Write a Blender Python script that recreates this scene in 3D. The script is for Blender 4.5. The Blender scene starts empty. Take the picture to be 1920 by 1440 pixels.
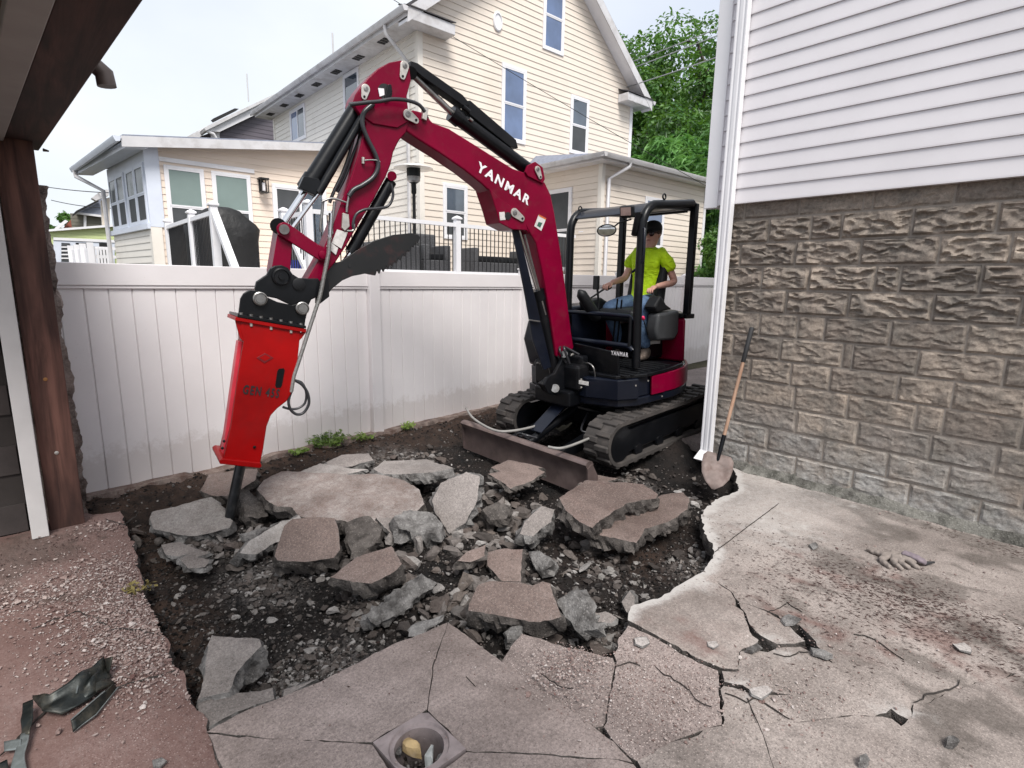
import bpy, bmesh, math, random
import numpy as np
from mathutils import Vector, Matrix, noise
from mathutils.geometry import delaunay_2d_cdt
random.seed(7); rng = np.random.default_rng(7)
SC = bpy.context.scene; COL = SC.collection
rad = math.radians

# ------------------------------------------------------------------ camera
CF = 1024.98; PITCH = rad(10.648); ROLL = rad(0.92); YAW = rad(48.572); CH = 1.70
FW = Vector((math.cos(YAW)*math.cos(PITCH), math.sin(YAW)*math.cos(PITCH), -math.sin(PITCH)))
_r = Vector((math.sin(YAW), -math.cos(YAW), 0)); _u = _r.cross(FW)
RT = _r*math.cos(ROLL)+_u*math.sin(ROLL); UP = -_r*math.sin(ROLL)+_u*math.cos(ROLL)
CAM = Vector((0, 0, CH))
cam = bpy.data.cameras.new('camera'); co = bpy.data.objects.new('camera', cam); COL.objects.link(co)
cam.sensor_fit = 'HORIZONTAL'; cam.sensor_width = 36.0; cam.lens = 36.0*CF/1920.0
cam.clip_start = 0.05; cam.clip_end = 600
co.matrix_world = Matrix(((RT.x, UP.x, -FW.x, CAM.x), (RT.y, UP.y, -FW.y, CAM.y), (RT.z, UP.z, -FW.z, CAM.z), (0, 0, 0, 1)))
SC.camera = co
# ------------------------------------------------------------------ sky + sun (overcast noon haze)
W = bpy.data.worlds.new('World'); SC.world = W; W.use_nodes = True
wn, wl = W.node_tree.nodes, W.node_tree.links; wn.clear()
wo = wn.new('ShaderNodeOutputWorld'); bg = wn.new('ShaderNodeBackground')
sky = wn.new('ShaderNodeTexSky'); sky.sky_type = 'NISHITA'; sky.sun_disc = False
SUN_EL, SUN_AZ = 55.0, 246.0            # elevation, direction of the sun (deg from +X, ccw)
sky.sun_elevation = rad(SUN_EL); sky.sun_rotation = rad(90-SUN_AZ); sky.air_density = 1.2; sky.dust_density = 3.0; sky.ozone_density = 1.0
sk = wn.new('ShaderNodeVectorMath'); sk.operation = 'SCALE'; sk.inputs['Scale'].default_value = 0.11
wl.new(sky.outputs[0], sk.inputs[0])
tc = wn.new('ShaderNodeTexCoord'); mp = wn.new('ShaderNodeMapping'); mp.inputs['Scale'].default_value = (1, 1, 2.2)
nz = wn.new('ShaderNodeTexNoise'); nz.inputs['Scale'].default_value = 1.6; nz.inputs['Detail'].default_value = 5; nz.inputs['Roughness'].default_value = .5
wl.new(tc.outputs['Generated'], mp.inputs[0]); wl.new(mp.outputs[0], nz.inputs['Vector'])
cr = wn.new('ShaderNodeValToRGB'); cr.color_ramp.elements[0].position = .3; cr.color_ramp.elements[1].position = .7
cr.color_ramp.elements[0].color = (.53, .575, .67, 1); cr.color_ramp.elements[1].color = (.72, .745, .765, 1)
wl.new(nz.outputs[0], cr.inputs[0])
mx = wn.new('ShaderNodeMix'); mx.data_type = 'RGBA'; mx.inputs[0].default_value = .86
wl.new(sk.outputs[0], mx.inputs[6]); wl.new(cr.outputs[0], mx.inputs[7])
wl.new(mx.outputs[2], bg.inputs[0]); bg.inputs[1].default_value = 1.0
wl.new(bg.outputs[0], wo.inputs[0])
sd = bpy.data.lights.new('sun', 'SUN'); sd.energy = 3.0; sd.angle = rad(24); sd.color = (1, .965, .92)
so = bpy.data.objects.new('sun', sd); COL.objects.link(so)
_sv = Vector((math.cos(rad(SUN_AZ))*math.cos(rad(SUN_EL)), math.sin(rad(SUN_AZ))*math.cos(rad(SUN_EL)), math.sin(rad(SUN_EL))))
so.rotation_euler = _sv.to_track_quat('Z', 'Y').to_euler()
SC.view_settings.view_transform = 'Standard'; SC.view_settings.look = 'None'
SC.view_settings.exposure = 0.60; SC.view_settings.gamma = 1.0; SC.view_settings.use_curve_mapping = False
SC.render.engine = 'CYCLES'

# ------------------------------------------------------------------ helpers
def ray(px, py): return FW + RT*((px-960)/CF) - UP*((py-720)/CF)
def onplane(px, py, P, n):
    d = ray(px, py); return CAM + d*((Vector(P)-CAM).dot(Vector(n))/d.dot(Vector(n)))
def gz(px, py, z=0): return onplane(px, py, (0, 0, z), (0, 0, 1))
def gx(px, py, x): return onplane(px, py, (x, 0, 0), (1, 0, 0))
def gy(px, py, y): return onplane(px, py, (0, y, 0), (0, 1, 0))
OFF = {}
def tag(o, label=None, cat=None, group=None, kind=None):
    if label: o['label'] = label
    if cat: o['category'] = cat
    if group: o['group'] = group
    if kind: o['kind'] = kind
    return o
def thing(name, loc, label=None, cat=None, group=None, kind=None):
    o = bpy.data.objects.new(name, None); COL.objects.link(o); o.location = loc; o.empty_display_size = .1
    OFF[o.name] = Vector(loc); return tag(o, label, cat, group, kind)
class MB:
    def __init__(s, T=None): s.v = []; s.f = []; s.m = []; s.T = T
    def add(s, vs, fs, mi=0):
        b = len(s.v)
        for p in vs:
            p = Vector(p); s.v.append(s.T(p) if s.T else p)
        for f in fs: s.f.append([i+b for i in f]); s.m.append(mi)
        return s
    def box(s, c, d, R=None, mi=0):
        c = Vector(c); hx, hy, hz = d[0]/2, d[1]/2, d[2]/2; vs = []
        for k in (-1, 1):
            for j in (-1, 1):
                for i in (-1, 1):
                    q = Vector((i*hx, j*hy, k*hz)); vs.append(c+(R @ q if R else q))
        return s.add(vs, [(0, 2, 3, 1), (4, 5, 7, 6), (0, 1, 5, 4), (2, 6, 7, 3), (0, 4, 6, 2), (1, 3, 7, 5)], mi)
    def b2(s, a, b, mi=0):     # box from two corners
        a = Vector(a); b = Vector(b); return s.box((a+b)/2, [abs(x) for x in (b-a)], None, mi)
    def prism(s, poly, vec, mi=0):
        n = len(poly); vec = Vector(vec); P = [Vector(p) for p in poly]
        N = Vector((0, 0, 0))
        for i in range(n): N += P[i].cross(P[(i+1) % n])
        if N.dot(vec) > 0: P = P[::-1]
        return s.add(P+[p+vec for p in P], [list(range(n)), [n+i for i in range(n)][::-1]]+[[i, n+i, n+(i+1) % n, (i+1) % n] for i in range(n)], mi) if False else \
            s.add(P+[p+vec for p in P], [list(range(n)), [2*n-1-i for i in range(n)]]+[[(i+1) % n, i, n+i, n+(i+1) % n] for i in range(n)], mi)
    def tube(s, path, r, n=10, cap=True, mi=0, closed=False):
        P = [Vector(p) for p in path]; k = len(P); rings = []; up = None
        rr = r if isinstance(r, (list, tuple)) else [r]*k
        b = []
        for i in range(k):
            if closed: t = (P[(i+1) % k]-P[i-1])
            else: t = (P[min(i+1, k-1)]-P[max(i-1, 0)])
            t.normalize()
            if up is None:
                up = Vector((0, 0, 1)) if abs(t.z) < .9 else Vector((1, 0, 0))
            up = (up-t*up.dot(t)); up.normalize(); w = t.cross(up)
            for j in range(n):
                a = 2*math.pi*j/n; b.append(P[i]+(up*math.cos(a)+w*math.sin(a))*rr[i])
        fs = []
        for i in range(k if closed else k-1):
            i2 = (i+1) % k
            for j in range(n):
                fs.append((i*n+j, i*n+(j+1) % n, i2*n+(j+1) % n, i2*n+j))
        if cap and not closed:
            fs.append(tuple(range(n))[::-1]); fs.append(tuple((k-1)*n+j for j in range(n)))
        return s.add(b, fs, mi)
    def cyl(s, a, b, r, n=16, mi=0): return s.tube([a, b], r, n, True, mi)
    def lathe(s, O, axis, prof, n=20, mi=0):  # prof: (radius, height)
        ax = Vector(axis).normalized(); u = ax.orthogonal().normalized(); w = ax.cross(u); O = Vector(O)
        vs = []; fs = []
        for (r, h) in prof:
            for j in range(n):
                a = 2*math.pi*j/n; vs.append(O+ax*h+(u*math.cos(a)+w*math.sin(a))*max(r, 1e-4))
        for i in range(len(prof)-1):
            for j in range(n): fs.append((i*n+j, i*n+(j+1) % n, (i+1)*n+(j+1) % n, (i+1)*n+j))
        fs.append(tuple(range(n))[::-1]); fs.append(tuple((len(prof)-1)*n+j for j in range(n)))
        return s.add(vs, fs, mi)
    def build(s, name, mat, parent=None, smooth=None, bevel=0, seg=2, label=None, cat=None, group=None, kind=None, loc=None):
        if parent is not None: off = OFF[parent.name]
        elif loc is not None: off = Vector(loc)
        else:
            xs = [v.x for v in s.v]; ys = [v.y for v in s.v]; zs = [v.z for v in s.v]
            off = Vector(((min(xs)+max(xs))/2, (min(ys)+max(ys))/2, min(zs)))
        me = bpy.data.meshes.new(name); me.from_pydata([tuple(v-off) for v in s.v], [], s.f); 
        for m in (mat if isinstance(mat, (list, tuple)) else [mat]): me.materials.append(m)
        if any(s.m): me.polygons.foreach_set('material_index', s.m)
        bm = bmesh.new(); bm.from_mesh(me); bmesh.ops.recalc_face_normals(bm, faces=bm.faces); bm.to_mesh(me); bm.free()
        if smooth is not None:
            me.polygons.foreach_set('use_smooth', [True]*len(me.polygons)); me.set_sharp_from_angle(angle=rad(smooth))
        o = bpy.data.objects.new(name, me); COL.objects.link(o)
        if parent is not None: o.parent = parent
        else: o.location = off
        OFF[o.name] = off
        if bevel:
            md = o.modifiers.new('bevel', 'BEVEL'); md.width = bevel; md.segments = seg; md.limit_method = 'ANGLE'; md.angle_limit = rad(40); md.harden_normals = False
        return tag(o, label, cat, group, kind)
def npmesh(name, V, F, mats, mi=None, parent=None, smooth=False, loc=(0, 0, 0), **kw):
    V = np.asarray(V, dtype=np.float32)-np.array(loc, dtype=np.float32); F = np.asarray(F, dtype=np.int32)
    me = bpy.data.meshes.new(name); me.vertices.add(len(V)); me.vertices.foreach_set('co', V.ravel())
    k = F.shape[1]; me.loops.add(F.size); me.loops.foreach_set('vertex_index', F.ravel())
    me.polygons.add(len(F)); me.polygons.foreach_set('loop_start', np.arange(0, F.size, k, dtype=np.int32))
    me.polygons.foreach_set('loop_total', np.full(len(F), k, dtype=np.int32))
    for m in mats: me.materials.append(m)
    if mi is not None: me.polygons.foreach_set('material_index', np.asarray(mi, dtype=np.int32))
    me.polygons.foreach_set('use_smooth', np.full(len(F), smooth)); me.update(calc_edges=True)
    o = bpy.data.objects.new(name, me); COL.objects.link(o)
    if parent is not None: o.parent = parent
    else: o.location = loc
    OFF[o.name] = Vector(loc); return tag(o, **kw)
def rotm(axis, deg): return Matrix.Rotation(rad(deg), 3, axis)
def fb(x, y, z=0, H=.8, oct=4): return noise.fractal(Vector((x, y, z)), H, 2.0, oct)

# ------------------------------------------------------------------ materials
MATS = {}
def newmat(name):
    m = bpy.data.materials.new(name); m.use_nodes = True; nt = m.node_tree
    b = nt.nodes['Principled BSDF']; MATS[name] = m; return m, nt.nodes, nt.links, b
def geo(n): return n.new('ShaderNodeNewGeometry').outputs['Position']
def nnoise(n, l, vec, scale, detail=4, rough=.55, dist=0):
    t = n.new('ShaderNodeTexNoise'); t.inputs['Scale'].default_value = scale; t.inputs['Detail'].default_value = detail
    t.inputs['Roughness'].default_value = rough; t.inputs['Distortion'].default_value = dist; l.new(vec, t.inputs['Vector']); return t.outputs[0]
def ramp(n, l, fac, a, b, ca=(0, 0, 0, 1), cb=(1, 1, 1, 1)):
    r = n.new('ShaderNodeValToRGB'); e = r.color_ramp.elements; e[0].position = a; e[1].position = b; e[0].color = ca; e[1].color = cb
    l.new(fac, r.inputs[0]); return r.outputs[0]
def mixc(n, l, fac, a, b, mode='MIX'):
    m = n.new('ShaderNodeMix'); m.data_type = 'RGBA'; m.blend_type = mode
    for i, x in ((0, fac), (6, a), (7, b)):
        if hasattr(x, 'links') or isinstance(x, bpy.types.NodeSocket): l.new(x, m.inputs[i])
        else: m.inputs[i].default_value = x if i == 0 else (*x[:3], 1)
    return m.outputs[2]
def mth(n, l, op, a, b=None, clamp=False):
    m = n.new('ShaderNodeMath'); m.operation = op; m.use_clamp = clamp
    for i, x in ((0, a), (1, b)):
        if x is None: continue
        if isinstance(x, bpy.types.NodeSocket): l.new(x, m.inputs[i])
        else: m.inputs[i].default_value = x
    return m.outputs[0]
def bump(n, l, b, h, strength=.3, dist=.01, prev=None):
    k = n.new('ShaderNodeBump'); k.inputs['Strength'].default_value = strength; k.inputs['Distance'].default_value = dist
    l.new(h, k.inputs['Height'])
    if prev is not None: l.new(prev, k.inputs['Normal'])
    l.new(k.outputs[0], b.inputs['Normal']); return k.outputs[0]
def simple(name, c, rough=.5, metal=0, var=.2, vs=6, bs=0, bst=.2, bd=.003, dirt=None, dirt_amt=.5, ds=3, coat=0, spec=None):
    m, n, l, b = newmat(name); p = geo(n)
    c2 = tuple(x*(1-var) for x in c); c1 = tuple(min(1, x*(1+var*.5)) for x in c)
    f = ramp(n, l, nnoise(n, l, p, vs, 5), .3, .7)
    col = mixc(n, l, f, c2, c1)
    if dirt:
        g = ramp(n, l, nnoise(n, l, p, ds, 8, .65), .62-.25*dirt_amt, .75)
        col = mixc(n, l, mth(n, l, 'MULTIPLY', g, min(1, dirt_amt)), col, dirt)
        l.new(mth(n, l, 'MULTIPLY_ADD', g, .3) if False else mth(n, l, 'ADD', mth(n, l, 'MULTIPLY', g, .35*dirt_amt), rough, True), b.inputs['Roughness'])
    else: b.inputs['Roughness'].default_value = rough
    l.new(col, b.inputs['Base Color']); b.inputs['Metallic'].default_value = metal
    if coat: b.inputs['Coat Weight'].default_value = coat; b.inputs['Coat Roughness'].default_value = .08
    if spec is not None: b.inputs['Specular IOR Level'].default_value = spec
    if bs: bump(n, l, b, nnoise(n, l, p, bs, 4), bst, bd)
    return m
M_vinyl = simple('fence_vinyl', (.75, .69, .695), .38, var=.05, vs=1.5, dirt=(.50, .45, .42), dirt_amt=.25, ds=1.3)
m_, n_, l_, b_ = newmat('fence_vinyl_splashed'); p_ = geo(n_); sx_ = n_.new('ShaderNodeSeparateXYZ'); l_.new(p_, sx_.inputs[0])
c_ = mixc(n_, l_, ramp(n_, l_, nnoise(n_, l_, p_, 1.4, 6), .35, .65), (.80, .765, .77), (.74, .705, .71))
g_ = mth(n_, l_, 'ADD', sx_.outputs['Z'], mth(n_, l_, 'MULTIPLY', nnoise(n_, l_, p_, 9, 7, .75), -.55)); g_ = ramp(n_, l_, g_, -.75, .10, (1, 1, 1, 1), (0, 0, 0, 1))
c_ = mixc(n_, l_, mth(n_, l_, 'MULTIPLY', g_, .30), c_, (.36, .29, .25)); c_ = mixc(n_, l_, mth(n_, l_, 'MULTIPLY', ramp(n_, l_, nnoise(n_, l_, p_, 40, 6, .8), .62, .72), .35), c_, (.4, .33, .3))
l_.new(c_, b_.inputs['Base Color']); b_.inputs['Roughness'].default_value = .42; bump(n_, l_, b_, nnoise(n_, l_, p_, 3, 3), .08, .02); M_vinyl = m_
M_white = simple('white_siding', (.72, .69, .71), .45, var=.05, vs=2, dirt=(.55, .5, .48), dirt_amt=.12, ds=9, bs=30, bst=.05)
M_trim = simple('white_trim', (.78, .77, .79), .4, var=.06, vs=2, dirt=(.5, .48, .46), dirt_amt=.25, ds=5)
M_gutter = simple('gutter_metal', (.60, .59, .60), .4, var=.1, vs=3, dirt=(.30, .27, .25), dirt_amt=.6, ds=4)
M_bluew = simple('bluish_white_paint', (.64, .68, .765), .45, var=.08, vs=2, dirt=(.35, .33, .32), dirt_amt=.15, ds=6)
M_cream = simple('cream_siding', (.74, .655, .565), .5, var=.05, vs=1.2, dirt=(.55, .46, .36), dirt_amt=.25, ds=1.5)
M_cream2 = simple('pale_cream_siding', (.78, .735, .665), .5, var=.05, vs=1.2, dirt=(.5, .46, .4), dirt_amt=.25, ds=2)
M_glassd = simple('dark_window_reflection', (.02, .028, .026), .15, var=.8, vs=2.2, dirt=(.05, .08, .05), dirt_amt=.5, ds=3, spec=.35)  # green mottling paints tree reflections into the dark panes
M_greyside = simple('plum_grey_siding', (.12, .105, .125), .5, var=.1, vs=2)
M_lime = simple('lime_siding', (.55, .62, .30), .5, var=.08, vs=2)
M_taupe = simple('taupe_siding', (.16, .15, .12), .6, var=.1, vs=2)
M_brick = simple('red_brick', (.30, .09, .06), .8, var=.2, vs=5)
M_shing = simple('roof_shingle', (.06, .055, .06), .85, var=.4, vs=12, bs=60, bst=.5)
M_shing2 = simple('grey_roof', (.22, .24, .30), .8, var=.2, vs=12)
M_dark = simple('dark_interior', (.006, .006, .007), .6, var=.3)
M_red = simple('dark_red_paint', (.165, .0002, .020), .34, var=.25, vs=2.5, dirt=(.12, .03, .038), dirt_amt=.38, ds=9, coat=.10, spec=.09)
M_bred = simple('breaker_red_paint', (.30, .0006, .001), .40, var=.3, vs=3, dirt=(.16, .01, .01), dirt_amt=.35, ds=4, coat=.05, spec=.2)
M_black = simple('black_machine_paint', (.0045, .005, .0065), .34, var=.4, vs=5, dirt=(.03, .025, .022), dirt_amt=.3, ds=5, coat=.08, spec=.22)
M_bluek = simple('blue_black_paint', (.005, .007, .014), .3, var=.3, vs=4, dirt=(.025, .025, .028), dirt_amt=.3, ds=4, coat=.15, spec=.25)
M_plast = simple('dark_plastic', (.010, .0105, .012), .5, var=.3, vs=5, spec=.25)
M_greyp = simple('grey_plastic', (.045, .047, .05), .5, var=.2, vs=5, spec=.3)
M_chrome = simple('chrome_rod', (.75, .75, .76), .09, 1, var=.06)
M_steel = simple('worn_steel', (.34, .33, .32), .4, 1, var=.3, vs=20, dirt=(.08, .06, .05), dirt_amt=.5, ds=14)
M_pin = simple('zinc_plate', (.55, .52, .48), .45, .7, var=.2, vs=25, dirt=(.14, .1, .09), dirt_amt=.4, ds=18)
M_bit = simple('breaker_bit_steel', (.055, .058, .062), .32, .7, var=.4, vs=10, dirt=(.16, .15, .145), dirt_amt=.5, ds=9)
M_rub = simple('track_rubber', (.048, .042, .039), .8, var=.3, vs=6, bs=60, bst=.4, dirt=(.10, .082, .072), dirt_amt=.5, ds=6)
M_hose = simple('rubber_hose', (.028, .028, .032), .32, var=.2, vs=9)
M_spring = simple('spring_hose_guard', (.34, .33, .315), .35, .6, var=.3, vs=60)
M_blade = simple('worn_dozer_blade', (.135, .10, .095), .45, .35, var=.35, vs=6, dirt=(.24, .18, .16), dirt_amt=.7, ds=4, bs=30)
M_label = simple('decal_white', (.62, .60, .58), .5, var=.2, vs=40)
M_letw = simple('white_lettering', (.78, .75, .77), .45, var=.06)
M_letk = simple('black_lettering', (.014, .01, .012), .5, var=.1)
M_knob = simple('pink_red_knob', (.75, .03, .12), .35, var=.1)
M_thumb = simple('black_thumb_steel', (.006, .006, .0065), .45, 0, var=.3, vs=8, dirt=(.09, .018, .016), dirt_amt=.4, ds=7)
M_blackrail = simple('black_baluster', (.012, .012, .013), .4, var=.2)
M_wick = simple('grey_wicker', (.085, .085, .09), .8, var=.5, vs=60, bs=120, bst=.6)
M_cover = simple('black_grill_cover', (.008, .0075, .0075), .55, var=.4, vs=4, bs=6, bst=.7, bd=.03)
M_heatst = simple('heater_steel', (.35, .34, .34), .35, .8, var=.2, vs=10)
M_blue = simple('blue_plastic', (.01, .025, .25), .4, var=.2)
M_soilred = simple('reddish_litter', (.16, .055, .045), .9, var=.5, vs=20)
M_skin = simple('skin', (.60, .33, .26), .5, var=.12, vs=12, spec=.4)
M_hair = simple('brown_hair', (.05, .03, .02), .7, var=.3)
M_cap = simple('black_cap', (.012, .012, .014), .8, var=.3)
M_boot = simple('brown_boot', (.10, .075, .06), .75, var=.3, vs=20, dirt=(.2, .16, .14), dirt_amt=.5, ds=20)
M_glovek = simple('black_glove', (.02, .02, .022), .7, var=.3)
M_gap = simple('block_mortar', (.27, .25, .225), .9, var=.3, vs=9, bs=80, bst=.4)
M_leafdark = None
def leafmat(name, c1, c2, c3):
    m, n, l, b = newmat(name); oi = n.new('ShaderNodeNewGeometry').outputs['Random Per Island']; p = geo(n)
    col = mixc(n, l, oi, c1, c2); f = ramp(n, l, nnoise(n, l, p, .9, 3), .42, .62)
    col = mixc(n, l, f, col, c3); col = mixc(n, l, mth(n, l, 'MULTIPLY', ramp(n, l, nnoise(n, l, p, .75, 4), .50, .60), .75), col, tuple(x*.28 for x in c1)); l.new(col, b.inputs['Base Color']); b.inputs['Roughness'].default_value = .5  # dark clumps in the colour stand in for shade inside the foliage
    tr = n.new('ShaderNodeBsdfTranslucent'); l.new(mixc(n, l, .5, col, (.25, .5, .04)), tr.inputs[0])
    ms = n.new('ShaderNodeMixShader'); ms.inputs[0].default_value = .28; l.new(b.outputs[0], ms.inputs[1]); l.new(tr.outputs[0], ms.inputs[2])
    l.new(ms.outputs[0], n['Material Output'].inputs[0]); return m
M_leafA = leafmat('leaf_dark_green', (.035, .11, .025), (.065, .17, .035), (.11, .23, .045))
M_leafB = leafmat('leaf_bright_green', (.07, .20, .06), (.14, .32, .09), (.20, .40, .12))
M_weed = leafmat('weed_leaf', (.12, .26, .03), (.22, .36, .06), (.30, .38, .10))
M_bark = simple('bark', (.07, .055, .045), .9, var=.4, vs=10, bs=30, bst=.6)
def glassmat(name, c, rough=.04, grad=None):
    m, n, l, b = newmat(name); p = geo(n)
    col = mixc(n, l, ramp(n, l, nnoise(n, l, p, 1.4, 3), .35, .65), c, tuple(x*1.7+.01 for x in c))
    l.new(col, b.inputs['Base Color']); b.inputs['Roughness'].default_value = rough; b.inputs['Specular IOR Level'].default_value = 1.0
    b.inputs['IOR'].default_value = 1.6; b.inputs['Coat Weight'].default_value = .6; b.inputs['Coat Roughness'].default_value = .02
    bump(n, l, b, nnoise(n, l, p, 2.2, 2), .03, .02); return m
M_glass = glassmat('window_glass', (.035, .05, .07)); M_glassb = glassmat('window_glass_blue', (.055, .09, .18))
M_screen = simple('insect_screen', (.075, .08, .085), .7, var=.2, vs=3, spec=.2); M_shade = simple('green_grey_shade', (.19, .25, .235), .6, var=.1, vs=2)
M_mirror = simple('mirror_glass', (.7, .7, .7), .06, 1, var=.25, vs=18)
# weathered dark-stained timber
def wood(name, c1, c2, axis=2, scale=1.0):
    m, n, l, b = newmat(name); tcn = n.new('ShaderNodeTexCoord'); mpn = n.new('ShaderNodeMapping'); l.new(tcn.outputs['Object'], mpn.inputs[0])
    s = [22*scale, 22*scale, 22*scale]; s[axis] = .9; mpn.inputs['Scale'].default_value = s
    w = nnoise(n, l, mpn.outputs[0], 1.2, 6, .6, .6); g = ramp(n, l, w, .36, .62)
    s2 = n.new('ShaderNodeMapping'); l.new(tcn.outputs['Object'], s2.inputs[0]); q = [9*scale]*3; q[axis] = 1.2; s2.inputs['Scale'].default_value = q
    g2 = ramp(n, l, nnoise(n, l, s2.outputs[0], 1.0, 4), .35, .7)
    col = mixc(n, l, g, c1, c2); col = mixc(n, l, g2, col, tuple(x*.55 for x in c1)); l.new(col, b.inputs['Base Color'])
    b.inputs['Roughness'].default_value = .75; bump(n, l, b, w, .5, .004); return m
M_wood = wood('stained_timber', (.042, .016, .012), (.20, .092, .068), 2, .55); M_woody = wood('stained_timber_beam', (.022, .009, .007), (.095, .042, .032), 1, .6)
M_handle = wood('ash_handle', (.30, .17, .11), (.46, .30, .21), 2, .6)
# ------------------------------------------------------------------ concrete / stone / soil materials
def attr(n, name):
    a = n.new('ShaderNodeAttribute'); a.attribute_name = name; return a.outputs['Fac']
def concrete(name, ca, cb, rough_side=False):
    m, n, l, b = newmat(name); p = geo(n)
    col = mixc(n, l, ramp(n, l, nnoise(n, l, p, 1.7, 7, .62), .35, .65), ca, cb)
    col = mixc(n, l, mth(n, l, 'MULTIPLY', ramp(n, l, nnoise(n, l, p, 7, 6, .7), .48, .70), .35), col, tuple(x*.45 for x in ca))
    gn = mth(n, l, 'ADD', mth(n, l, 'MULTIPLY', nnoise(n, l, p, 75, 7, .9), 3.2), -.62); gm = n.new('ShaderNodeVectorMath'); gm.operation = 'SCALE'; l.new(col, gm.inputs[0]); l.new(gn, gm.inputs['Scale']); col = gm.outputs[0]
    # aggregate flecks, light and dark
    v = n.new('ShaderNodeTexVoronoi'); v.inputs['Scale'].default_value = 120; l.new(p, v.inputs['Vector'])
    vr = n.new('ShaderNodeSeparateColor'); l.new(v.outputs['Color'], vr.inputs[0])
    ex = attr(n, 'expo')
    inn = ramp(n, l, v.outputs['Distance'], .25, .42, (1, 1, 1, 1), (0, 0, 0, 1))
    lightf = mth(n, l, 'MULTIPLY', mth(n, l, 'GREATER_THAN', vr.outputs[0], .62), inn)
    col = mixc(n, l, mth(n, l, 'MULTIPLY', lightf, mth(n, l, 'ADD', mth(n, l, 'MULTIPLY', ex, .75), .10)), col, (.62, .52, .48))
    darkf = mth(n, l, 'MULTIPLY', mth(n, l, 'LESS_THAN', vr.outputs[1], .22), inn)
    col = mixc(n, l, mth(n, l, 'MULTIPLY', darkf, mth(n, l, 'ADD', mth(n, l, 'MULTIPLY', ex, .6), .38)), col, (.05, .035, .033))
    # small dark droppings / spots
    v2 = n.new('ShaderNodeTexVoronoi'); v2.inputs['Scale'].default_value = 17; l.new(p, v2.inputs['Vector'])
    sp = mth(n, l, 'LESS_THAN', v2.outputs['Distance'], mth(n, l, 'MULTIPLY', nnoise(n, l, p, 5, 2), .13))
    col = mixc(n, l, mth(n, l, 'MULTIPLY', sp, .55), col, (.05, .04, .04))
    for nm, c, amt, sc, lo, hi in (('red', (.125, .055, .045), .6, 9, .31, .50), ('dark', (.05, .042, .035), .6, 13, .33, .48), ('dust', (.47, .45, .43), .8, 14, .27, .52)):
        mpn = n.new('ShaderNodeMapping'); mpn.inputs['Scale'].default_value = (1.6, .38, 1) if nm != 'dust' else (1, 1, 1); l.new(p, mpn.inputs[0]); p2 = mpn.outputs[0]
        a = attr(n, nm); q = ramp(n, l, mth(n, l, 'ADD', mth(n, l, 'ADD', mth(n, l, 'MULTIPLY', nnoise(n, l, p2, sc*1.4, 6, .75), .35), mth(n, l, 'MULTIPLY', nnoise(n, l, p2, sc*7, 9, .95), .75)), mth(n, l, 'MULTIPLY', a, .30)), .60, .80)
        col = mixc(n, l, mth(n, l, 'MULTIPLY', mth(n, l, 'MULTIPLY', q, mth(n, l, 'MULTIPLY', a, 1.6, True)), amt), col, c)
    l.new(col, b.inputs['Base Color']); b.inputs['Roughness'].default_value = .8; b.inputs['Specular IOR Level'].default_value = .35
    k = bump(n, l, b, nnoise(n, l, p, 38, 6, .7), .35, .006)
    k = bump(n, l, b, nnoise(n, l, p, 260, 3, .7), .45, .0015, k)
    h = mth(n, l, 'MULTIPLY', inn, mth(n, l, 'ADD', mth(n, l, 'MULTIPLY', ex, .9), .05)); bump(n, l, b, h, .7, .003, k)
    return m
M_conc = concrete('weathered_concrete', (.18, .145, .132), (.325, .268, .248))
M_concR = concrete('grey_beige_concrete', (.178, .15, .135), (.335, .29, .265))
M_concL = concrete('reddish_concrete', (.15, .115, .102), (.275, .222, .205))
M_slab = concrete('brown_slab_top', (.105, .076, .066), (.185, .14, .124))
M_flake = concrete('pale_flake_top', (.27, .24, .225), (.42, .39, .37))
M_slabg = concrete('grey_slab_top', (.15, .132, .122), (.26, .232, .218))
def rough_stone(name, ca, cb, cc):
    m, n, l, b = newmat(name); p = geo(n)
    col = mixc(n, l, ramp(n, l, nnoise(n, l, p, 9, 8, .7), .35, .62), ca, cb)
    v = n.new('ShaderNodeTexVoronoi'); v.inputs['Scale'].default_value = 75; l.new(p, v.inputs['Vector'])
    vr = n.new('ShaderNodeSeparateColor'); l.new(v.outputs['Color'], vr.inputs[0])
    inn = ramp(n, l, v.outputs['Distance'], .25, .5, (1, 1, 1, 1), (0, 0, 0, 1))
    col = mixc(n, l, mth(n, l, 'MULTIPLY', mth(n, l, 'MULTIPLY', mth(n, l, 'GREATER_THAN', vr.outputs[0], .6), inn), .28), col, cc)
    col = mixc(n, l, mth(n, l, 'MULTIPLY', ramp(n, l, nnoise(n, l, p, 5, 6, .7), .5, .66), .7), col, (.02, .017, .016))
    l.new(col, b.inputs['Base Color']); b.inputs['Roughness'].default_value = .9; b.inputs['Specular IOR Level'].default_value = .3
    k = bump(n, l, b, nnoise(n, l, p, 26, 8, .72), .9, .02); bump(n, l, b, mth(n, l, 'MULTIPLY', inn, 1.0), .6, .004, k); return m
M_broken = rough_stone('broken_concrete', (.035, .03, .027), (.13, .115, .105), (.30, .27, .25))  # both broken colours darkened to carry the shade on slab sides
M_brokeng = rough_stone('pale_broken_concrete', (.06, .055, .052), (.25, .24, .232), (.42, .40, .385))
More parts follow.
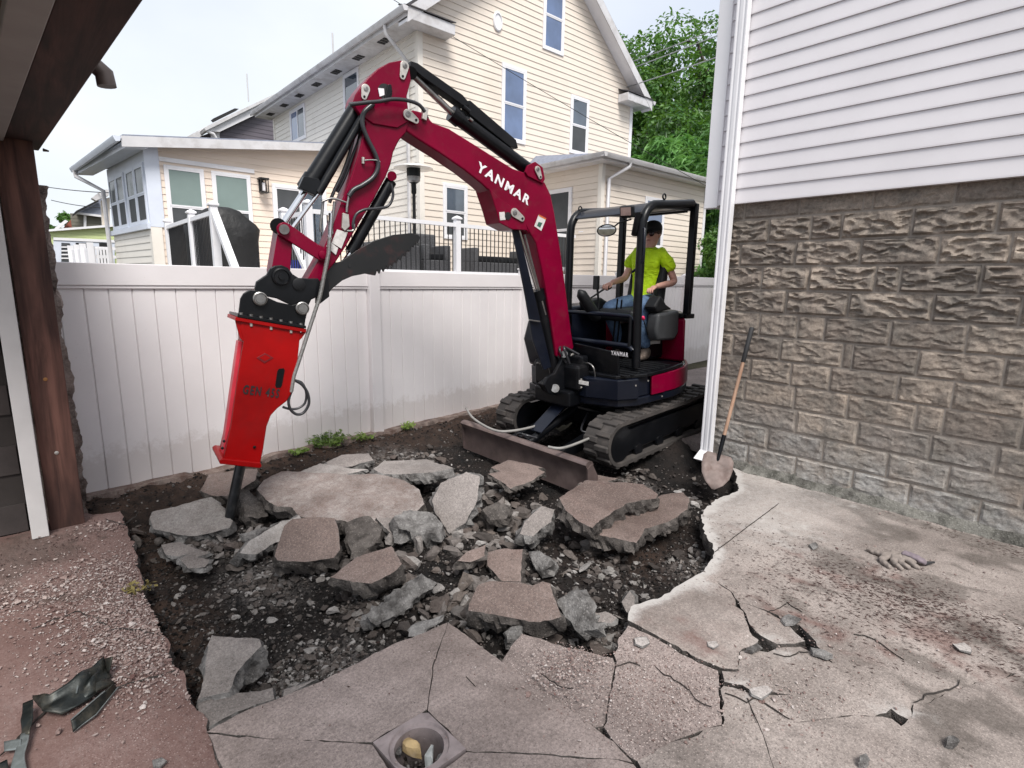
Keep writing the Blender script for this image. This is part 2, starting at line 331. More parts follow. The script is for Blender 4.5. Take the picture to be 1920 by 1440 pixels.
def soil(name, ca, cb):
    m, n, l, b = newmat(name); p = geo(n)
    col = mixc(n, l, ramp(n, l, nnoise(n, l, p, 3, 8, .7), .38, .64), ca, cb)
    col = mixc(n, l, mth(n, l, 'MULTIPLY', attr(n, 'brown'), ramp(n, l, nnoise(n, l, p, 11, 6, .7), .3, .6)), col, (.075, .045, .032))
    d = attr(n, 'pale'); g = mth(n, l, 'MULTIPLY', ramp(n, l, nnoise(n, l, p, 24, 8, .75), .42, .62), d)
    col = mixc(n, l, g, col, (.22, .20, .19)); l.new(col, b.inputs['Base Color'])
    b.inputs['Roughness'].default_value = .85; b.inputs['Specular IOR Level'].default_value = .3
    k = bump(n, l, b, nnoise(n, l, p, 30, 8, .75), 1.0, .02); bump(n, l, b, nnoise(n, l, p, 150, 4, .7), .6, .004, k); return m
M_soil = soil('dark_soil', (.0035, .003, .003), (.017, .012, .010))
M_ground = soil('far_ground', (.05, .045, .03), (.09, .08, .05))
def stones(name, cols):
    m, n, l, b = newmat(name); r = n.new('ShaderNodeNewGeometry').outputs['Random Per Island']; cr = n.new('ShaderNodeValToRGB')
    e = cr.color_ramp.elements; e[0].color = (*cols[0], 1); e[1].color = (*cols[-1], 1); e[1].position = 1
    for i, c in enumerate(cols[1:-1]): k = e.new((i+1)/(len(cols)-1)); k.color = (*c, 1)
    l.new(r, cr.inputs[0]); p = geo(n); col = mixc(n, l, ramp(n, l, nnoise(n, l, p, 60, 5, .7), .4, .7), cr.outputs[0], mixc(n, l, .5, cr.outputs[0], (.02, .015, .013)))
    l.new(col, b.inputs['Base Color']); b.inputs['Roughness'].default_value = .85; b.inputs['Specular IOR Level'].default_value = .3
    bump(n, l, b, nnoise(n, l, p, 90, 6, .7), .8, .006); return m
M_gravd = stones('soil_clods', [(.004, .0036, .0035), (.010, .008, .0075), (.003, .003, .003), (.035, .029, .026), (.007, .006, .006), (.15, .135, .125), (.005, .005, .005), (.012, .010, .009)])
M_gravl = stones('pale_rubble', [(.26, .245, .23), (.10, .085, .078), (.38, .36, .345), (.05, .042, .038), (.17, .145, .13), (.025, .02, .018), (.12, .10, .09)])
M_chips = stones('reddish_chips', [(.50, .42, .385), (.26, .18, .16), (.60, .54, .51), (.12, .06, .052), (.38, .29, .265), (.20, .13, .115)])
def blockmat():
    m, n, l, b = newmat('rock_face_block'); p = geo(n); r = n.new('ShaderNodeObjectInfo').outputs['Random']
    col = mixc(n, l, r, (.20, .165, .14), (.40, .33, .27))
    col = mixc(n, l, ramp(n, l, nnoise(n, l, p, 5, 8, .7), .36, .66), col, (.17, .15, .13))
    sx = n.new('ShaderNodeSeparateXYZ'); l.new(p, sx.inputs[0])
    # warmer brown band of blocks, grey-green older ones below, pale efflorescence near the ground
    hz = mth(n, l, 'ADD', sx.outputs['Z'], mth(n, l, 'MULTIPLY', nnoise(n, l, p, 3, 6, .7), .5))
    col = mixc(n, l, mth(n, l, 'MULTIPLY', ramp(n, l, hz, 1.25, 1.8), .6), col, (.40, .315, .25))
    col = mixc(n, l, mth(n, l, 'MULTIPLY', ramp(n, l, hz, 2.2, 2.6), .85), col, (.105, .084, .075))
    low = ramp(n, l, hz, .25, 1.0, (1, 1, 1, 1), (0, 0, 0, 1))
    wy = mth(n, l, 'ADD', sx.outputs['Y'], mth(n, l, 'MULTIPLY', nnoise(n, l, p, 2.2, 3), 1.2)); near = ramp(n, l, wy, .8, 2.3)
    g = mth(n, l, 'MULTIPLY', mth(n, l, 'MULTIPLY', low, near), ramp(n, l, nnoise(n, l, p, 6, 9, .7), .34, .62))
    col = mixc(n, l, mth(n, l, 'MULTIPLY', g, .9), col, (.46, .455, .44))
    gr = mth(n, l, 'MULTIPLY', low, ramp(n, l, nnoise(n, l, p, 3.4, 8, .7), .46, .64)); col = mixc(n, l, mth(n, l, 'MULTIPLY', gr, .6), col, (.16, .16, .142))
    l.new(col, b.inputs['Base Color']); b.inputs['Roughness'].default_value = .88; b.inputs['Specular IOR Level'].default_value = .3
    gm = n.new('ShaderNodeVectorMath'); gm.operation = 'SCALE'; l.new(col, gm.inputs[0]); l.new(mth(n, l, 'ADD', mth(n, l, 'MULTIPLY', nnoise(n, l, p, 42, 8, .85), 2.4), -.2), gm.inputs['Scale']); col = gm.outputs[0]; l.new(col, b.inputs['Base Color'])
    k = bump(n, l, b, nnoise(n, l, p, 38, 8, .75), .8, .010); bump(n, l, b, nnoise(n, l, p, 220, 3, .7), .5, .0015, k); return m
M_block = blockmat()

# ------------------------------------------------------------------ broken slab builder
def slab_piece(name, outline, nrm, th, mats, parent=None, grow=None, jit=.006, step=.03, grid=.045, rough=.014, seed=0, topn=.0015, taper=.0, **kw):
    """outline: world points of the upper face, th: thickness below; jagged broken sides"""
    nrm = Vector(nrm).normalized(); O = sum((Vector(p) for p in outline), Vector())/len(outline)
    e1 = nrm.orthogonal().normalized(); e1 = (Vector((1, 0, 0))-nrm*nrm.x).normalized(); e2 = nrm.cross(e1)
    P = [((Vector(p)-O).dot(e1), (Vector(p)-O).dot(e2)) for p in outline]
    area = sum(P[i][0]*P[(i+1) % len(P)][1]-P[(i+1) % len(P)][0]*P[i][1] for i in range(len(P)))
    if area < 0: P = P[::-1]
    R = []
    for i in range(len(P)):
        a = Vector(P[i]); b = Vector(P[(i+1) % len(P)]); d = b-a; L = d.length
        if L < 1e-6: continue
        k = max(1, int(L/step)); nn = Vector((d.y, -d.x))/L
        for j in range(k):
            q = a+d*(j/k); env = 1 if 0 < j else .4
            o = jit*env*(noise.fractal(Vector((q.x*6, q.y*6, seed*3.1)), .7, 2, 4)*1.6+noise.noise(Vector((q.x*31, q.y*31, seed)))*.6)
            if grow is not None:
                wx, wy = q.x+O.x, q.y+O.y; jv = jit*1.5*env; R.append(q+nn*grow+Vector((noise.fractal(Vector((wx*7, wy*7, 1)), .6, 2, 5), noise.fractal(Vector((wx*7, wy*7, 31)), .6, 2, 5)))*jv); continue
            R.append(q+nn*o)
    n0 = len(R); V2 = [Vector((q.x, q.y)) for q in R]; xs = [q.x for q in R]; ys = [q.y for q in R]
    import mathutils
    def inside(x, y):
        c = False; j = n0-1
        for i in range(n0):
            if (R[i].y > y) != (R[j].y > y) and x < (R[j].x-R[i].x)*(y-R[i].y)/(R[j].y-R[i].y)+R[i].x: c = not c
            j = i
        return c
    Ra = np.array([(q.x, q.y) for q in R]); gxs = np.arange(min(xs), max(xs), grid); gys = np.arange(min(ys), max(ys), grid*.87)
    rr = random.Random(seed)
    for jy, y in enumerate(gys):
        for x in gxs:
            x2 = x+(grid/2 if jy % 2 else 0)+rr.uniform(-.2, .2)*grid; y2 = y+rr.uniform(-.2, .2)*grid
            if inside(x2, y2) and np.min((Ra[:, 0]-x2)**2+(Ra[:, 1]-y2)**2) > (grid*.45)**2: V2.append(Vector((x2, y2)))
    r = delaunay_2d_cdt(V2, [(i, (i+1) % n0) for i in range(n0)], [], 1, 1e-6)
    ov, of = r[0], r[2]; src = r[3]
    bnd = {}
    for i, s in enumerate(src):
        for k in s:
            if k < n0: bnd[k] = i
    ring = [bnd[k] for k in range(n0) if k in bnd]; rs = set(ring); nt = len(ov); seen = []
    for k in ring:
        if not seen or seen[-1] != k: seen.append(k)
    ring = seen
    V = []
    for i, q in enumerate(ov):
        h = topn*2*noise.fractal(Vector((q.x*5, q.y*5, seed*1.7)), .8, 2, 4)
        if i in rs: h -= abs(noise.noise(Vector((q.x*25, q.y*25, seed))))*.008+.002
        V.append(O+e1*q.x+e2*q.y+nrm*h)
    F = [list(f) for f in of]; MI = [0]*len(F); nr = len(ring)
    C = Vector((sum(ov[i].x for i in ring)/nr, sum(ov[i].y for i in ring)/nr)); prev = ring; lv = 3
    for L in range(1, lv+1):
        t = L/lv; cur = []
        for j, i in enumerate(ring):
            q = ov[i]; a = ov[ring[j-1]]; b = ov[ring[(j+1) % nr]]; d = Vector((b.x-a.x, b.y-a.y)); d = d.normalized() if d.length > 0 else Vector((1, 0)); nn = Vector((d.y, -d.x))
            o = rough*(noise.fractal(Vector((q.x*14, q.y*14, seed*2+t*2.5)), .6, 2, 4)*1.4)*(1 if L < lv else 1.4)+rough*.5*math.sin(t*math.pi)-taper*t
            z = -th*t*(1+.12*noise.noise(Vector((q.x*5, q.y*5, seed)))); 
            cur.append(len(V)); V.append(O+e1*(q.x+nn.x*o)+e2*(q.y+nn.y*o)+nrm*z)
        for j in range(nr):
            F.append([prev[j], cur[j], cur[(j+1) % nr]]); F.append([prev[j], cur[(j+1) % nr], prev[(j+1) % nr]]); MI += [1, 1]
        prev = cur
    # underside reuses the top triangulation
    m = {}; 
    for j, i in enumerate(ring): m[i] = prev[j]
    for f in of:
        ff = []
        for i in f:
            if i not in m:
                q = ov[i]; m[i] = len(V); V.append(O+e1*q.x+e2*q.y-nrm*(th+.02*noise.fractal(Vector((q.x*6, q.y*6, seed+9)), .6, 2, 4)))
            ff.append(m[i])
        F.append(ff[::-1]); MI.append(1)
    if parent is not None: off = OFF[parent.name]
    else: off = Vector((O.x, O.y, min(v.z for v in V)))
    me = bpy.data.meshes.new(name); me.from_pydata([tuple(v-off) for v in V], [], F)
    for mm in mats: me.materials.append(mm)
    me.polygons.foreach_set('material_index', MI)
    bm = bmesh.new(); bm.from_mesh(me); bmesh.ops.recalc_face_normals(bm, faces=bm.faces); bm.to_mesh(me); bm.free()
    me.polygons.foreach_set('use_smooth', [True]*len(me.polygons)); me.set_sharp_from_angle(angle=rad(32))
    o = bpy.data.objects.new(name, me); COL.objects.link(o)
    if parent is not None: o.parent = parent
    else: o.location = off
    OFF[o.name] = off
    return tag(o, **kw)
def paint(o, fn):
    """fn(world Vector) -> dict attribute: value; marks with a shape of their own (dust, rust stain, moss)"""
    me = o.data; off = OFF[o.name]; vals = [fn(v.co+off) for v in me.vertices]
    for k in vals[0]:
        a = me.attributes.new(k, 'FLOAT', 'POINT'); a.data.foreach_set('value', [d[k] for d in vals])
def dseg(p, a, b):
    a = Vector((a[0], a[1])); b = Vector((b[0], b[1])); p = Vector((p.x, p.y)); d = b-a; t = max(0, min(1, (p-a).dot(d)/max(1e-9, d.length_squared))); return (a+d*t-p).length
def dpoly(p, L): return min(dseg(p, L[i], L[i+1]) for i in range(len(L)-1))

# ------------------------------------------------------------------ ground, patio, pit
XW = 4.88
def G(L, z=0): return [gz(a, b, z) if abs(a) > 12 or abs(b) > 12 else Vector((a, b, z)) for a, b in L]
ground = MB(); 
_R = [(-150, -60), (260, -60), (260, 260), (-150, 260)]
ground.add([(x, y, -.45) for x, y in _R], [(0, 1, 2, 3)]).build('ground', M_ground, kind='structure', loc=(0, 0, -.45))
patio = thing('patio', (2, 1.5, 0), kind='structure')
holeL = [(233, 980), (253, 1027), (267, 1110), (293, 1160), (320, 1233), (333, 1257), (367, 1330)]
holeR = [(1178, 1162), (1184, 1138), (1216, 1126), (1261, 1106), (1293, 1085), (1321, 1072), (1337, 1045), (1341, 1033), (1321, 993), (1315, 965), (1341, 936), (1385, 920), (1380, 885)]
HL = [gz(*q) for q in holeL]; HR = [gz(*q) for q in holeR]
def V3(x, y): return Vector((x, y, 0))
SL = {}
SL['A'] = (G(holeL)+G([(387, 1372), (413, 1440)])+[V3(.5, 1.0), V3(.45, -.6), V3(-2.6, -.6), V3(-2.6, 5.0), V3(.02, 5.0)]+G([(190, 962), (225, 957)]), M_concL)
SL['B1'] = (G([(840, 1165), (700, 1225), (600, 1278), (514, 1312), (445, 1340), (388, 1370), (560, 1384), (697, 1391), (799, 1328), (803, 1300), (812, 1240)]), M_conc)
SL['B2'] = (G([(842, 1166), (816, 1240), (807, 1300), (803, 1328), (875, 1404), (1160, 1421), (1186, 1428), (1150, 1390), (1100, 1352), (1010, 1292), (945, 1242), (880, 1196)]), M_conc)
DC = [gz(799, 1328), gz(873, 1404), None, gz(700, 1392)]; DC[2] = DC[1]+DC[3]-DC[0]
SL['B3'] = (G([(392, 1376), (560, 1388), (697, 1395)])+[DC[2]+V3(-.02, -.01), V3(.87, .9), V3(.6, -.6), V3(.5, -.6), V3(.54, 1.0)]+G([(420, 1440)]), M_conc)
SL['B4'] = ([DC[2]+V3(.01, -.015)]+G([(876, 1408), (1160, 1425), (1188, 1432), (1240, 1500)])+[V3(1.6, -.6), V3(.62, -.6), V3(.885, .9)], M_conc)
SL['C'] = (G([(950, 1222), (978, 1183), (1006, 1190), (1056, 1207), (1148, 1229), (1149, 1257), (1140, 1307), (1128, 1354), (1112, 1356), (1020, 1293), (940, 1238)]), M_conc)
SL['D'] = (G([(1152, 1229), (1160, 1195), (1178, 1172), (1220, 1192), (1297, 1235), (1346, 1257), (1352, 1359), (1300, 1374), (1250, 1398), (1196, 1424), (1150, 1386), (1133, 1360), (1145, 1307), (1154, 1257)]), M_conc)
SL['E1'] = (G(holeR[:6])+G([(1369, 1110), (1380, 1130), (1402, 1174), (1420, 1198), (1402, 1216), (1384, 1230), (1382, 1254), (1350, 1252), (1297, 1229), (1220, 1185)]), M_concR)
SL['H'] = (G([(1387, 1129), (1442, 1150), (1472, 1168), (1490, 1185), (1510, 1202), (1455, 1206), (1427, 1190), (1406, 1170)]), M_concR)
SL['E2'] = (G(holeR[5:])+[V3(XW+.06, 2.45), V3(XW+.06, -1.2)]+[V3(3.3, -.6)]+G([(1900, 1262), (1788, 1292), (1744, 1314), (1712, 1318), (1700, 1345), (1672, 1326), (1640, 1341), (1595, 1343), (1502, 1349), (1369, 1357), (1356, 1358), (1357, 1286), (1404, 1298), (1438, 1302), (1484, 1300), (1440, 1294), (1400, 1289), (1358, 1276), (1353, 1257), (1385, 1257), (1387, 1232), (1405, 1219), (1420, 1219), (1440, 1222), (1457, 1213), (1500, 1210), (1520, 1222), (1545, 1222), (1533, 1203), (1520, 1190), (1500, 1172), (1474, 1165), (1444, 1147), (1386, 1124), (1371, 1108)]), M_concR)
SL['F'] = (G([(1196, 1427), (1250, 1401), (1297, 1385), (1321, 1370), (1369, 1361), (1502, 1353), (1595, 1347), (1640, 1345), (1672, 1350), (1688, 1362), (1704, 1350), (1714, 1321), (1746, 1317), (1790, 1295), (1904, 1265)])+[V3(3.29, -.6), V3(1.64, -.6)]+G([(1246, 1502)]), M_concR)
def sm(x): x = max(0, min(1, x)); return x*x*(3-2*x)
dustspots = [(gz(1440, 1205), .16), (gz(1515, 1195), .15), (gz(1670, 1335), .16), (gz(1380, 1280), .13), (gz(1590, 930), .35), (gz(1450, 985), .5), (gz(1205, 1140), .12), (gz(1330, 1100), .14)]
redspots = [(gz(1740, 1130), .75), (gz(1800, 1230), .5), (gz(1560, 1190), .3), (gz(1620, 1220), .25), (gz(1290, 1190), .18), (gz(1480, 1080), .15), (gz(100, 1100), .55), (gz(250, 1200), .3), (gz(60, 1300), .4), (gz(40, 1040), .4)]
darkspots = [(gz(1900, 1290), .38), (gz(1730, 1110), .34), (gz(1640, 955), .3), (gz(1870, 1180), .36), (gz(1700, 1000), .3), (gz(1560, 1040), .25), (gz(1480, 1120), .2), (gz(1780, 1330), .25), (gz(1860, 1060), .4), (gz(100, 1120), .18), (gz(30, 1040), .35), (gz(1850, 1000), .22), (gz(1560, 930), .12)]
def patpaint(slabkey):
    def fn(p):
        nn = fb(p.x*3, p.y*3, 1)*.35; d = dpoly(p, HR) if slabkey in ('E1', 'E2', 'D', 'C') else 9
        dust = sm(1-(d+nn*.09)/.11); 
        for c, r in dustspots: dust = max(dust, .6*sm(1-((p-c).length/r)+fb(p.x*14, p.y*9, 2)*.9)) if slabkey in ('E1', 'E2', 'D', 'H', 'F') else dust
        if slabkey == 'E2': dust = max(dust, .50*sm((p.x-2.4)/1.6)*sm((p.y-.2)/1.6))
        red = .40*sm(.45+nn*2) if slabkey in ('E1',) else (.22*sm(.5+nn*2) if slabkey in ('C', 'D', 'F') else (.12 if slabkey in ('E2', 'H') else (.04 if slabkey[0] == 'B' else .85)))
        for c, r in redspots:
            q = p-c; ww = fb(p.x*5, p.y*1.6, 4)*.9; st_ = sm(.55+fb(p.x*16, p.y*3.2, 6)*2.2); red = max(red, .8*st_*sm(1.05-(Vector((q.x*1.9, q.y*.55)).length/r)+ww*1.1))
        dark = 0.
        for c, r in darkspots: dark = max(dark, .8*sm(1.0-(p-c).length/r+fb(p.x*6, p.y*2.5, 9)*1.8))
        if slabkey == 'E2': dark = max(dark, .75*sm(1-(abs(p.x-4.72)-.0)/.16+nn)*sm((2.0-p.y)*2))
        if slabkey == 'A':
            dark = max(dark, .8*sm(1-(p-Vector((-.25, 4.3, 0))).length/.7+nn))
        if slabkey == 'C': dark = max(dark, .3)
        ex = {'C': .85, 'D': .8, 'A': .12, 'E1': .15, 'E2': .12, 'H': .1, 'F': .25}.get(slabkey, .05)
        if slabkey == 'A': ex = max(ex, sm(1-dpoly(p, HL)/.6)*.85)
        if slabkey == 'E2': ex = max(ex, .6*sm(1-(p-gz(1500, 1330)).length/.5)); ex = max(ex, .35*sm(.5+nn*2))
        return dict(dust=max(0, min(1, dust)), red=max(0, min(1, red)), dark=max(0, min(1, dark)), expo=ex)
    return fn
for i, (k, (ol, mt)) in enumerate(SL.items()):
    C = sum(ol, Vector())/len(ol)
    dz = {'C': -.012, 'H': .004, 'E1': .005, 'F': .006, 'A': -.004}.get(k, 0)
    big = k in ('A', 'E2', 'F', 'B3', 'B4')
    # tiny inset so the cracks between pieces stay open
    ol = [Vector((p.x, p.y, dz)) for p in ol]
    o = slab_piece('concrete_slab', ol, (0, 0, 1), .11, [mt, M_broken], patio, jit=.004 if k[0] == 'B' else (.014 if k in ('E1', 'E2', 'A') else .009), step=.028, grid=.06, rough=.012, seed=i+3, topn=.0025 if k != 'A' else .006, grow=.0022)
    paint(o, patpaint(k))
# floor drain set in the slab
dr = thing('floor_drain', DC[0]*.5+DC[2]*.5, 'square drain plate with an open round hole full of stones, set in the near concrete', 'drain')
cen = (DC[0]+DC[2])*.5; U1 = (DC[1]-DC[0]); U2 = (DC[3]-DC[0]); m = MB()
m_in = [cen+(U1*math.cos(a)+U2*math.sin(a))*.0 for a in (0,)]
N = 32; sq = []; ci = []; hr = .092
for i in range(N):
    a = 2*math.pi*i/N; d = Vector((math.cos(a), math.sin(a), 0)); ci.append(cen+d*hr)
    u = d.dot(U1.normalized())/(U1.length/2); w = d.dot(U2.normalized())/(U2.length/2); k = 1/max(abs(u), abs(w)); sq.append(cen+d*k*.97)
z0, z1, zc = Vector((0, 0, .002)), Vector((0, 0, -.05)), Vector((0, 0, -.008))
vs = [p+z0 for p in sq]+[cen+(p-cen)*1.22+z0 for p in ci]+[cen+(p-cen)*1.17+zc for p in ci]+[p+zc for p in ci]+[p+Vector((0, 0, -.2)) for p in ci]+[p+z1 for p in sq]
fs = []
for L in range(4):
    for i in range(N): fs.append((L*N+i, L*N+(i+1) % N, (L+1)*N+(i+1) % N, (L+1)*N+i))
for i in range(N): fs.append((i, 5*N+i, 5*N+(i+1) % N, (i+1) % N))
M_drain = simple('drain_iron', (.30, .25, .245), .55, .1, var=.3, vs=12, dirt=(.07, .05, .05), dirt_amt=.5, ds=15, bs=60, bst=.3)
m.add(vs, fs); m.build('drain_plate', M_drain, dr, smooth=30)
MB().lathe(cen+Vector((0, 0, -.21)), (0, 0, 1), [(.1, 0), (.1, .03)], 24).build('drain_floor', M_soil, dr)

# pit terrain
gx0, gx1, gy0, gy1, gs = -.75, 5.05, 1.0, 5.75, .024
nx = int((gx1-gx0)/gs); ny = int((gy1-gy0)/gs); V = np.zeros((nx*ny, 3)); pale = np.zeros(nx*ny); brown = np.zeros(nx*ny)
palespots = [(gz(500, 1060, -.1), .32), (gz(690, 1115, -.1), .15), (gz(740, 865, -.1), .4), (gz(610, 1230, -.1), .3), (gz(1140, 1190, -.1), .22), (gz(1300, 1040, -.1), .2), (gz(900, 1120, -.1), .2), (gz(400, 1010, -.1), .25), (gz(1180, 900, -.1), .25), (gz(560, 1250, -.1), .25)]
ridge = [(gz(560, 985, -.1), .25, .05), (gz(800, 1020, -.1), .5, .07), (gz(900, 930, -.1), .6, .06), (gz(960, 1050, -.1), .35, .05), (gz(1350, 890, -.05), .35, .07), (gz(780, 840, 0), .7, .07), (gz(330, 1000, -.1), .3, .04), (gz(1000, 1150, -.1), .3, .0)]
deep = [(gz(560, 1130, -.2), .35, .06), (gz(330, 918, -.1), .22, .16), (gz(1230, 1040, -.15), .4, .03)]
def soilz(x, y):
    z = -.18+.028*fb(x*2.2, y*2.2, 3)
    z += .022*fb(x*9, y*9, 5, .5, 5)+.016*abs(noise.noise(Vector((x*22, y*22, 2))))+.008*noise.noise(Vector((x*48, y*48, 7)))
    for c, r, h in ridge:
        d2 = ((x-c.x)**2+(y-c.y)**2)/(r*r); z += h*math.exp(-d2*2)
    for c, r, h in deep:
        d2 = ((x-c.x)**2+(y-c.y)**2)/(r*r); z -= h*math.exp(-d2*2)
    dF = (5.47+(x-2.79)*.1027)-y; t = sm((.62-dF)/.38); z = z*(1-t)+(-.012+.03*fb(x*5, y*5, 8)+.012*fb(x*18, y*18, 3))*t
    z += .27*sm((x-4.15)/.95)*sm((y-2.62)/.35)*(1-sm((y-4.25)/.35))
    return z
for j in range(ny):
    for i in range(nx):
        x = gx0+i*gs; y = gy0+j*gs; k = j*nx+i; V[k] = (x, y, soilz(x, y)); 
        pv = 0
        for c, r in palespots:
            d = math.hypot(x-c.x, y-c.y)/r
            if d < 1.3: pv = max(pv, 1.2-d)
        pale[k] = min(1, pv); brown[k] = max(0, min(1, max(1-(min((Vector((x, y, 0))-q_).length for q_ in HL))/.42, 1-abs((5.47+(x-2.79)*.1027)-y-.1)/.6, .55*(1-math.hypot(x-3.1, y-2.2)/.7))))
idx = np.arange(nx*ny).reshape(ny, nx); F = np.stack([idx[:-1, :-1].ravel(), idx[:-1, 1:].ravel(), idx[1:, 1:].ravel(), idx[1:, :-1].ravel()], 1)
so_ = npmesh('soil', V, F, [M_soil], smooth=True, kind='structure'); a = so_.data.attributes.new('pale', 'FLOAT', 'POINT'); a.data.foreach_set('value', pale); a = so_.data.attributes.new('brown', 'FLOAT', 'POINT'); a.data.foreach_set('value', brown)
# driveway strip beyond the machine, and yard behind fence
MB().box((10.05, 4.1, .035), (9.96, 2.85, .1)).build('driveway', M_conc, kind='structure')
MB().box((2.3, 5.64, -.01), (9.0, .26, .17)).build('curb', M_conc, kind='structure', bevel=.01) if False else None

# ---- scattered rubble (stuff)
def ico():
    bm = bmesh.new(); bmesh.ops.create_icosphere(bm, subdivisions=1, radius=1); v = np.array([x.co[:] for x in bm.verts]); f = np.array([[q.index for q in x.verts] for x in bm.faces]); bm.free(); return v, f
IV, IF = ico()
def icob():
    bm = bmesh.new(); bmesh.ops.create_icosphere(bm, subdivisions=2, radius=1); v = np.array([x.co[:] for x in bm.verts]); f = np.array([[q.index for q in x.verts] for x in bm.faces]); bm.free(); return v, f
IV2, IF2 = icob()
def scatter(name, pts, sizes, mat, flat=.6, base=(IV, IF), **kw):
    n = len(pts); v0, f0 = base; k = len(v0)
    # angular stones: clip the sphere with random planes
    VV = np.repeat(v0[None], n, 0).astype(float)
    for q in range(9):
        d = rng.normal(size=(n, 3)); d /= np.linalg.norm(d, axis=1)[:, None]; c = rng.uniform(.28, .68, n)
        t = np.einsum('nkj,nj->nk', VV, d); ex = np.maximum(t-c[:, None], 0); VV -= ex[:, :, None]*d[:, None, :]
    VV += rng.normal(scale=.05, size=VV.shape)
    sc = np.stack([rng.uniform(.75, 1.35, n), rng.uniform(.6, 1.1, n), rng.uniform(flat*.6, flat*1.3, n)], 1)*np.array(sizes)[:, None]
    VV *= sc[:, None, :]
    a = rng.uniform(0, 6.28, n); t = rng.normal(scale=.35, size=n); ca, sa, ct, st = np.cos(a), np.sin(a), np.cos(t), np.sin(t)
    x, y, z = VV[..., 0].copy(), VV[..., 1].copy(), VV[..., 2].copy()
    y, z = y*ct[:, None]-z*st[:, None], y*st[:, None]+z*ct[:, None]
    VV[..., 0] = x*ca[:, None]-y*sa[:, None]; VV[..., 1] = x*sa[:, None]+y*ca[:, None]; VV[..., 2] = z
    VV += np.array(pts)[:, None, :]
    FF = (f0[None]+(np.arange(n)*k)[:, None, None]).reshape(-1, 3)
    return npmesh(name, VV.reshape(-1, 3), FF, [mat], kind='stuff', **kw)
PIT = [Vector((q.x, q.y)) for q in ([V3(.02, 4.95)]+G(holeL)+G([(388, 1368), (445, 1338), (514, 1310), (600, 1276), (700, 1223), (840, 1163), (945, 1240), (978, 1181), (1056, 1205), (1148, 1227), (1160, 1193)])+G(holeR)+[V3(4.85, 2.8), V3(5.0, 5.7), V3(.1, 5.3)])]
def inpoly(x, y, P):
    c = False; j = len(P)-1
    for i in range(len(P)):
        if (P[i].y > y) != (P[j].y > y) and x < (P[j].x-P[i].x)*(y-P[i].y)/(P[j].y-P[i].y)+P[i].x: c = not c
        j = i
    return c
R_ = random.Random(5)
def paleval(x, y):
    pv = 0
    for c, r in palespots:
        d = math.hypot(x-c.x, y-c.y)/r
        if d < 1.3: pv = max(pv, 1.2-d)
    return min(1, pv)
pd, sdz, pl, sl = [], [], [], []
while len(pd) < 36000:
    x = R_.uniform(-.3, 4.9); y = R_.uniform(1.5, 5.4)
    if not inpoly(x, y, PIT): continue
    if R_.random() > .25+.75*sm((5.0-math.hypot(x, y))/2.5): continue
    s = R_.lognormvariate(math.log(.0062), .55); s = min(s, .028)
    q = paleval(x, y)
    if R_.random() < .10+.7*q: pl.append((x, y, soilz(x, y)+s*.35)); sl.append(min(.035, s*R_.uniform(1, 1.9)))
    else: pd.append((x, y, soilz(x, y)+s*.3)); sdz.append(s)
scatter('soil_clods', pd, sdz, M_gravd, .75); 
for c, r in palespots:      # more broken concrete crumbs where the hammer has worked
    for _ in range(int(1300*r)):
        a = R_.uniform(0, 6.28); d = r*abs(R_.gauss(0, .5)); x = c.x+math.cos(a)*d; y = c.y+math.sin(a)*d
        if inpoly(x, y, PIT): s = min(.03, R_.lognormvariate(math.log(.0072), .6)); pl.append((x, y, soilz(x, y)+s*.5+.008)); sl.append(s)
scatter('gravel', pl, sl, M_gravl, .6)
pm, sm_ = [], []
rubsp = [(gz(780, 850), .5), (gz(900, 1000, -.1), .45), (gz(900, 1110, -.1), .35), (gz(1150, 1180, -.1), .18), (gz(700, 1120, -.1), .4), (gz(400, 1010, -.1), .3), (gz(1290, 900, 0), .35), (gz(1120, 1050, -.1), .5), (gz(1330, 1030, -.1), .2), (gz(930, 920, -.1), .4), (gz(500, 1080, -.1), .35), (gz(1180, 885, -.1), .3)]
for c, r in rubsp:
    for _ in range(int(190*r)+20):
        a = R_.uniform(0, 6.28); d = r*abs(R_.gauss(0, .6)); x = c.x+math.cos(a)*d; y = c.y+math.sin(a)*d
        if inpoly(x, y, PIT): s = min(.065, R_.lognormvariate(math.log(.028), .35)); pm.append((x, y, soilz(x, y)+s*.35)); sm_.append(s)
scatter('rubble', pm, sm_, M_gravl, .6, (IV2, IF2))
pm, sm_ = [], []
for c, r, k in ((gz(860, 1000, -.1), .55, 26), (gz(960, 960, -.1), .45, 20), (gz(720, 1060, -.1), .45, 18), (gz(900, 1090, -.1), .4, 16), (gz(1000, 1130, -.1), .3, 10), (gz(780, 880, 0), .6, 18), (gz(480, 1010, -.1), .35, 14), (gz(330, 1010, -.1), .3, 9), (gz(1110, 1180, -.1), .2, 8), (gz(1100, 1010, -.1), .35, 8), (gz(920, 920, -.05), .5, 14), (gz(830, 1130, -.1), .25, 10)):
    for _ in range(int(k*1.7)):
        a = R_.uniform(0, 6.28); d = r*abs(R_.gauss(0, .6)); x = c.x+math.cos(a)*d; y = c.y+math.sin(a)*d
        if inpoly(x, y, PIT): s = R_.uniform(.03, .09); pm.append((x, y, soilz(x, y)+s*.45)); sm_.append(s)
M_heap = stones('broken_heap_stones', [(.15, .125, .11), (.07, .058, .052), (.24, .215, .20), (.05, .042, .038), (.11, .088, .078), (.30, .28, .265)])
scatter('broken_chunks', pm, sm_, M_heap, .75, (IV2, IF2))
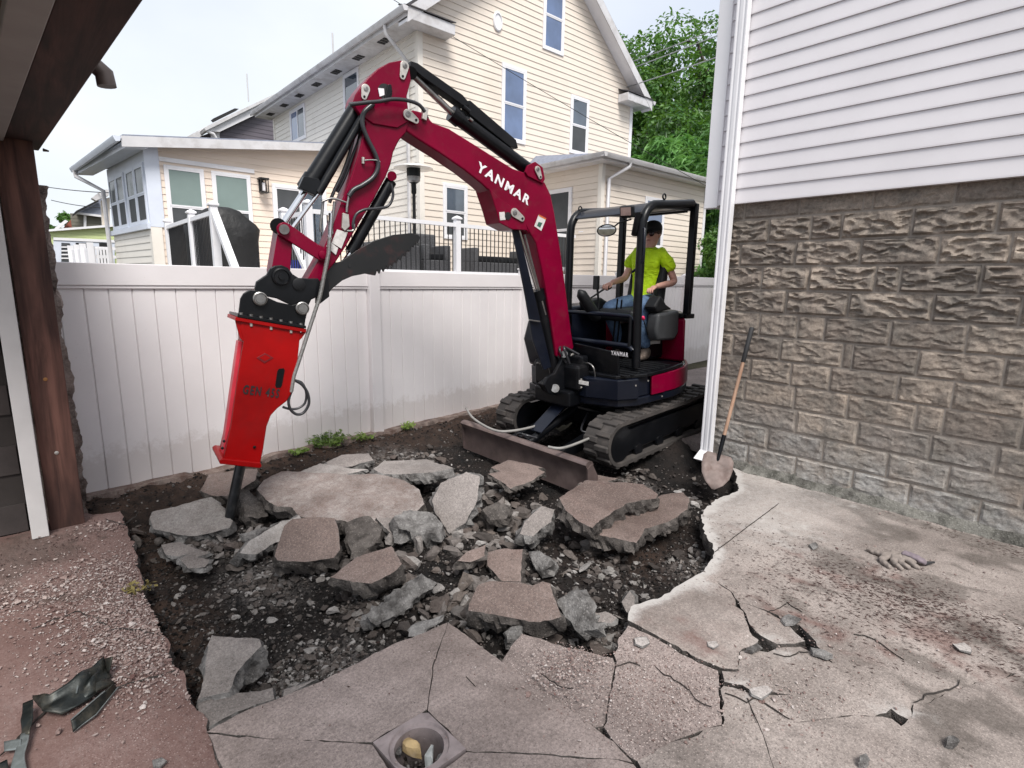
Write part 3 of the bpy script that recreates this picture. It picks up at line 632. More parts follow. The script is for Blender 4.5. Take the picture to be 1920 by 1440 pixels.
# chips and litter lying on the slabs
pc, scs = [], []
def lay(n, cx, cy, rx, ry, s0, ang=0):
    for _ in range(n):
        u = R_.gauss(0, .5)*rx; v = R_.gauss(0, .5)*ry; x = cx+u*math.cos(ang)-v*math.sin(ang); y = cy+u*math.sin(ang)+v*math.cos(ang)
        if x > XW-.02 or inpoly(x, y, PIT): continue
        s = min(.022, R_.lognormvariate(math.log(s0), .5)); pc.append((x, y, s*.3+.002)); scs.append(s)
for q, n, rx, ry, s0 in ((gz(150, 1080), 3200, .9, .35, .0050), (gz(240, 1140), 6500, .35, .6, .0048), (gz(60, 1120), 900, .5, .3, .0050), (gz(270, 1230), 2500, .2, .4, .0046), (gz(210, 985), 350, .3, .2, .007), (gz(60, 1250), 350, .5, .4, .0035),
                        (gz(1150, 1300), 1200, .3, .3, .003), (gz(1260, 1300), 1600, .35, .35, .003), (gz(1060, 1250), 1400, .25, .15, .0035), (gz(1550, 1150), 1500, .8, .6, .003), (gz(1800, 1100), 500, .5, 1.0, .0035), (gz(1500, 1340), 260, .4, .15, .004), (gz(900, 1240), 150, .2, .2, .003), (gz(1400, 1260), 160, .4, .3, .004), (gz(1700, 950), 260, .4, .8, .005), (gz(800, 1300), 120, .8, .4, .0028)):
    lay(n, q.x, q.y, rx, ry, s0)
scatter('stone_chips', pc, scs, M_chips, .5)
# litter: dead leaves / needles on the far right and left of the patio, flat dark red-brown slivers
V = []; F = []
def sliver(x, y, z, L, w, a, tilt):
    d = Vector((math.cos(a), math.sin(a), tilt)); s = Vector((-math.sin(a), math.cos(a), .1))*w; c = Vector((x, y, z)); b = len(V)
    V.extend([c-d*L, c+s, c+d*L, c-s, c+Vector((0, 0, -.0015))]); F.extend([(b, b+3, b+1), (b+1, b+3, b+2), (b, b+1, b+4), (b+1, b+2, b+4), (b+2, b+3, b+4), (b+3, b, b+4)])
for c, rx, ry, n in ((gz(1640, 940), .16, 1.1, 900), (gz(1800, 1180), .3, .6, 900), (gz(1700, 1120), .3, .5, 700), (gz(1550, 1120), .5, .6, 600), (gz(1500, 1050), .4, .8, 300), (gz(80, 1030), .4, .25, 260), (gz(260, 960), .3, .15, 150), (gz(1880, 1030), .12, .5, 200), (gz(820, 850, 0), .7, .25, 160), (gz(600, 1250, -.1), .3, .3, 60)):
    for _ in range(n):
        x = c.x+R_.gauss(0, .6)*rx; y = c.y+R_.gauss(0, .6)*ry
        if x > XW-.01: continue
        z = .004 if not inpoly(x, y, PIT) else soilz(x, y)+.01
        sliver(x, y, z, R_.uniform(.004, .018), R_.uniform(.0012, .0035), R_.gauss(-1.5, .45), R_.uniform(-.1, .25))
npmesh('leaf_litter', V, F, [simple('dead_litter', (.05, .022, .018), .9, var=.5, vs=30)], kind='stuff')

# hairline cracks and a saw cut: thin dark strips painted for the shade in them
M_crk = simple('crack_shade_paint', (.03, .025, .022), .95, var=.3, vs=30)
def crack(px, w, wob=.012, seed=0):
    P = G(px); V = []; F = []; Q = []
    for i in range(len(P)-1):
        k = max(2, int((P[i+1]-P[i]).length/.02))
        for j in range(k): Q.append(P[i].lerp(P[i+1], j/k))
    Q.append(P[-1]); n = len(Q)
    for i, q in enumerate(Q):
        d = (Q[min(i+1, n-1)]-Q[max(i-1, 0)]).normalized(); s = Vector((d.y, -d.x, 0)); o = wob*(noise.noise(Vector((q.x*9, q.y*9, seed)))+.6*noise.noise(Vector((q.x*30, q.y*30, seed)))); ww = w*(.45+.9*abs(noise.noise(Vector((q.x*14, q.y*14, seed+4)))))*min(1, (i+.3)/4, (n-i)/4)
        c = q+s*o+Vector((0, 0, .0085)); V += [c+s*ww-Vector((0, 0, .006)), c, c-s*ww-Vector((0, 0, .006))]
    for i in range(n-1): F += [(3*i, 3*i+1, 3*i+4, 3*i+3), (3*i+1, 3*i+2, 3*i+5, 3*i+4)]
    npmesh('crack_strip', V, F, [M_crk], parent=patio, loc=OFF[patio.name][:])
for i, (L, w, wb) in enumerate((([(1340, 1036), (1400, 990), (1460, 945)], .004, .003), ([(1450, 1228), (1480, 1232), (1515, 1224)], .004, .02), ([(1440, 1150), (1475, 1130), (1500, 1150)], .003, .02), ([(1402, 1298), (1440, 1325), (1478, 1352)], .005, .02), ([(1360, 1300), (1400, 1320), (1420, 1312)], .005, .02), ([(1012, 1268), (1045, 1290), (1075, 1292)], .004, .02), ([(1155, 1250), (1180, 1244), (1200, 1250)], .004, .01),
        ([(1530, 1222), (1560, 1244)], .003, .01), ([(1470, 1500), (1430, 1380), (1400, 1310)], .003, .004), ([(1712, 1318), (1760, 1300), (1788, 1288), (1800, 1275)], .006, .02), ([(1690, 1240), (1640, 1200), (1600, 1190)], .003, .02), ([(60, 1180), (140, 1150), (220, 1175), (300, 1190)], .004, .04), ([(0, 1420), (90, 1330), (190, 1300), (330, 1258)], .006, .01), ([(195, 975), (235, 985), (262, 960)], .006, .02), ([(1230, 1250), (1290, 1300), (1330, 1330)], .0025, .03), ([(875, 1270), (890, 1290)], .002, .005))): crack(L, w, wb, i)
# ------------------------------------------------------------------ broken-out concrete chunks lying in the pit
def chunk(label, px, z, t=0., s=0., th=.10, mats=None, jit=.006, rough=.022, seed=1, top=.003, dust=0., red=.05, expo=.1, dark=0., taper=0., name='concrete_slab', group='broken concrete pieces in the pit', cat='concrete slab', edge=.22):
    cx = sum(a for a, b in px)/len(px); cy = sum(b for a, b in px)/len(px); P = gz(cx, cy, z)
    aw = Vector((P.x, P.y, 0)).normalized(); la = Vector((aw.y, -aw.x, 0)); g = aw*t+la*s; n = Vector((-g.x, -g.y, 1))
    ol = [onplane(a, b, P, n) for a, b in px]
    o = slab_piece(name, ol, n, th, mats or [M_slab, M_broken], None, jit=jit, step=.022, grid=.03, rough=rough, seed=seed+20, topn=top, taper=taper, label=label, cat=cat, group=group)
    def fn(p):
        nn = fb(p.x*4, p.y*4, seed)*.5; d = dpoly(p, ol+[ol[0]])
        return dict(dust=max(0, min(1, max(dust+nn*dust, edge*sm(1-d/.014)))), red=max(0, min(1, red*.45+nn*red)), dark=max(0, min(1, dark+nn*dark)), expo=expo)
    paint(o, fn); return o
BG = [M_slabg, M_brokeng]; RG = [M_broken, M_broken]; RP = [M_brokeng, M_brokeng]
chunk('largest flat brown slab, lying behind the hammer point and sloping at its right edge', [(482, 917), (494, 899), (527, 883), (612, 886), (640, 889), (700, 888), (757, 899), (785, 917), (796, 944), (764, 975), (735, 972), (690, 984), (640, 976), (600, 974), (563, 967), (546, 950), (520, 948), (505, 941)], .04, .10, .03, .11, [M_slab, M_broken], seed=1, dust=.38, red=.35, dark=.15)
chunk('mottled slab left of the hammer point with pale vertical streaks', [(280, 972), (287, 959), (362, 940), (396, 931), (411, 944), (436, 977), (430, 989), (370, 1004), (332, 1002), (287, 989)], -.01, .38, .02, .09, BG, seed=2, dark=.45, dust=.35)
chunk('small slab against the fence curb behind the hammer point', [(391, 889), (445, 880), (482, 878), (479, 899), (452, 917), (426, 929), (396, 929), (376, 919)], -.02, .2, 0, .09, seed=3, dust=.2)
chunk('dark lumpy broken block right beside the hammer point', [(445, 929), (467, 921), (494, 938), (503, 966), (485, 974), (458, 966)], -.02, .55, -.2, .14, RG, .014, .03, seed=4, top=.018)
chunk('long grey edge piece wedged behind the square brown slab', [(450, 1036), (470, 1012), (531, 978), (560, 965), (580, 975), (545, 1006), (512, 1020), (480, 1040)], -.03, .7, -.5, .10, BG, seed=5, dust=.5, rough=.03, top=.008)
chunk('square brown slab standing proud in the pit with a dirty patch at its middle', [(533, 986), (548, 972), (600, 968), (627, 971), (634, 992), (638, 1030), (626, 1046), (570, 1053), (520, 1050), (515, 1042)], .04, .52, -.03, .12, jit=.004, seed=6, red=.3, dark=.28, rough=.024)
chunk('flat piece of exposed pebble aggregate between two brown slabs', [(648, 979), (689, 967), (717, 990), (712, 1006), (700, 1022), (661, 1036), (650, 1015)], -.02, .35, .1, .10, RG, seed=7, top=.008)
chunk('pale rough rock-like block right of the pebble aggregate piece', [(738, 972), (756, 959), (805, 960), (828, 980), (822, 1000), (790, 998), (748, 992)], .05, .35, -.1, .15, RP, .016, .035, seed=8, top=.02, taper=.01)
chunk('small pale triangular wedge tucked beside the rough rock-like block', [(705, 970), (736, 972), (747, 1000), (736, 1006)], .0, .4, 0, .09, BG, seed=9)
chunk('brown slab with a sharp right corner overhanging a dark hollow', [(619, 1083), (666, 1045), (734, 1023), (753, 1056), (737, 1072), (696, 1093), (662, 1090)], .045, .26, .14, .12, jit=.004, seed=10, red=.3, rough=.024, dust=.12)
chunk('long rough grey piece lying on edge below the sharp cornered brown slab', [(689, 1157), (733, 1115), (794, 1080), (820, 1094), (800, 1110), (705, 1172)], -.05, .75, -.55, .075, RP, .012, .02, seed=11, top=.014)
chunk('wedge shaped slab at the front left corner of the pit', [(396, 1190), (486, 1196), (491, 1210), (460, 1240), (443, 1263), (430, 1298), (370, 1310), (378, 1281)], .01, .06, .04, .11, [M_slabg, M_brokeng], seed=12, dark=.35, dust=.2, rough=.024)
chunk('narrow cracked strip along the front edge of the pit', [(371, 1317), (430, 1302), (511, 1288), (514, 1308), (445, 1334), (386, 1363)], -.022, 0, 0, .08, BG, seed=13, dark=.3)
chunk('small chip of slab at the right end of the cracked strip', [(533, 1290), (575, 1279), (596, 1272), (560, 1290), (530, 1303)], -.03, .1, 0, .05, BG, seed=14)
chunk('rounded flat slab behind the large slab, nearest the weeds by the fence', [(699, 879), (719, 864), (798, 860), (850, 877), (810, 885), (759, 888), (719, 888)], .08, -.03, .03, .10, BG, seed=15, dust=.3)
chunk('tall grey slab leaning up in the middle of the heap', [(810, 937), (826, 905), (874, 884), (900, 893), (893, 940), (872, 980), (842, 1000), (816, 962)], .10, 1.1, .35, .11, BG, seed=16, rough=.03, dark=.25, red=.05)
chunk('thin brown slab fragment lying closest to the dozer blade', [(921, 876), (953, 861), (1000, 871), (1018, 876), (975, 880), (940, 884)], .07, .05, 0, .05, seed=17, name='concrete_flake')
chunk('brown leaf shaped slab in front of the thin fragment by the dozer blade', [(915, 888), (950, 880), (1008, 877), (1022, 884), (1000, 899), (957, 916), (935, 900)], .07, .08, -.06, .05, seed=18)
chunk('large brown slab resting on top of another, in front of the dozer blade', [(1048, 933), (1099, 900), (1206, 907), (1234, 925), (1230, 933), (1174, 943), (1123, 978), (1111, 989), (1087, 978), (1060, 955)], .15, .10, -.05, .11, seed=19, red=.42, rough=.026, expo=.2)
chunk('lower brown slab partly covered by the large one, nearest the shovel', [(1110, 1000), (1143, 965), (1202, 940), (1240, 928), (1281, 923), (1293, 935), (1289, 955), (1258, 974), (1210, 990), (1194, 1018), (1151, 1006)], .035, .05, -.04, .10, seed=20, red=.35, rough=.026)
chunk('flat taupe slab nearest the middle of the front edge, under which it is dark', [(897, 1096), (917, 1089), (976, 1091), (996, 1097), (1016, 1090), (1032, 1093), (1036, 1109), (1053, 1156), (1012, 1166), (957, 1157), (878, 1143), (880, 1130)], .06, .34, .05, .11, seed=21, red=.02, dust=.12)
chunk('thick block of coarse aggregate tipped on end at the front of the pit', [(1036, 1123), (1083, 1100), (1095, 1121), (1120, 1180), (1085, 1186), (1056, 1157)], .03, .9, .5, .12, RP, .012, .025, seed=22, top=.012)
chunk('grey curved block standing left of the large brown slab', [(984, 976), (1016, 949), (1040, 955), (1034, 978), (1000, 1004), (975, 1000)], .05, .5, -.2, .13, BG, seed=23, rough=.03, dark=.3)
chunk('sunken brown slab tilted down behind the flat taupe slab', [(912, 1036), (945, 1028), (980, 1028), (976, 1089), (943, 1089), (914, 1060)], -.05, .35, .3, .09, seed=24, red=.4)
chunk('small brown flake leaning up beside the sunken brown slab', [(858, 1052), (874, 1036), (912, 1020), (909, 1042), (885, 1052)], .0, .25, -.2, .06, seed=25, name='concrete_flake')
chunk('whitish gravelly lump right of the sunken brown slab', [(990, 1034), (1012, 1034), (1040, 1056), (1024, 1068), (1000, 1056)], -.05, .7, .3, .09, RP, .012, .02, seed=26, top=.015)
chunk('pinkish flake between the coarse block and the right pavement', [(1115, 1149), (1135, 1145), (1157, 1158), (1147, 1168), (1119, 1168)], -.04, .3, .0, .035, [M_slabg, M_brokeng], seed=27, red=.35, name='concrete_flake')
chunk('small upright chip near the right pavement edge', [(1166, 1128), (1180, 1108), (1190, 1118), (1190, 1140), (1175, 1148)], -.06, 1.4, .4, .05, BG, seed=28, name='concrete_flake')
chunk('thin brown flake left of the square slab', [(337, 1048), (350, 1040), (392, 1049), (384, 1062), (352, 1064)], -.06, .15, 0, .04, [M_slabg, M_brokeng], seed=29, name='concrete_flake')
chunk('pale flat flake just below the mottled slab', [(303, 1020), (340, 1016), (366, 1030), (392, 1036), (360, 1046), (312, 1040)], -.05, .15, .05, .05, BG, seed=30, name='concrete_flake')
chunk('pair of flat slab remnants under the weeds by the fence', [(612, 866), (640, 852), (690, 850), (700, 862), (660, 874), (625, 878)], .03, .1, 0, .08, BG, seed=31)
chunk('low dusty slab remnant left of the rounded flat slab', [(560, 884), (600, 868), (660, 878), (690, 880), (640, 890), (600, 888)], .02, .1, 0, .06, BG, seed=32, dust=.4)
chunk('light splinter of slab lying at the pit edge above the near pavement tip', [(768, 1176), (812, 1160), (832, 1152), (815, 1168), (785, 1184), (770, 1186)], -.015, .1, 0, .03, RP, seed=33, name='concrete_flake')
chunk('small grey block in the gap left of the thick coarse block', [(945, 1185), (960, 1172), (980, 1172), (975, 1190), (952, 1200)], -.04, .5, 0, .06, RP, seed=34, top=.01)
chunk('brown flat piece under the lower right end of the dozer blade', [(1085, 905), (1120, 890), (1160, 896), (1130, 905)], -.0, .1, 0, .05, seed=35)
chunk('squarish dark lump between the leaning slab and the grey curved block', [(905, 955), (930, 940), (960, 948), (950, 972), (920, 975)], .0, .5, 0, .09, RG, seed=36, top=.015)
chunk('thin sliver right of the mottled slab under the hammer', [(452, 1000), (480, 990), (520, 985), (505, 1000), (470, 1012)], -.06, .3, .1, .04, RP, seed=37, name='concrete_flake')
# loose flakes & stones on the right pavement
def flake(label, px, z=.004, th=.012, mats=None, **kw): mats = mats or [M_flake, M_brokeng]; return chunk(label, px, z+th, 0, 0, th, mats, .004, .004, name='concrete_flake', group='loose concrete flakes on the pavement', cat='concrete flake', **kw)
flake('thin round flake on the pavement just right of the pit edge crack', [(1190, 1195), (1212, 1193), (1218, 1204), (1205, 1212), (1192, 1206)], seed=50)
flake('thin oval flake on the pinkish triangular slab', [(1326, 1202), (1342, 1201), (1348, 1208), (1338, 1215), (1328, 1210)], seed=51)
flake('pale flake broken off beside the right chiselled hole', [(1520, 1212), (1545, 1218), (1562, 1227), (1548, 1229), (1525, 1222)], .01, .02, RP, seed=52)
flake('flat pale flake above the chiselled holes', [(1466, 1160), (1480, 1151), (1502, 1158), (1488, 1168), (1472, 1168)], .006, .014, RP, seed=53)
flake('oval grey stone flake in the red stained area', [(1786, 1206), (1808, 1203), (1822, 1214), (1820, 1222), (1800, 1217)], seed=54)
flake('small pale chip left of the chiselled holes', [(1398, 1216), (1420, 1205), (1428, 1212), (1412, 1220)], .004, .02, RP, seed=55)
flake('flake lifted over the star shaped crack', [(1405, 1290), (1440, 1284), (1448, 1292), (1428, 1308), (1410, 1300)], .006, .016, seed=56)
flake('grey angular stone near the bottom right of the pavement', [(1774, 1380), (1788, 1376), (1798, 1384), (1788, 1392), (1776, 1390)], .006, .03, RP, seed=57)
flake('pale pebble-like stone below the long crack', [(1612, 1416), (1624, 1410), (1630, 1420), (1622, 1428), (1612, 1426)], .006, .03, RP, seed=58)
flake('small pale stone on the pavement left of the glove', [(1518, 1020), (1530, 1017), (1534, 1024), (1524, 1028)], .004, .016, RP, seed=59)
flake('white round pebble on the near left pavement', [(286, 1424), (302, 1418), (312, 1424), (300, 1434), (288, 1434)], .004, .016, RP, seed=60)
# stones in the drain
for lb, a, b, r, mt, sd in (('ochre stone lying in the drain hole', 778, 1392, .045, simple('ochre_stone', (.50, .36, .18), .8, var=.4, vs=25, bs=40, bst=.6, dirt=(.6, .5, .4), dirt_amt=.5, ds=20), 3), ('white stone lying in the drain hole', 806, 1412, .042, simple('white_stone', (.52, .54, .52), .7, var=.3, vs=25, bs=40, bst=.6, dirt=(.25, .2, .18), dirt_amt=.3, ds=20), 9), ('grey cracked stone at the left of the drain hole', 748, 1402, .03, M_brokeng, 5), ('small grey stone at the right of the drain hole', 826, 1408, .026, M_brokeng, 7)):
    P = gz(a, b, -.035); P.z = -.06; v = IV2.copy(); rr = np.random.default_rng(sd)
    for q in range(14):
        d = rr.normal(size=3); d /= np.linalg.norm(d); c = rr.uniform(.3, .6); t = np.maximum(v@d-c, 0); v -= t[:, None]*d
    v = v*np.array([1, .7, .9])*r*1.3; th = rr.uniform(0, 3); v = v@np.array([[math.cos(th), -math.sin(th), 0], [math.sin(th), math.cos(th), 0], [0, 0, 1]])
    npmesh('stone', v+np.array(P[:]), IF2, [mt], loc=P[:], label=lb, cat='stone', group='stones in the drain')
pts = [(cen.x+R_.gauss(0, .035), cen.y+R_.gauss(0, .035), -.16+R_.uniform(0, .06)) for _ in range(140)]
scatter('drain_gravel', pts, [R_.uniform(.006, .018) for _ in pts], M_gravl, .7)

# ------------------------------------------------------------------ fence
fence = thing('vinyl_fence', (2.75, 5.45, 0), 'long white vinyl privacy fence behind the breaker and excavator', 'fence')
fa = math.atan2(5.46-5.2, 2.75-.22); fd = Vector((math.cos(fa), math.sin(fa), 0)); fnn = Vector((fd.y, -fd.x, 0))   # toward camera
F0 = Vector((2.79, 5.47, 0))
def FR(p): return F0+fd*p[0]+fnn*p[1]+Vector((0, 0, p[2]))
panW = 2.40
def post(u, top=1.83):
    m = MB(FR); m.b2((u-.064, -.05, -.15), (u+.064, .078, top)); o = m.build('fence_post', M_vinyl, fence, bevel=.006)
    m = MB(FR); m.b2((u-.073, -.06, top), (u+.073, .088, top+.015)); b = Vector((u, .014, top+.015)); 
    m.add([(u-.066, -.052, top+.015), (u+.066, -.052, top+.015), (u+.066, .08, top+.015), (u-.066, .08, top+.015), (u, .014, top+.05)], [(0, 1, 4), (1, 2, 4), (2, 3, 4), (3, 0, 4)])
    m.build('post_cap', M_vinyl, o)
base = [-.02]
for ip, (u0, dz) in enumerate(((-2.53-.3, .0), (.064, 0), (2.53, .03), (5.0, .06), (7.4, .06))):
    a = u0+(0 if ip == 0 else .0); b = (u0+2.40) if ip else -.064
    if ip == 0: a = -3.1
    top = 1.785+dz
    m = MB(FR); m.b2((a, -.012, top-.165), (b, .040, top)); m.b2((a, -.004, top-.19), (b, .032, top-.165)); m.build('top_rail', M_vinyl, fence, bevel=.005)
    m = MB(FR); m.b2((a, -.03, -.06+dz), (b, -.004, .06+dz)); m.build('bottom_rail', M_vinyl, fence)
    u = a+.01; w = .1525
    while u < b-.02:
        e = min(u+w, b-.01); m = MB(FR)
        z0 = -.06+dz; z1 = top-.18; g = .0045
        prof = [(u+.0015, .010), (u+.0015+g, .017), (e-.0015-g, .017), (e-.0015, .010), (e-.0015, -.0), (u+.0015, -.0)]
        m.prism([(x, y, z0) for x, y in prof], (0, 0, z1-z0)); m.build('fence_board', M_vinyl, fence); u = e
for u in (0, 2.46, 4.93, 7.4): post(u, 1.83+(.03 if u > 2 else 0))
m = MB(FR); m.b2((-3.05, .0, .04), (9.8, .004, 1.62)); m.build('board_backing', M_vinyl, fence)
# concrete curb the fence stands on (rough, partly broken away)
m = MB(); pts = []
N = 150
for side in (0, 1):
    for i in range(N):
        u = -3.0+i*.065; n1 = .02*fb(u*5, side*3, 2); pts.append(FR((u, (.11+n1) if side == 0 else -.12, .028+.014*fb(u*4, 1, 7)-(.03 if side == 0 and abs(u+1.6) < .35 else 0))))
for i in range(N):
    u = -3.0+i*.065; pts.append(FR((u, .16+.04*fb(u*6, 4, 2), -.25)))
F = []
for i in range(N-1): F.append((i, i+1, N+i+1, N+i)); F.append((2*N+i, 2*N+i+1, i+1, i))
npmesh('curb', pts, F, [rough_stone('curb_concrete', (.13, .08, .065), (.30, .24, .21), (.4, .36, .33))], kind='structure')
# weeds at the fence foot
def weed(label, P, n, R, hh, seed, mat=M_weed):
    r = random.Random(seed); V = []; F = []; m = MB()
    for i in range(n):
        a = r.uniform(0, 6.28); d = R*math.sqrt(r.random())*.6; b = P+Vector((math.cos(a)*d, math.sin(a)*d*.6, 0)); tp = b+Vector((math.cos(a)*R*r.uniform(.2, .7), math.sin(a)*R*.4, hh*r.uniform(.4, 1)))
        m.tube([b, b.lerp(tp, .5)+Vector((0, 0, hh*.15)), tp], .0015, 4)
        for k in range(7):
            c = b.lerp(tp, .3+.7*k/6)+Vector((r.gauss(0, .012), r.gauss(0, .012), r.gauss(0, .01))); s = r.uniform(.009, .024)
            x = Vector((r.gauss(0, 1), r.gauss(0, 1), r.gauss(0, .5))).normalized(); y = x.cross(Vector((r.gauss(0, .6), r.gauss(0, .6), 1)).normalized()).normalized()
            q = len(V); V += [c-x*s, c-y*s*.45, c+x*s*.4-y*s*.4, c+x*s*1.1, c+x*s*.4+y*s*.4, c+y*s*.45]; F.append((q, q+1, q+2)); F.append((q, q+2, q+3)); F.append((q, q+3, q+4)); F.append((q, q+4, q+5))
    root = thing('weed', P, label, 'weed', 'weeds along the fence foot')
    m.build('stem', mat, root); npmesh('leaves', V, F, [mat], parent=root, loc=P[:])
weed('big leafy weed clump at the fence foot behind the large slab', gz(615, 835, .02), 75, .19, .13, 1)
weed('low weed right of the big leafy clump', gz(680, 822, .02), 22, .12, .05, 2)
weed('small weed tuft at the fence right of the fence post', gz(765, 803, .02), 22, .08, .07, 3)
weed('sparse weed sprouting left of the big leafy clump', gz(560, 850, .02), 14, .09, .05, 4)
weed('dry yellow grass tuft on the left edge of the pit', gz(262, 1105, 0), 9, .06, .03, 5, simple('dry_grass', (.20, .16, .05), .8, var=.3))

# ------------------------------------------------------------------ white house (right)
wh = thing('white_house', (XW, 0, 0), 'white sided house with rock-faced block foundation on the right', 'house')
MB().b2((XW+.0205, -2.5, -.2), (XW+7, 2.66, 2.44)).build('foundation_wall', simple('pale_mortar', (.30, .262, .228), .9, var=.3, vs=9, bs=80, bst=.4), wh)
JR = [(130, [190, 248, 472, 730, 768, 1098]), (240, [185, 345, 515, 640, 925, 1270]), (355, [228, 450, 715, 1035]), (470, [312, 505, 775, 875, 1205]), (585, [203, 410, 665, 1010, 1370]), (695, [300, 455, 565, 835, 1150]), (790, [190, 385, 640, 680, 950, 1310]), (880, [262, 428, 590, 870, 1100]), (1000, [235, 440, 660, 945, 1060]), (1110, [190, 445, 700, 1005]), (1180, [330, 560, 830, 1090]), (1230, [250, 450, 690, 930])]
ch = .2035; ztop = 2.475; rb = random.Random(3)
def rockface(y0, y1, z0, z1, seed, deep):
    nu, nv = max(6, int((y1-y0)/.0085)), 23; V = []; F = []; r = random.Random(int(seed*1000)); w = y1-y0; h_ = z1-z0; cuts = []
    for _ in range(int(12+w*42)):
        cuts.append((y0+w*r.random(), z0+h_*r.random(), r.uniform(.03, .10), r.uniform(.014, .042), r.uniform(.012, .034), r.uniform(-.35, .35)))
    for j in range(nv+1):
        for i in range(nu+1):
            a = i/nu; b = j/nv; y = y0+w*a; z = z0+h_*b
            e = min(a*w, (1-a)*w, b*h_, (1-b)*h_); k = sm((e-.003+.006*noise.noise(Vector((y*14, z*14, seed))))/.014)
            c = 0; wy = .012*noise.noise(Vector((y*16, z*20, seed))); wz = .010*noise.noise(Vector((y*18, z*14, seed+5)))
            for (cy, cz, ry, rz, D, tl) in cuts:
                dy = (y-cy+wy)/ry; dz = (z-cz-tl*(y-cy)+wz)/rz; q = dy*dy+dz*dz
                if q < 1: c = max(c, D*(1-q)*(1+.75*dz))
            h = .006+deep*(.024-c)+.0025*noise.noise(Vector((y*60, z*60, seed)))+.003*noise.noise(Vector((y*24, z*24, seed)))
            V.append((XW+.018-k*max(.0, h), y, z))
    for j in range(nv):
        for i in range(nu): p = j*(nu+1)+i; F.append((p, p+nu+1, p+nu+2, p+1))
    b = len(V); rim = [i for i in range(nu+1)]+[j*(nu+1)+nu for j in range(1, nv+1)]+[nv*(nu+1)+i for i in range(nu-1, -1, -1)]+[j*(nu+1) for j in range(nv-1, 0, -1)]
    for i in rim: V.append((XW+.032, V[i][1], V[i][2]))
    for k in range(len(rim)): k2 = (k+1) % len(rim); F.append((rim[k], rim[k2], b+k2, b+k))
    return npmesh('block', V, F, [M_block], parent=wh, smooth=True, loc=OFF[wh.name][:])
for r, (ym, js) in enumerate(JR):
    z1 = ztop-ch*(r)+.0; z0 = z1-ch
    if r == 0: z1 = 2.44
    ys = sorted([gx(1280+jx/2.18, 340+ym/2.18, XW).y for jx in js], reverse=True)
    ys = [2.66]+[y for y in ys if y < 2.5]
    y = ys[-1]
    while y > -2.4: y -= rb.uniform(.36, .5); ys.append(y)
    for i in range(len(ys)-1):
        if ys[i]-ys[i+1] < .03: continue
        g = .0065; deep = (1.0 if 1 <= r <= 4 else .38 if r < 8 else .22)*rb.uniform(.8, 1.15)
        if ys[i]-ys[i+1] < .09: deep *= .2
        o = rockface(ys[i+1]+g, ys[i]-g, max(z0+g, -.03), z1-g, r*13+i+rb.random(), deep)
        o.data.set_sharp_from_angle(angle=rad(24)) if hasattr(o.data, 'set_sharp_from_angle') else None
# rough mortar / debris skirt where wall meets slab
m = MB(); V = []; F = []; N = 160
for i in range(N):
    y = 2.6-i*.031; n1 = fb(y*4, 1, 3)
    V += [(XW+.02, y, .075+.03*n1), (XW-.015-.01*n1, y, .045+.022*fb(y*9, 2, 2)), (XW-.035-.025*fb(y*7, 5, 1), y, .014+.012*fb(y*13, 2, 8)), (XW-.07-.04*fb(y*5, 9, 1), y, -.01)]
for i in range(N-1):
    for k in range(3): F.append((4*i+k, 4*i+k+1, 4*i+k+5, 4*i+k+4))
npmesh('wall_base', V, F, [rough_stone('wall_base_render', (.07, .068, .058), (.22, .212, .19), (.36, .35, .32))], parent=wh, smooth=True, loc=OFF[wh.name][:])
# siding: each course its own board
SX = XW-.035; ez = .127; zb = 2.408
yc = gx(1322, 393, SX).y; ysd = gx(1346, 393, SX).y
MB().b2((SX+.02, -2.5, zb-.0), (SX+7, yc-.004, 7.5)).build('wall', M_white, wh)
k = 0; z = zb
while z < 7.2:
    m = MB(); m.prism([(SX-.013, 0, z), (SX-.013, 0, z+.012), (SX-.003, 0, z+ez*.96), (SX+.0, 0, z+ez+.004), (SX+.02, 0, z+ez+.004), (SX+.02, 0, z)], (0, -2.5-ysd, 0))
    m.v = [v+Vector((0, ysd, 0)) for v in m.v]; m.build('siding_board', M_white, wh); z += ez; k += 1
MB().b2((SX-.024, ysd-.0, zb-.02), (SX+.06, yc, 7.4)).build('corner_board', M_trim, wh, bevel=.004)
ds = thing('downspout', (SX-.05, 2.64, 0), 'white ribbed downspout on the corner of the white house, with a kicked-out foot', 'downspout')
dy0 = gx(1352.5, 390, SX-.06).y; dy1 = gx(1372.5, 390, SX-.06).y
pr = [(-.032, dy1), (-.032, dy0)]
m = MB(); x0 = SX-.085; x1 = SX-.02; prof = []
ysp = dy0-dy1
for i in range(9):
    t = i/8; prof.append((x0+(.006 if i in (2, 6) else 0), dy1+ysp*t))
prof += [(x1, dy0), (x1, dy1)]
m.prism([(x, y, .10) for x, y in prof], (0, 0, 7.0)); m.build('pipe', M_trim, ds, bevel=.003)
m = MB(); q = Vector((x0, 0, 0)); m.prism([(x0, dy1, .10), (x1, dy1, .10), (x1-.10, dy1, .0), (x1-.16, dy1, .0), (x0-.03, dy1, .03)] if False else [(x0-.002, dy1-.002, .12), (x1, dy1-.002, .12), (x1-.01, dy1-.002, .07), (x1-.10, dy1-.002, .015), (x0-.11, dy1-.002, .055)], (0, ysp+.004, 0)); m.build('foot', M_trim, ds, bevel=.003)

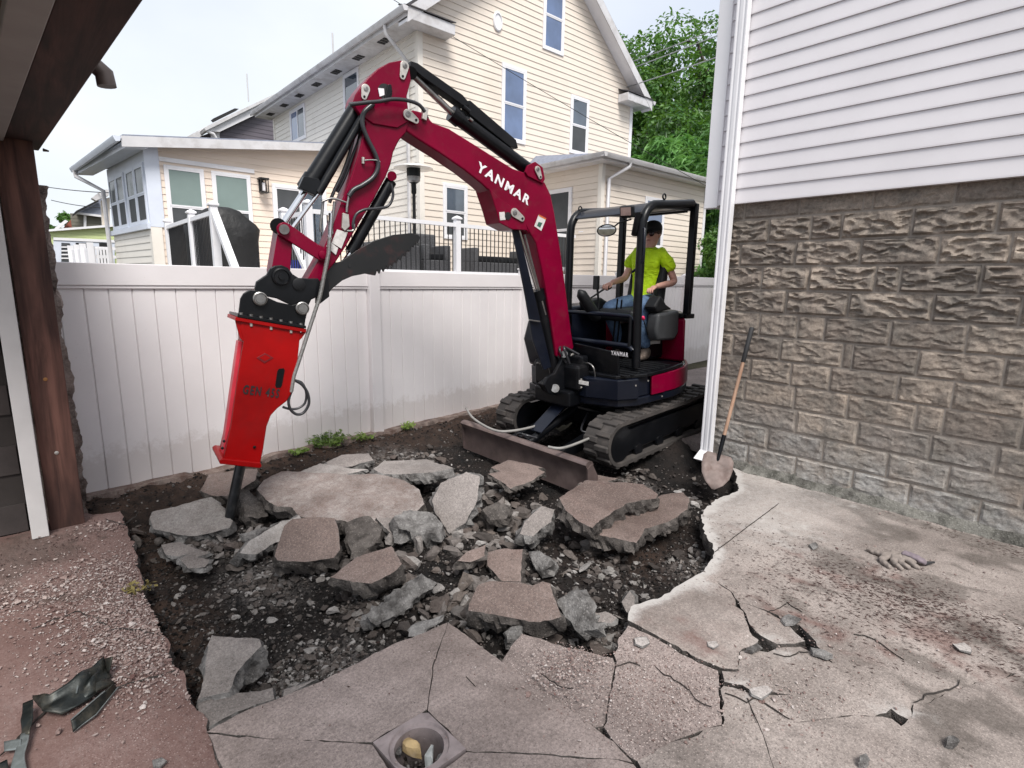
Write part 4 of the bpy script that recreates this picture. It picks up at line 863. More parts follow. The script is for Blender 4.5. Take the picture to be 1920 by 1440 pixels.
# ------------------------------------------------------------------ neighbouring cream house
XG, YG = 6.084, 9.729
ch_ = thing('cream_house', (XG, YG, 0), 'cream sided gabled house with a sunroom and low side wing, behind the fence', 'house')
def clipx(poly, z):   # polygon (u,z) -> u interval at height z
    us = []
    for i in range(len(poly)):
        (u0, a), (u1, b) = poly[i], poly[(i+1) % len(poly)]
        if (a <= z < b) or (b <= z < a): us.append(u0+(u1-u0)*(z-a)/(b-a))
    return (min(us), max(us)) if len(us) >= 2 else None
def siding(parent, O, U, Nn, poly, mat, ez=.127, th=.012, backing=True, name='siding_board', zstart=None):
    O = Vector(O); U = Vector(U); Nn = Vector(Nn)
    def T(p): return O+U*p.x+Nn*p.y+Vector((0, 0, p.z))
    if backing:
        m = MB(T); m.prism([(u, -.003, z) for u, z in poly], (0, -.05, 0)); m.build('wall', mat, parent)
    z = (min(q[1] for q in poly) if zstart is None else zstart); zt = max(q[1] for q in poly)
    while z < zt-.01:
        a = clipx(poly, z+.004); b = clipx(poly, min(z+ez-.006, zt-.003))
        if a and b:
            z2 = min(z+ez, zt); m = MB(T); V = []
            for (u0, u1), zz, y in ((a, z, th), (a, z+.010, th), (b, z2-.003, .0015)): V += [(u0, y, zz), (u1, y, zz)]
            V += [(a[0], 0, z), (a[1], 0, z)]
            m.add(V, [(0, 1, 3, 2), (2, 3, 5, 4), (6, 7, 1, 0)]); m.build(name, mat, parent)
        z += ez
def window(parent, O, U, Nn, u0, z0, u1, z1, split='h', glass=None, glass2=None, cas=.06, casmat=None, proud=.035, sill=True):
    O = Vector(O); U = Vector(U); Nn = Vector(Nn); casmat = casmat or M_trim; glass = glass or M_glass; glass2 = glass2 or glass
    def T(p): return O+U*p.x+Nn*p.y+Vector((0, 0, p.z))
    m = MB(T); m.b2((u0-cas, 0, z0-cas), (u0, proud, z1+cas)); m.b2((u1, 0, z0-cas), (u1+cas, proud, z1+cas)); m.b2((u0, 0, z1), (u1, proud, z1+cas)); m.b2((u0, 0, z0-cas), (u1, proud, z0))
    w = m.build('window', casmat, parent, bevel=.004, seg=1)
    if split == 'h':
        zm = (z0+z1)/2; rects = [(u0, zm, u1, z1, glass, .026), (u0, z0, u1, zm, glass2, .020)]
    elif split == 'v': um = (u0+u1)/2; rects = [(u0, z0, um, z1, glass, .024), (um, z0, u1, z1, glass2, .021)]
    else: rects = [(u0, z0, u1, z1, glass, .022)]
    for a, b, c, d, g, y in rects:
        s = .028; m = MB(T); m.b2((a, .0, b), (a+s, y+.006, d)); m.b2((c-s, .0, b), (c, y+.006, d)); m.b2((a+s, .0, d-s), (c-s, y+.006, d)); m.b2((a+s, .0, b), (c-s, y+.006, b+s)); m.build('sash', casmat, w)
        m = MB(T); m.b2((a+s, .001, b+s), (c-s, y-.004, d-s)); m.build('pane', g, w)
    return w
def gut(parent, a, b, r=.055, name='gutter', mat=None, out=(0, -1, 0)):
    a = Vector(a); b = Vector(b); out = Vector(out); m = MB(); d = b-a
    pr = [(0, 0), (.02, -.075), (.085, -.09), (.115, -.03), (.12, 0), (.105, .004)]
    P = [a+out*x+Vector((0, 0, z)) for x, z in pr]; m.prism(P, d); return m.build(name, mat or M_gutter, parent, smooth=40)
def pipe(parent, pts, w=.07, mat=None, name='downspout'):
    return MB().tube(pts, w/2, 8, True).build(name, mat or M_gutter, parent, smooth=40)
def PXY(a, b, y): p = gy(a, b, y); return p.x, p.z
# gable wall, facing the camera side (-Y)
xr = gy(1183, 240, YG).x; zE = 6.30; xa = (XG+xr)/2; sl = .80; zA = zE+(xa-XG)*sl; lift = .34
siding(ch_, (XG, YG, 0), (1, 0, 0), (0, -1, 0), [(0, .8), (xr-XG, .8), (xr-XG, zE+lift), (xa-XG, zA+lift), (0, zE+lift)], M_cream, zstart=.8)
# long side wall facing -X
siding(ch_, (XG, YG, 0), (0, 1, 0), (-1, 0, 0), [(0, .8), (8.0, .8), (8.0, zE+.05), (0, zE+.05)], M_cream2, zstart=.8)
MB().b2((XG-.022, YG-.022, .8), (XG+.09, YG+.09, zE)).build('corner_board', M_cream2, ch_, bevel=.004)
MB().b2((XG-.02, YG+7.95, .8), (XG+.05, YG+8.05, zE)).build('corner_board', M_cream2, ch_)
MB().b2((xr-.09, YG-.022, .8), (xr+.022, YG+.05, zE)).build('corner_board', M_trim, ch_)
# windows in the gable wall
for (a, b, c, d, g) in ((834, 349, 871, 423, M_glass), (944, 150, 980, 266, M_glass), (1072, 207, 1097, 289, M_glass), (1022, 0, 1052, 100, M_glassb)):
    u0, zt = PXY(a, b, YG); u1, zb_ = PXY(c, d, YG)
    _, zt2 = PXY(c, b, YG)
    if b == 0: zt = zb_+1.33
    if b == 349: zb_ = zt-.98; 
    if b == 150: zt = zb_+1.42
    if b == 207: zt = zb_+1.20
    window(ch_, (XG, YG, 0), (1, 0, 0), (0, -1, 0), u0-XG, zb_, u1-XG, zt, 'h', g if b in (0,) else (M_glassb if b == 150 else M_glass), M_glassb if b in (0, 150) else M_screen)
# oval gable vent
q = gy(932, 41, YG); m = MB(); m.lathe(q+Vector((0, 0, 0)), (0, -1, 0), [(.12, 0), (.125, .03), (.11, .05), (.095, .05), (.09, .03)], 20); m.v = [Vector((v.x, v.y, q.z+(v.z-q.z)*1.55)) for v in m.v]; m.build('gable_vent', M_trim, ch_, smooth=40)
# windows in the side wall
for (a, b, c, d, sp) in ((649, 145, 672, 205, 'one'), (547, 202, 571, 231, 'v')):
    p = gx(a, d, XG); q = gx(c, b, XG); u0 = q.y-YG; u1 = p.y-YG; z1 = max(gx(a, b, XG).z, q.z) if sp == 'one' else q.z+.05; z0 = z1-(1.35 if sp == 'one' else .75)
    window(ch_, (XG, YG, 0), (0, 1, 0), (-1, 0, 0), min(u0, u1), z0, max(u0, u1), z1, sp, M_glass, M_glassb)
# eaves, roof and rakes
oh = .42; rk = .32
def roofpl(s):   # one roof slope
    xe = XG-oh if s < 0 else xr+oh; ze = zE+.06-0*sl; return xe, ze
for s in (-1, 1):
    xe = XG-oh if s < 0 else xr+oh; ze = zA+.44-abs(xe-xa)*sl
    m = MB(); m.prism([(xa, YG-rk, zA+.46), (xe-s*-.05, YG-rk, ze), (xe-s*-.05, YG-rk, ze+.08), (xa, YG-rk, zA+.54)], (0, 8.6+rk, 0)); m.build('roof', M_shing, ch_)
    # rake board and soffit under it
    m = MB(); m.prism([(xa, YG-rk-.025, zA+.26), (xe, YG-rk-.025, ze-.18), (xe, YG-rk-.025, ze+.06), (xa, YG-rk-.025, zA+.51)], (0, .024, 0)); m.build('rake_board', M_gutter, ch_)
    m = MB(); m.prism([(xa, YG-rk+.001, zA+.28), (xe, YG-rk+.001, ze-.16), (xe, YG-rk+.001, ze-.01), (xa, YG-rk+.001, zA+.44)], (0, rk-.016, 0)); m.build('rake_soffit', M_trim, ch_)
    x_in = XG+.0 if s < 0 else xr
    zs = zE+.02
    m = MB(); m.b2((min(xe, x_in-s*.0), YG-rk-.0, zs), (max(xe, x_in), YG+8.3, zs+.02)); m.build('eave_soffit', M_gutter, ch_)
    m = MB(); m.b2((xe-.02 if s < 0 else xe, YG-rk, zs), (xe if s < 0 else xe+.02, YG+8.3, ze+.12)); m.build('fascia', M_gutter, ch_)
    gut(ch_, (xe, YG-rk-.05, zs+.15), (xe, YG+8.4, zs+.15), out=(s, 0, 0))
    # boxed cornice return onto the gable wall
    m = MB(); x2 = x_in-s*.62; m.b2((min(xe, x2), YG-rk-.02, zs-.03), (max(xe, x2), YG-.014, zs+.16)); m.build('cornice_return', M_gutter, ch_, bevel=.01)
    m = MB(); m.prism([(xe, YG-rk-.05, zs+.17), (x2, YG-rk-.05, zs+.17), (x2, YG-.014, zs+.17), (xe, YG-.014, zs+.17)], (0, 0, .02)); m.v = [Vector((v.x, v.y, v.z+(.10*(v.y-(YG-rk-.05))/rk if True else 0))) for v in m.v]; m.build('return_roof', M_shing, ch_)
for i in range(7):       # soffit vents on the side eave
    y = YG+.75+i*1.12
    for k in range(3): MB().b2((XG-.30, y+k*.11, zE+.008), (XG-.14, y+k*.11+.07, zE+.019)).build('soffit_vent', M_dark, ch_)
pipe(ch_, [(XG-oh-.05, YG+.40, zE+.10), (XG-oh-.04, YG+.40, zE-.05), (XG-.06, YG+.32, zE-.45), (XG-.06, YG+.32, .9)], .075)
# low side wing (right)
AX, AY = 9.10, 7.64; ZG = 4.10; x2w = gy(1318, 420, AY).x+.02
siding(ch_, (AX, AY, 0), (1, 0, 0), (0, -1, 0), [(0, .3), (x2w-AX, .3), (x2w-AX, ZG), (0, ZG)], M_cream, zstart=.3)
siding(ch_, (AX, AY, 0), (0, 1, 0), (-1, 0, 0), [(0, .3), (YG-AY, .3), (YG-AY, ZG), (0, ZG)], M_cream, zstart=.3)
MB().b2((AX-.022, AY-.022, .3), (AX+.08, AY+.08, ZG)).build('corner_board', M_cream2, ch_, bevel=.004)
MB().b2((x2w-.07, AY-.024, .3), (x2w+.03, AY+.05, ZG)).build('corner_board', M_trim, ch_)
p = gx(1035, 362, AX); q = gx(1070, 357, AX); window(ch_, (AX, AY, 0), (0, 1, 0), (-1, 0, 0), min(p.y, q.y)-AY, 2.0, max(p.y, q.y)-AY+.1, p.z, 'h', M_screen, M_screen)
window(ch_, (AX, AY, 0), (1, 0, 0), (0, -1, 0), 1.55, 2.55, 2.2, 3.55, 'h', M_glassb, M_screen)
m = MB(); m.b2((AX-.28, AY-.25, ZG-.02), (x2w+.25, YG-.014, ZG)); m.build('eave_soffit', M_trim, ch_)
m = MB(); m.add([(AX-.30, AY-.27, ZG+.10), (x2w+.3, AY-.27, ZG+.10), (x2w+.3, YG-.014, ZG+.45), (AX+.1, YG-.014, ZG+.45), (AX-.30, YG-.014, ZG+.10)], [(0, 1, 2, 3), (0, 3, 4)]); m.build('wing_roof', M_shing2, ch_)
MB().b2((AX-.29, AY-.26, ZG+.0), (x2w+.26, AY-.245, ZG+.10)).build('fascia', M_trim, ch_); MB().b2((AX-.295, AY-.245, ZG+.0), (AX-.28, YG-.02, ZG+.10)).build('fascia', M_trim, ch_)
gut(ch_, (AX-.40, AY-.262, ZG+.10), (x2w+.3, AY-.262, ZG+.10), out=(0, -1, 0)); gut(ch_, (AX-.297, AY-.38, ZG+.10), (AX-.297, YG-.02, ZG+.10), out=(-1, 0, 0))
pipe(ch_, [(AX+.50, AY-.32, ZG+.05), (AX+.50, AY-.30, ZG-.05), (AX+.16, AY-.06, ZG-.30), (AX+.16, AY-.06, .4)], .08, M_trim)
# sunroom extension (left)
YS = 12.49; XS0 = 1.92; XS1 = XG
zlow, zhigh = gy(235, 264, YS).z, gy(645, 277, YS).z
def zr(x): x0 = 1.65; x1 = 5.81; return zlow+(zhigh-zlow)*(x-x0)/(x1-x0)
siding(ch_, (XS0, YS, 0), (1, 0, 0), (0, -1, 0), [(0, .8), (XS1-XS0, .8), (XS1-XS0, zr(XS1)-.03), (0, zr(XS0)-.03)], simple('peach_siding', (.78, .655, .55), .5, var=.05, vs=1.2, dirt=(.6, .46, .35), dirt_amt=.2, ds=1.5), zstart=.8)
sx = .12      # rotated left flank
UL = Vector((math.sin(rad(5))*-1, math.cos(rad(5)), 0)); NL = Vector((-UL.y, UL.x, 0))
siding(ch_, (XS0, YS, 0), UL, NL, [(0, .8), (3.1, .8), (3.1, 2.62), (0, 2.62)], M_cream2, zstart=.8)
def TL(p): return Vector((XS0, YS, 0))+UL*p.x+NL*p.y+Vector((0, 0, p.z))
MB(TL).b2((0, -.05, 2.62), (3.1, .004, 3.98)).build('wall', M_bluew, ch_)
MB(TL).b2((-.01, .0, 2.56), (3.1, .07, 2.66)).build('window_sill', M_bluew, ch_, bevel=.005)
for i in range(4):
    u = .16+i*.68+(.16 if i > 1 else 0); window(ch_, (XS0, YS, 0), UL, NL, u, 2.72, u+.56, 3.72, 'h', M_glassd, M_screen, .045, M_bluew, .03)
MB().b2((XS0-.02, YS-.035, 2.60), (2.135, YS-.0145, zr(XS0)-.06)).build('corner_panel', M_bluew, ch_, bevel=.003)
MB().b2((XS0-.02, YS-.03, .8), (XS0+.16, YS+.05, 2.60)).build('corner_board', M_cream2, ch_)
MB(TL).b2((-.02, .0, .8), (.12, .022, 2.56)).build('corner_board', M_cream2, ch_)
# trim band above the windows
m = MB(); m.prism([(2.14, YS-.032, 3.80), (3.82, YS-.032, 3.80), (3.82, YS-.032, 3.88), (2.14, YS-.032, 3.88)], (0, .016, 0)); m.build('head_trim', M_trim, ch_)
wz = 3.72
for a, b in ((318, 381), (405, 467)):
    u0 = gy(a, 380, YS).x-XS0; u1 = gy(b, 380, YS).x-XS0; window(ch_, (XS0, YS, 0), (1, 0, 0), (0, -1, 0), u0, 2.32, u1, 3.70, 'h', M_shade, M_screen, .05, M_trim, .035)
u0 = gy(517, 380, YS).x-XS0; u1 = gy(606, 380, YS).x-XS0; window(ch_, (XS0, YS, 0), (1, 0, 0), (0, -1, 0), u0, 1.75, u1, 3.58, 'v', M_screen, M_glass, .07, M_trim, .04)
# sunroom roof
m = MB(); m.prism([(1.55, YS-.28, zlow), (XG+.0, YS-.28, zr(XG)), (XG, YS-.28, zr(XG)+.05), (1.55, YS-.28, zlow+.05)], (0, 4.4, 0)); 
m.v = [Vector((v.x-(.11*(v.y-YS) if v.x < 2 else 0), v.y, v.z)) for v in m.v]; m.build('sunroom_roof', M_shing2, ch_)
m = MB(); m.prism([(1.55, YS-.30, zlow-.16), (XG-.01, YS-.30, zr(XG)-.12), (XG-.01, YS-.30, zr(XG)+.02), (1.55, YS-.30, zlow+.02)], (0, .022, 0)); m.build('rake_board', M_gutter, ch_)
m = MB(); m.prism([(1.60, YS-.27, zlow-.14), (XS0, YS-.27, zr(XS0)-.15), (XS0, YS-.27, zr(XS0)-.03), (1.60, YS-.27, zlow-.02)], (0, 4.3, 0)); m.v = [Vector((v.x-.11*(v.y-YS), v.y, v.z)) for v in m.v]; m.build('eave_soffit', M_bluew, ch_)
m = MB(); a = Vector((1.55, YS-.33, zlow+.0)); b = a+Vector((-.085*4.4, 4.4, 0)); gut(ch_, a, b, out=(-1, 0, 0), mat=M_bluew)
pipe(ch_, [b+Vector((-.04, -.25, -.06)), b+Vector((-.03, -.25, -.2)), b+Vector((.36, -1.05, -.55)), b+Vector((.36, -1.05, -3.0))], .09, M_gutter)
# wall lantern
q = gy(490, 348, YS); ln = thing('wall_lantern', (q.x, YS-.02, q.z-.15), 'black wall lantern between the sunroom window and sliding door', 'lantern')
m = MB(); m.b2((q.x-.05, YS-.03, q.z-.16), (q.x+.03, YS-.013, q.z+.16)); m.build('back_plate', M_blackrail, ln)
m = MB()
for dx in (-.07, .07):
    for dy in (-.22, -.08): m.b2((q.x+dx-.008, YS+dy-.008, q.z-.14), (q.x+dx+.008, YS+dy+.008, q.z+.10))
m.b2((q.x-.09, YS-.24, q.z+.10), (q.x+.09, YS-.03, q.z+.13)); m.b2((q.x-.08, YS-.23, q.z-.16), (q.x+.08, YS-.07, q.z-.14)); m.build('cage', M_blackrail, ln)
MB().cyl((q.x, YS-.15, q.z-.12), (q.x, YS-.15, q.z+.04), .03, 10).build('candle', M_letw, ln)
MB().tube([(2.0, 17, 1.0), (2.0, 17, 1.1)], .01).build('stub', M_dark, ch_) if False else None

# ------------------------------------------------------------------ deck, railings, furniture
DZ = 1.78
dk = thing('deck', (5, 10, 0), 'raised deck behind the fence along the cream house', 'deck')
MB().b2((3.15, 8.05, DZ-.18), (AX-.02, YG-.02, DZ)).build('deck_floor', M_gutter, dk); MB().b2((2.05, 8.85, DZ-.19), (XG-.05, YS-.06, DZ-.004)).build('deck_floor', M_gutter, dk)
def railing(label, runs, posts, zt=2.71, zb=1.86):
    rl = thing('deck_railing', (posts[0][0], posts[0][1], DZ), label, 'railing', 'white railings with black balusters')
    for (x, y) in posts:
        m = MB(); m.b2((x-.05, y-.05, DZ-.9), (x+.05, y+.05, zt+.06)); o = m.build('post', M_trim, rl, bevel=.003)
        MB().lathe((x, y, zt+.06), (0, 0, 1), [(.062, 0), (.064, .015), (.095, .03), (.095, .05), (.05, .075), (.01, .09)], 4).build('post_cap', M_trim, o)
    bal = None
    for a, b in runs:
        a = Vector((a[0], a[1], 0)); b = Vector((b[0], b[1], 0)); d = (b-a); L = d.length; d.normalize(); w = Vector((d.y, -d.x, 0))
        for z, hh, hw in ((zt, .045, .035), (zb, .03, .022)):
            m = MB(); m.prism([a-w*hw+Vector((0, 0, z-hh)), a+w*hw+Vector((0, 0, z-hh)), a+w*hw+Vector((0, 0, z+hh*.4)), a-w*hw+Vector((0, 0, z+hh*.4))], b-a); m.build('rail', M_trim, rl)
        n = int(L/.093)
        for i in range(1, n):
            p = a+d*(L*i/n)
            if bal is None: bal = MB(); bal.cyl((0, 0, zb), (0, 0, zt-.04), .0095, 6); bm_ = bal.build('baluster', M_blackrail, rl, loc=(0, 0, 0)); bal = bm_; bal.location = p-OFF[rl.name]; OFF[bal.name] = p; bal.data.transform(Matrix.Translation(OFF[rl.name]))
            else:
                c = bal.copy(); COL.objects.link(c); c.parent = rl; c.location = p-OFF[rl.name]; OFF[c.name] = p
    return rl
YR = 8.15; xc_ = 3.2; xm_ = gy(857, 420, YR).x
railing('long white railing with black balusters on the deck edge above the middle of the fence', [((xc_, YR), (xm_, YR)), ((xm_, YR), (AX-.2, YR))], [(xc_, YR), (xm_, YR), (gy(1092, 460, YR).x, YR)], 2.665, 1.845)
railing('short white railing running back from the stair, seen behind the lifting arm', [((xc_, YR+.06), (xc_, 9.1))], [(xc_, 9.15)], 2.64, 1.82)
xl_ = 2.13
railing('short three-post railing with black balusters in front of the sunroom corner', [((xl_, 8.88), (xl_, 12.2))], [(xl_, 8.88), (xl_, 10.25), (xl_, 12.2)], 2.60, 1.82)
for i, x in enumerate((xl_, xc_)):
    m = MB(); a = Vector((x, 8.82+.27*i, 2.62)); b = Vector((x, 7.75+.27*i, 1.60)); w = Vector((.045, 0, 0)); h = Vector((0, 0, .10)); m.prism([a-w, a+w, a+w-h, a-w-h], b-a); m.build('stair_handrail', M_trim, None, label='white sloping stair handrail '+('left of the lifting arm, in front of the covered grill' if i == 0 else 'seen through the gap of the bucket linkage'), cat='handrail', group='deck stair handrails')
# blue tub seen through the linkage
q = gx(560, 505, 4.2) if False else gy(558, 500, 10.6); m = MB(); m.lathe((q.x, 10.6, 1.80), (0, 0, 1), [(.22, 0), (.26, .2), (.27, .22)], 16); m.build('storage_tub', M_blue, label='blue tub on the deck glimpsed through the linkage', cat='tub', smooth=40)
# covered grill
YQ = 10.6; gp = gy(423, 500, YQ); g = thing('grill', (gp.x, YQ, DZ), 'large grill under a creased black cover on the deck', 'grill')
V = []; F = []; n = 28; lv = [(0, .52, .30), (.25, .53, .31), (.55, .53, .32), (.75, .56, .30), (.84, .50, .27), (.95, .36, .24), (1.05, .26, .20), (1.10, .12, .12), (1.11, .01, .01)]
for z, a, b in lv:
    for j in range(n):
        t = 2*math.pi*j/n; k = (abs(math.cos(t))**4+abs(math.sin(t))**4)**-.25; wv = 1+.07*noise.noise(Vector((math.cos(t)*3, math.sin(t)*3, z*1.5)))+.035*math.sin(t*9+z*2)*(1-z/1.2)
        V.append((gp.x+math.cos(t)*a*k*wv, YQ+math.sin(t)*b*k*wv, DZ+z*.98))
for i in range(len(lv)-1):
    for j in range(n): F.append((i*n+j, i*n+(j+1) % n, (i+1)*n+(j+1) % n, (i+1)*n+j))
npmesh('cover', V, F, [M_cover], parent=g, smooth=True, loc=OFF[g.name][:])
MB().b2((gp.x-.45, YQ-.2, DZ+.0), (gp.x+.45, YQ+.2, DZ+.05)).build('base', M_plast, g)
# patio heater
hp = gy(777, 420, 8.95); ht = thing('patio_heater', (hp.x, 8.95, DZ), 'mushroom shaped patio heater on the deck near the house corner', 'heater')
hx, hy = hp.x, 8.95; zt = gy(777, 312, 8.95).z
MB().cyl((hx, hy, DZ+.5), (hx, hy, zt-.30), .03, 12).build('pole', M_plast, ht, smooth=40)
MB().lathe((hx, hy, DZ), (0, 0, 1), [(.23, 0), (.23, .06), (.2, .07), (.2, .5), (.16, .55), (.03, .6)], 20).build('base', M_plast, ht, smooth=40)
MB().lathe((hx, hy, zt-.48), (0, 0, 1), [(.03, 0), (.045, .02), (.045, .18), (.08, .2)], 16).build('valve_housing', M_plast, ht, smooth=40)
MB().lathe((hx, hy, zt-.28), (0, 0, 1), [(.08, 0), (.115, .03), (.12, .08), (.125, .10)], 20).build('burner', M_heatst, ht, smooth=40)
MB().lathe((hx, hy, zt-.18), (0, 0, 1), [(.122, 0), (.122, .16)], 20).build('mesh_screen', M_plast, ht, smooth=40)
MB().lathe((hx, hy, zt-.02), (0, 0, 1), [(.35, -.02), (.34, .0), (.15, .05), (.03, .07), (.02, .075)], 28).build('reflector', simple('pale_reflector', (.75, .72, .68), .4, .5, var=.05), ht, smooth=30)
# wicker furniture behind the balusters
def wick(label, x0, x1, y0, y1, z1, back=None, cat='chair'):
    t = thing('patio_chair' if cat == 'chair' else 'patio_sofa', ((x0+x1)/2, (y0+y1)/2, DZ), label, cat, 'wicker furniture on the deck')
    m = MB(); m.b2((x0, y0, DZ), (x1, y1, DZ+.28)); m.build('seat_base', M_wick, t, bevel=.02)
    m = MB(); m.b2((x0, y1-.14, DZ+.26), (x1, y1+.0, z1)); m.build('backrest', M_wick, t, bevel=.03)
    for xx in (x0, x1-.12): MB().b2((xx, y0, DZ+.27), (xx+.12, y1-.13, DZ+.55)).build('armrest', M_wick, t, bevel=.02)
    MB().b2((x0+.13, y0+.02, DZ+.28), (x1-.13, y1-.15, DZ+.40)).build('cushion', M_plast, t, bevel=.03)
def W2(a, y): return gy(a, 480, y).x
wick('high backed dark wicker chair stack left of the white railing post', W2(788, 8.75), W2(838, 8.75), 8.62, 9.25, gy(815, 438, 8.9).z)
wick('dark wicker sofa stretching right of the white railing post', W2(884, 8.75), W2(990, 8.75), 8.65, 9.35, gy(930, 482, 8.9).z, cat='sofa')
wick('wicker chair behind the thumb, left of the tall chair stack', W2(700, 8.75), W2(770, 8.75), 8.65, 9.3, gy(740, 460, 8.9).z)
wick('dark wicker chair right of the boom', W2(1040, 8.75), W2(1082, 8.75), 8.65, 9.3, gy(1060, 475, 8.9).z)
m = MB(); m.b2((W2(735, 8.6), 8.50, DZ), (W2(782, 8.6), 8.62, DZ+.5)); m.build('wicker_planter', M_wick, label='low wicker planter standing against the railing below the heater', cat='planter', bevel=.02)

# ------------------------------------------------------------------ plum-grey house behind
gh = thing('grey_house', (7.2, 24.5, 0), 'plum grey sided house with white rake and dark solar panel, behind the sunroom roof', 'house')
YH = 24.5
def HP(a, b, y=YH): return gy(a, b, y)
P_ = [(412, 285), (560, 285), (560, 168), (497, 199), (412, 246)]; a = HP(412, 285); siding(gh, (a.x, YH, 0), (1, 0, 0), (0, -1, 0), [(HP(*q).x-a.x, HP(*q).z) for q in P_], M_greyside, ez=.16)
def hpoly(L, y, w, name, mat): MB().prism([HP(*q, y) for q in L], (0, w, 0)).build(name, mat, gh)
hpoly([(396, 285), (412, 285), (412, 240), (396, 244)], YH-.06, .05, 'corner_board', M_trim)
hpoly([(383, 245), (412, 247), (512, 199), (520, 182), (497, 190), (395, 236)], YH-.30, .28, 'rake_board', M_trim)
hpoly([(383, 240), (395, 233), (500, 183), (520, 174), (520, 182), (497, 190), (386, 245)], YH-.42, 1.5, 'roof', M_gutter)
hpoly([(336, 266), (345, 259), (392, 234), (398, 240), (360, 268)], YH+.3, 3.0, 'side_roof', M_gutter)
hpoly([(400, 222), (440, 203), (448, 204), (404, 226)], YH-.2, .4, 'solar_panel', M_dark)
hpoly([(350, 285), (396, 285), (396, 248), (375, 256)], YH+.5, .2, 'side_wall', M_greyside)
MB().tube([HP(388, 246, YH-.3), HP(400, 251, YH-.3), HP(407, 262, YH-.2), HP(407, 285, YH-.2)], .06, 8).build('downspout', M_trim, gh, smooth=60)
for i, (px_, py_, s) in enumerate(((466, 172, 1.1), (625, 88, .7))):
    q = gy(px_, py_+18, 20 if i == 0 else 14); MB().cyl(q, q+Vector((0, 0, s*.75)), .02, 5).build('antenna_mast', M_gutter, label=('thin pole sticking up above the grey house roof' if i == 0 else 'short vent pole above the cream house eave'), cat='pole')
# far left: lime and taupe houses, picket fence
def PPy(L, y, w, name, mat, par): return MB().prism([gy(a_, b_, y) for a_, b_ in L], (0, w, 0)).build(name, mat, par)
lh = thing('lime_house', (1.0, 27, 0), 'small lime sided house far behind the left fence end', 'house'); YL = 27.
a = gy(95, 510, YL); siding(lh, (a.x, YL, 0), (1, 0, 0), (0, -1, 0), [(0, a.z), (gy(225, 505, YL).x-a.x, a.z), (gy(225, 423, YL).x-a.x, gy(225, 423, YL).z), (0, gy(95, 433, YL).z)], M_lime, ez=.11)
PPy([(90, 430), (225, 420), (225, 424), (90, 434)], YL-.2, .4, 'roof_edge', M_trim, lh)
PPy([(100, 445), (215, 450), (215, 455), (100, 450)], YL-.09, .06, 'porch_band', M_trim, lh); PPy([(100, 450), (215, 455), (215, 520), (100, 520)], YL-.06, .04, 'porch_wall', M_bluew, lh)
for u0, u1, mt in ((115, 131, M_screen), (142, 172, M_dark), (186, 207, M_dark)): PPy([(u0, 455), (u1, 456), (u1, 520), (u0, 520)], YL-.10, .03, 'window', mt, lh)
for v in (462, 469, 476, 483): PPy([(115, v), (131, v), (131, v+2.5), (115, v+2.5)], YL-.13, .02, 'blind_slat', M_trim, lh)
th_ = thing('taupe_house', (1.0, 33, 0), 'taupe house with a hipped grey roof beyond the lime house', 'house'); YT = 33.
a = gy(136, 436, YT); siding(th_, (a.x, YT, 0), (1, 0, 0), (0, -1, 0), [(0, a.z), (gy(205, 436, YT).x-a.x, a.z), (gy(205, 404, YT).x-a.x, gy(205, 404, YT).z), (0, gy(136, 400, YT).z)], M_taupe, ez=.16)
PPy([(157, 402), (162, 402), (162, 430), (157, 430)], YT-.12, .08, 'corner_board', M_trim, th_); PPy([(143, 396), (148, 398), (190, 403), (190, 407), (143, 401)], YT-.3, .2, 'fascia', M_trim, th_)
PPy([(142, 398), (160, 387), (186, 374), (205, 370), (205, 404)], YT-.25, 1.5, 'roof', M_shing2, th_); PPy([(113, 434), (136, 408), (137, 434)], YT+.2, .2, 'brick_wall', M_brick, th_)
PPy([(136, 402), (143, 395), (183, 375), (186, 377), (146, 398), (136, 406)], YT-.5, .2, 'rake', M_dark, th_); PPy([(102, 428), (122, 412), (128, 415), (106, 432)], YT-.4, .5, 'porch_roof', M_trim, th_)
nh = thing('narrow_house', (3, 29, 0), 'sliver of a dark eaved cream house beside the sunroom downspout', 'house'); YN = 29.
PPy([(189, 376), (206, 370), (206, 425), (192, 425)], YN, .2, 'wall', M_cream, nh); PPy([(172, 371), (182, 363), (198, 355), (204, 356), (204, 366), (180, 376)], YN-.4, .5, 'roof_eave', M_gutter, nh); PPy([(196, 380), (199, 380), (200, 414), (197, 414)], YN-.05, .04, 'shutter', M_dark, nh)
pf = thing('picket_fence', (2.3, 21, 0), 'small white picket fence with capped posts in the far left yard', 'fence')
YP = 21.; zt_ = gy(190, 462, YP).z; zb2 = gy(190, 500, YP).z-.4
for k, a in enumerate((134, 146, 157, 171)):
    q = gy(a, 480, YP+3-k); MB().b2((q.x-.08, q.y-.08, zb2), (q.x+.08, q.y+.08, zt_+.10)).build('post', M_trim, pf)
for a, b in ((134, 171),):
    p = gy(a, 480, YP+3); q = gy(b, 480, YP); m = MB(); d = q-p; m.prism([(p.x, p.y, zb2), (p.x, p.y, zt_-.05), (p.x, p.y+.03, zt_-.05), (p.x, p.y+.03, zb2)], (d.x, d.y, 0)); m.build('board_panel', M_trim, pf)
p = gy(174, 480, YP); q = gy(204, 480, YP)
for z in (zt_-.05, zt_-.30): MB().b2((p.x, YP-.03, z-.05), (q.x+.4, YP+.03, z+.04)).build('rail', M_trim, pf)
for i in range(6):
    x = p.x+(q.x-p.x)*(i+.5)/5; MB().b2((x-.022, YP-.05, zb2), (x+.035, YP-.03, zt_-.05)).build('picket', M_trim, pf)

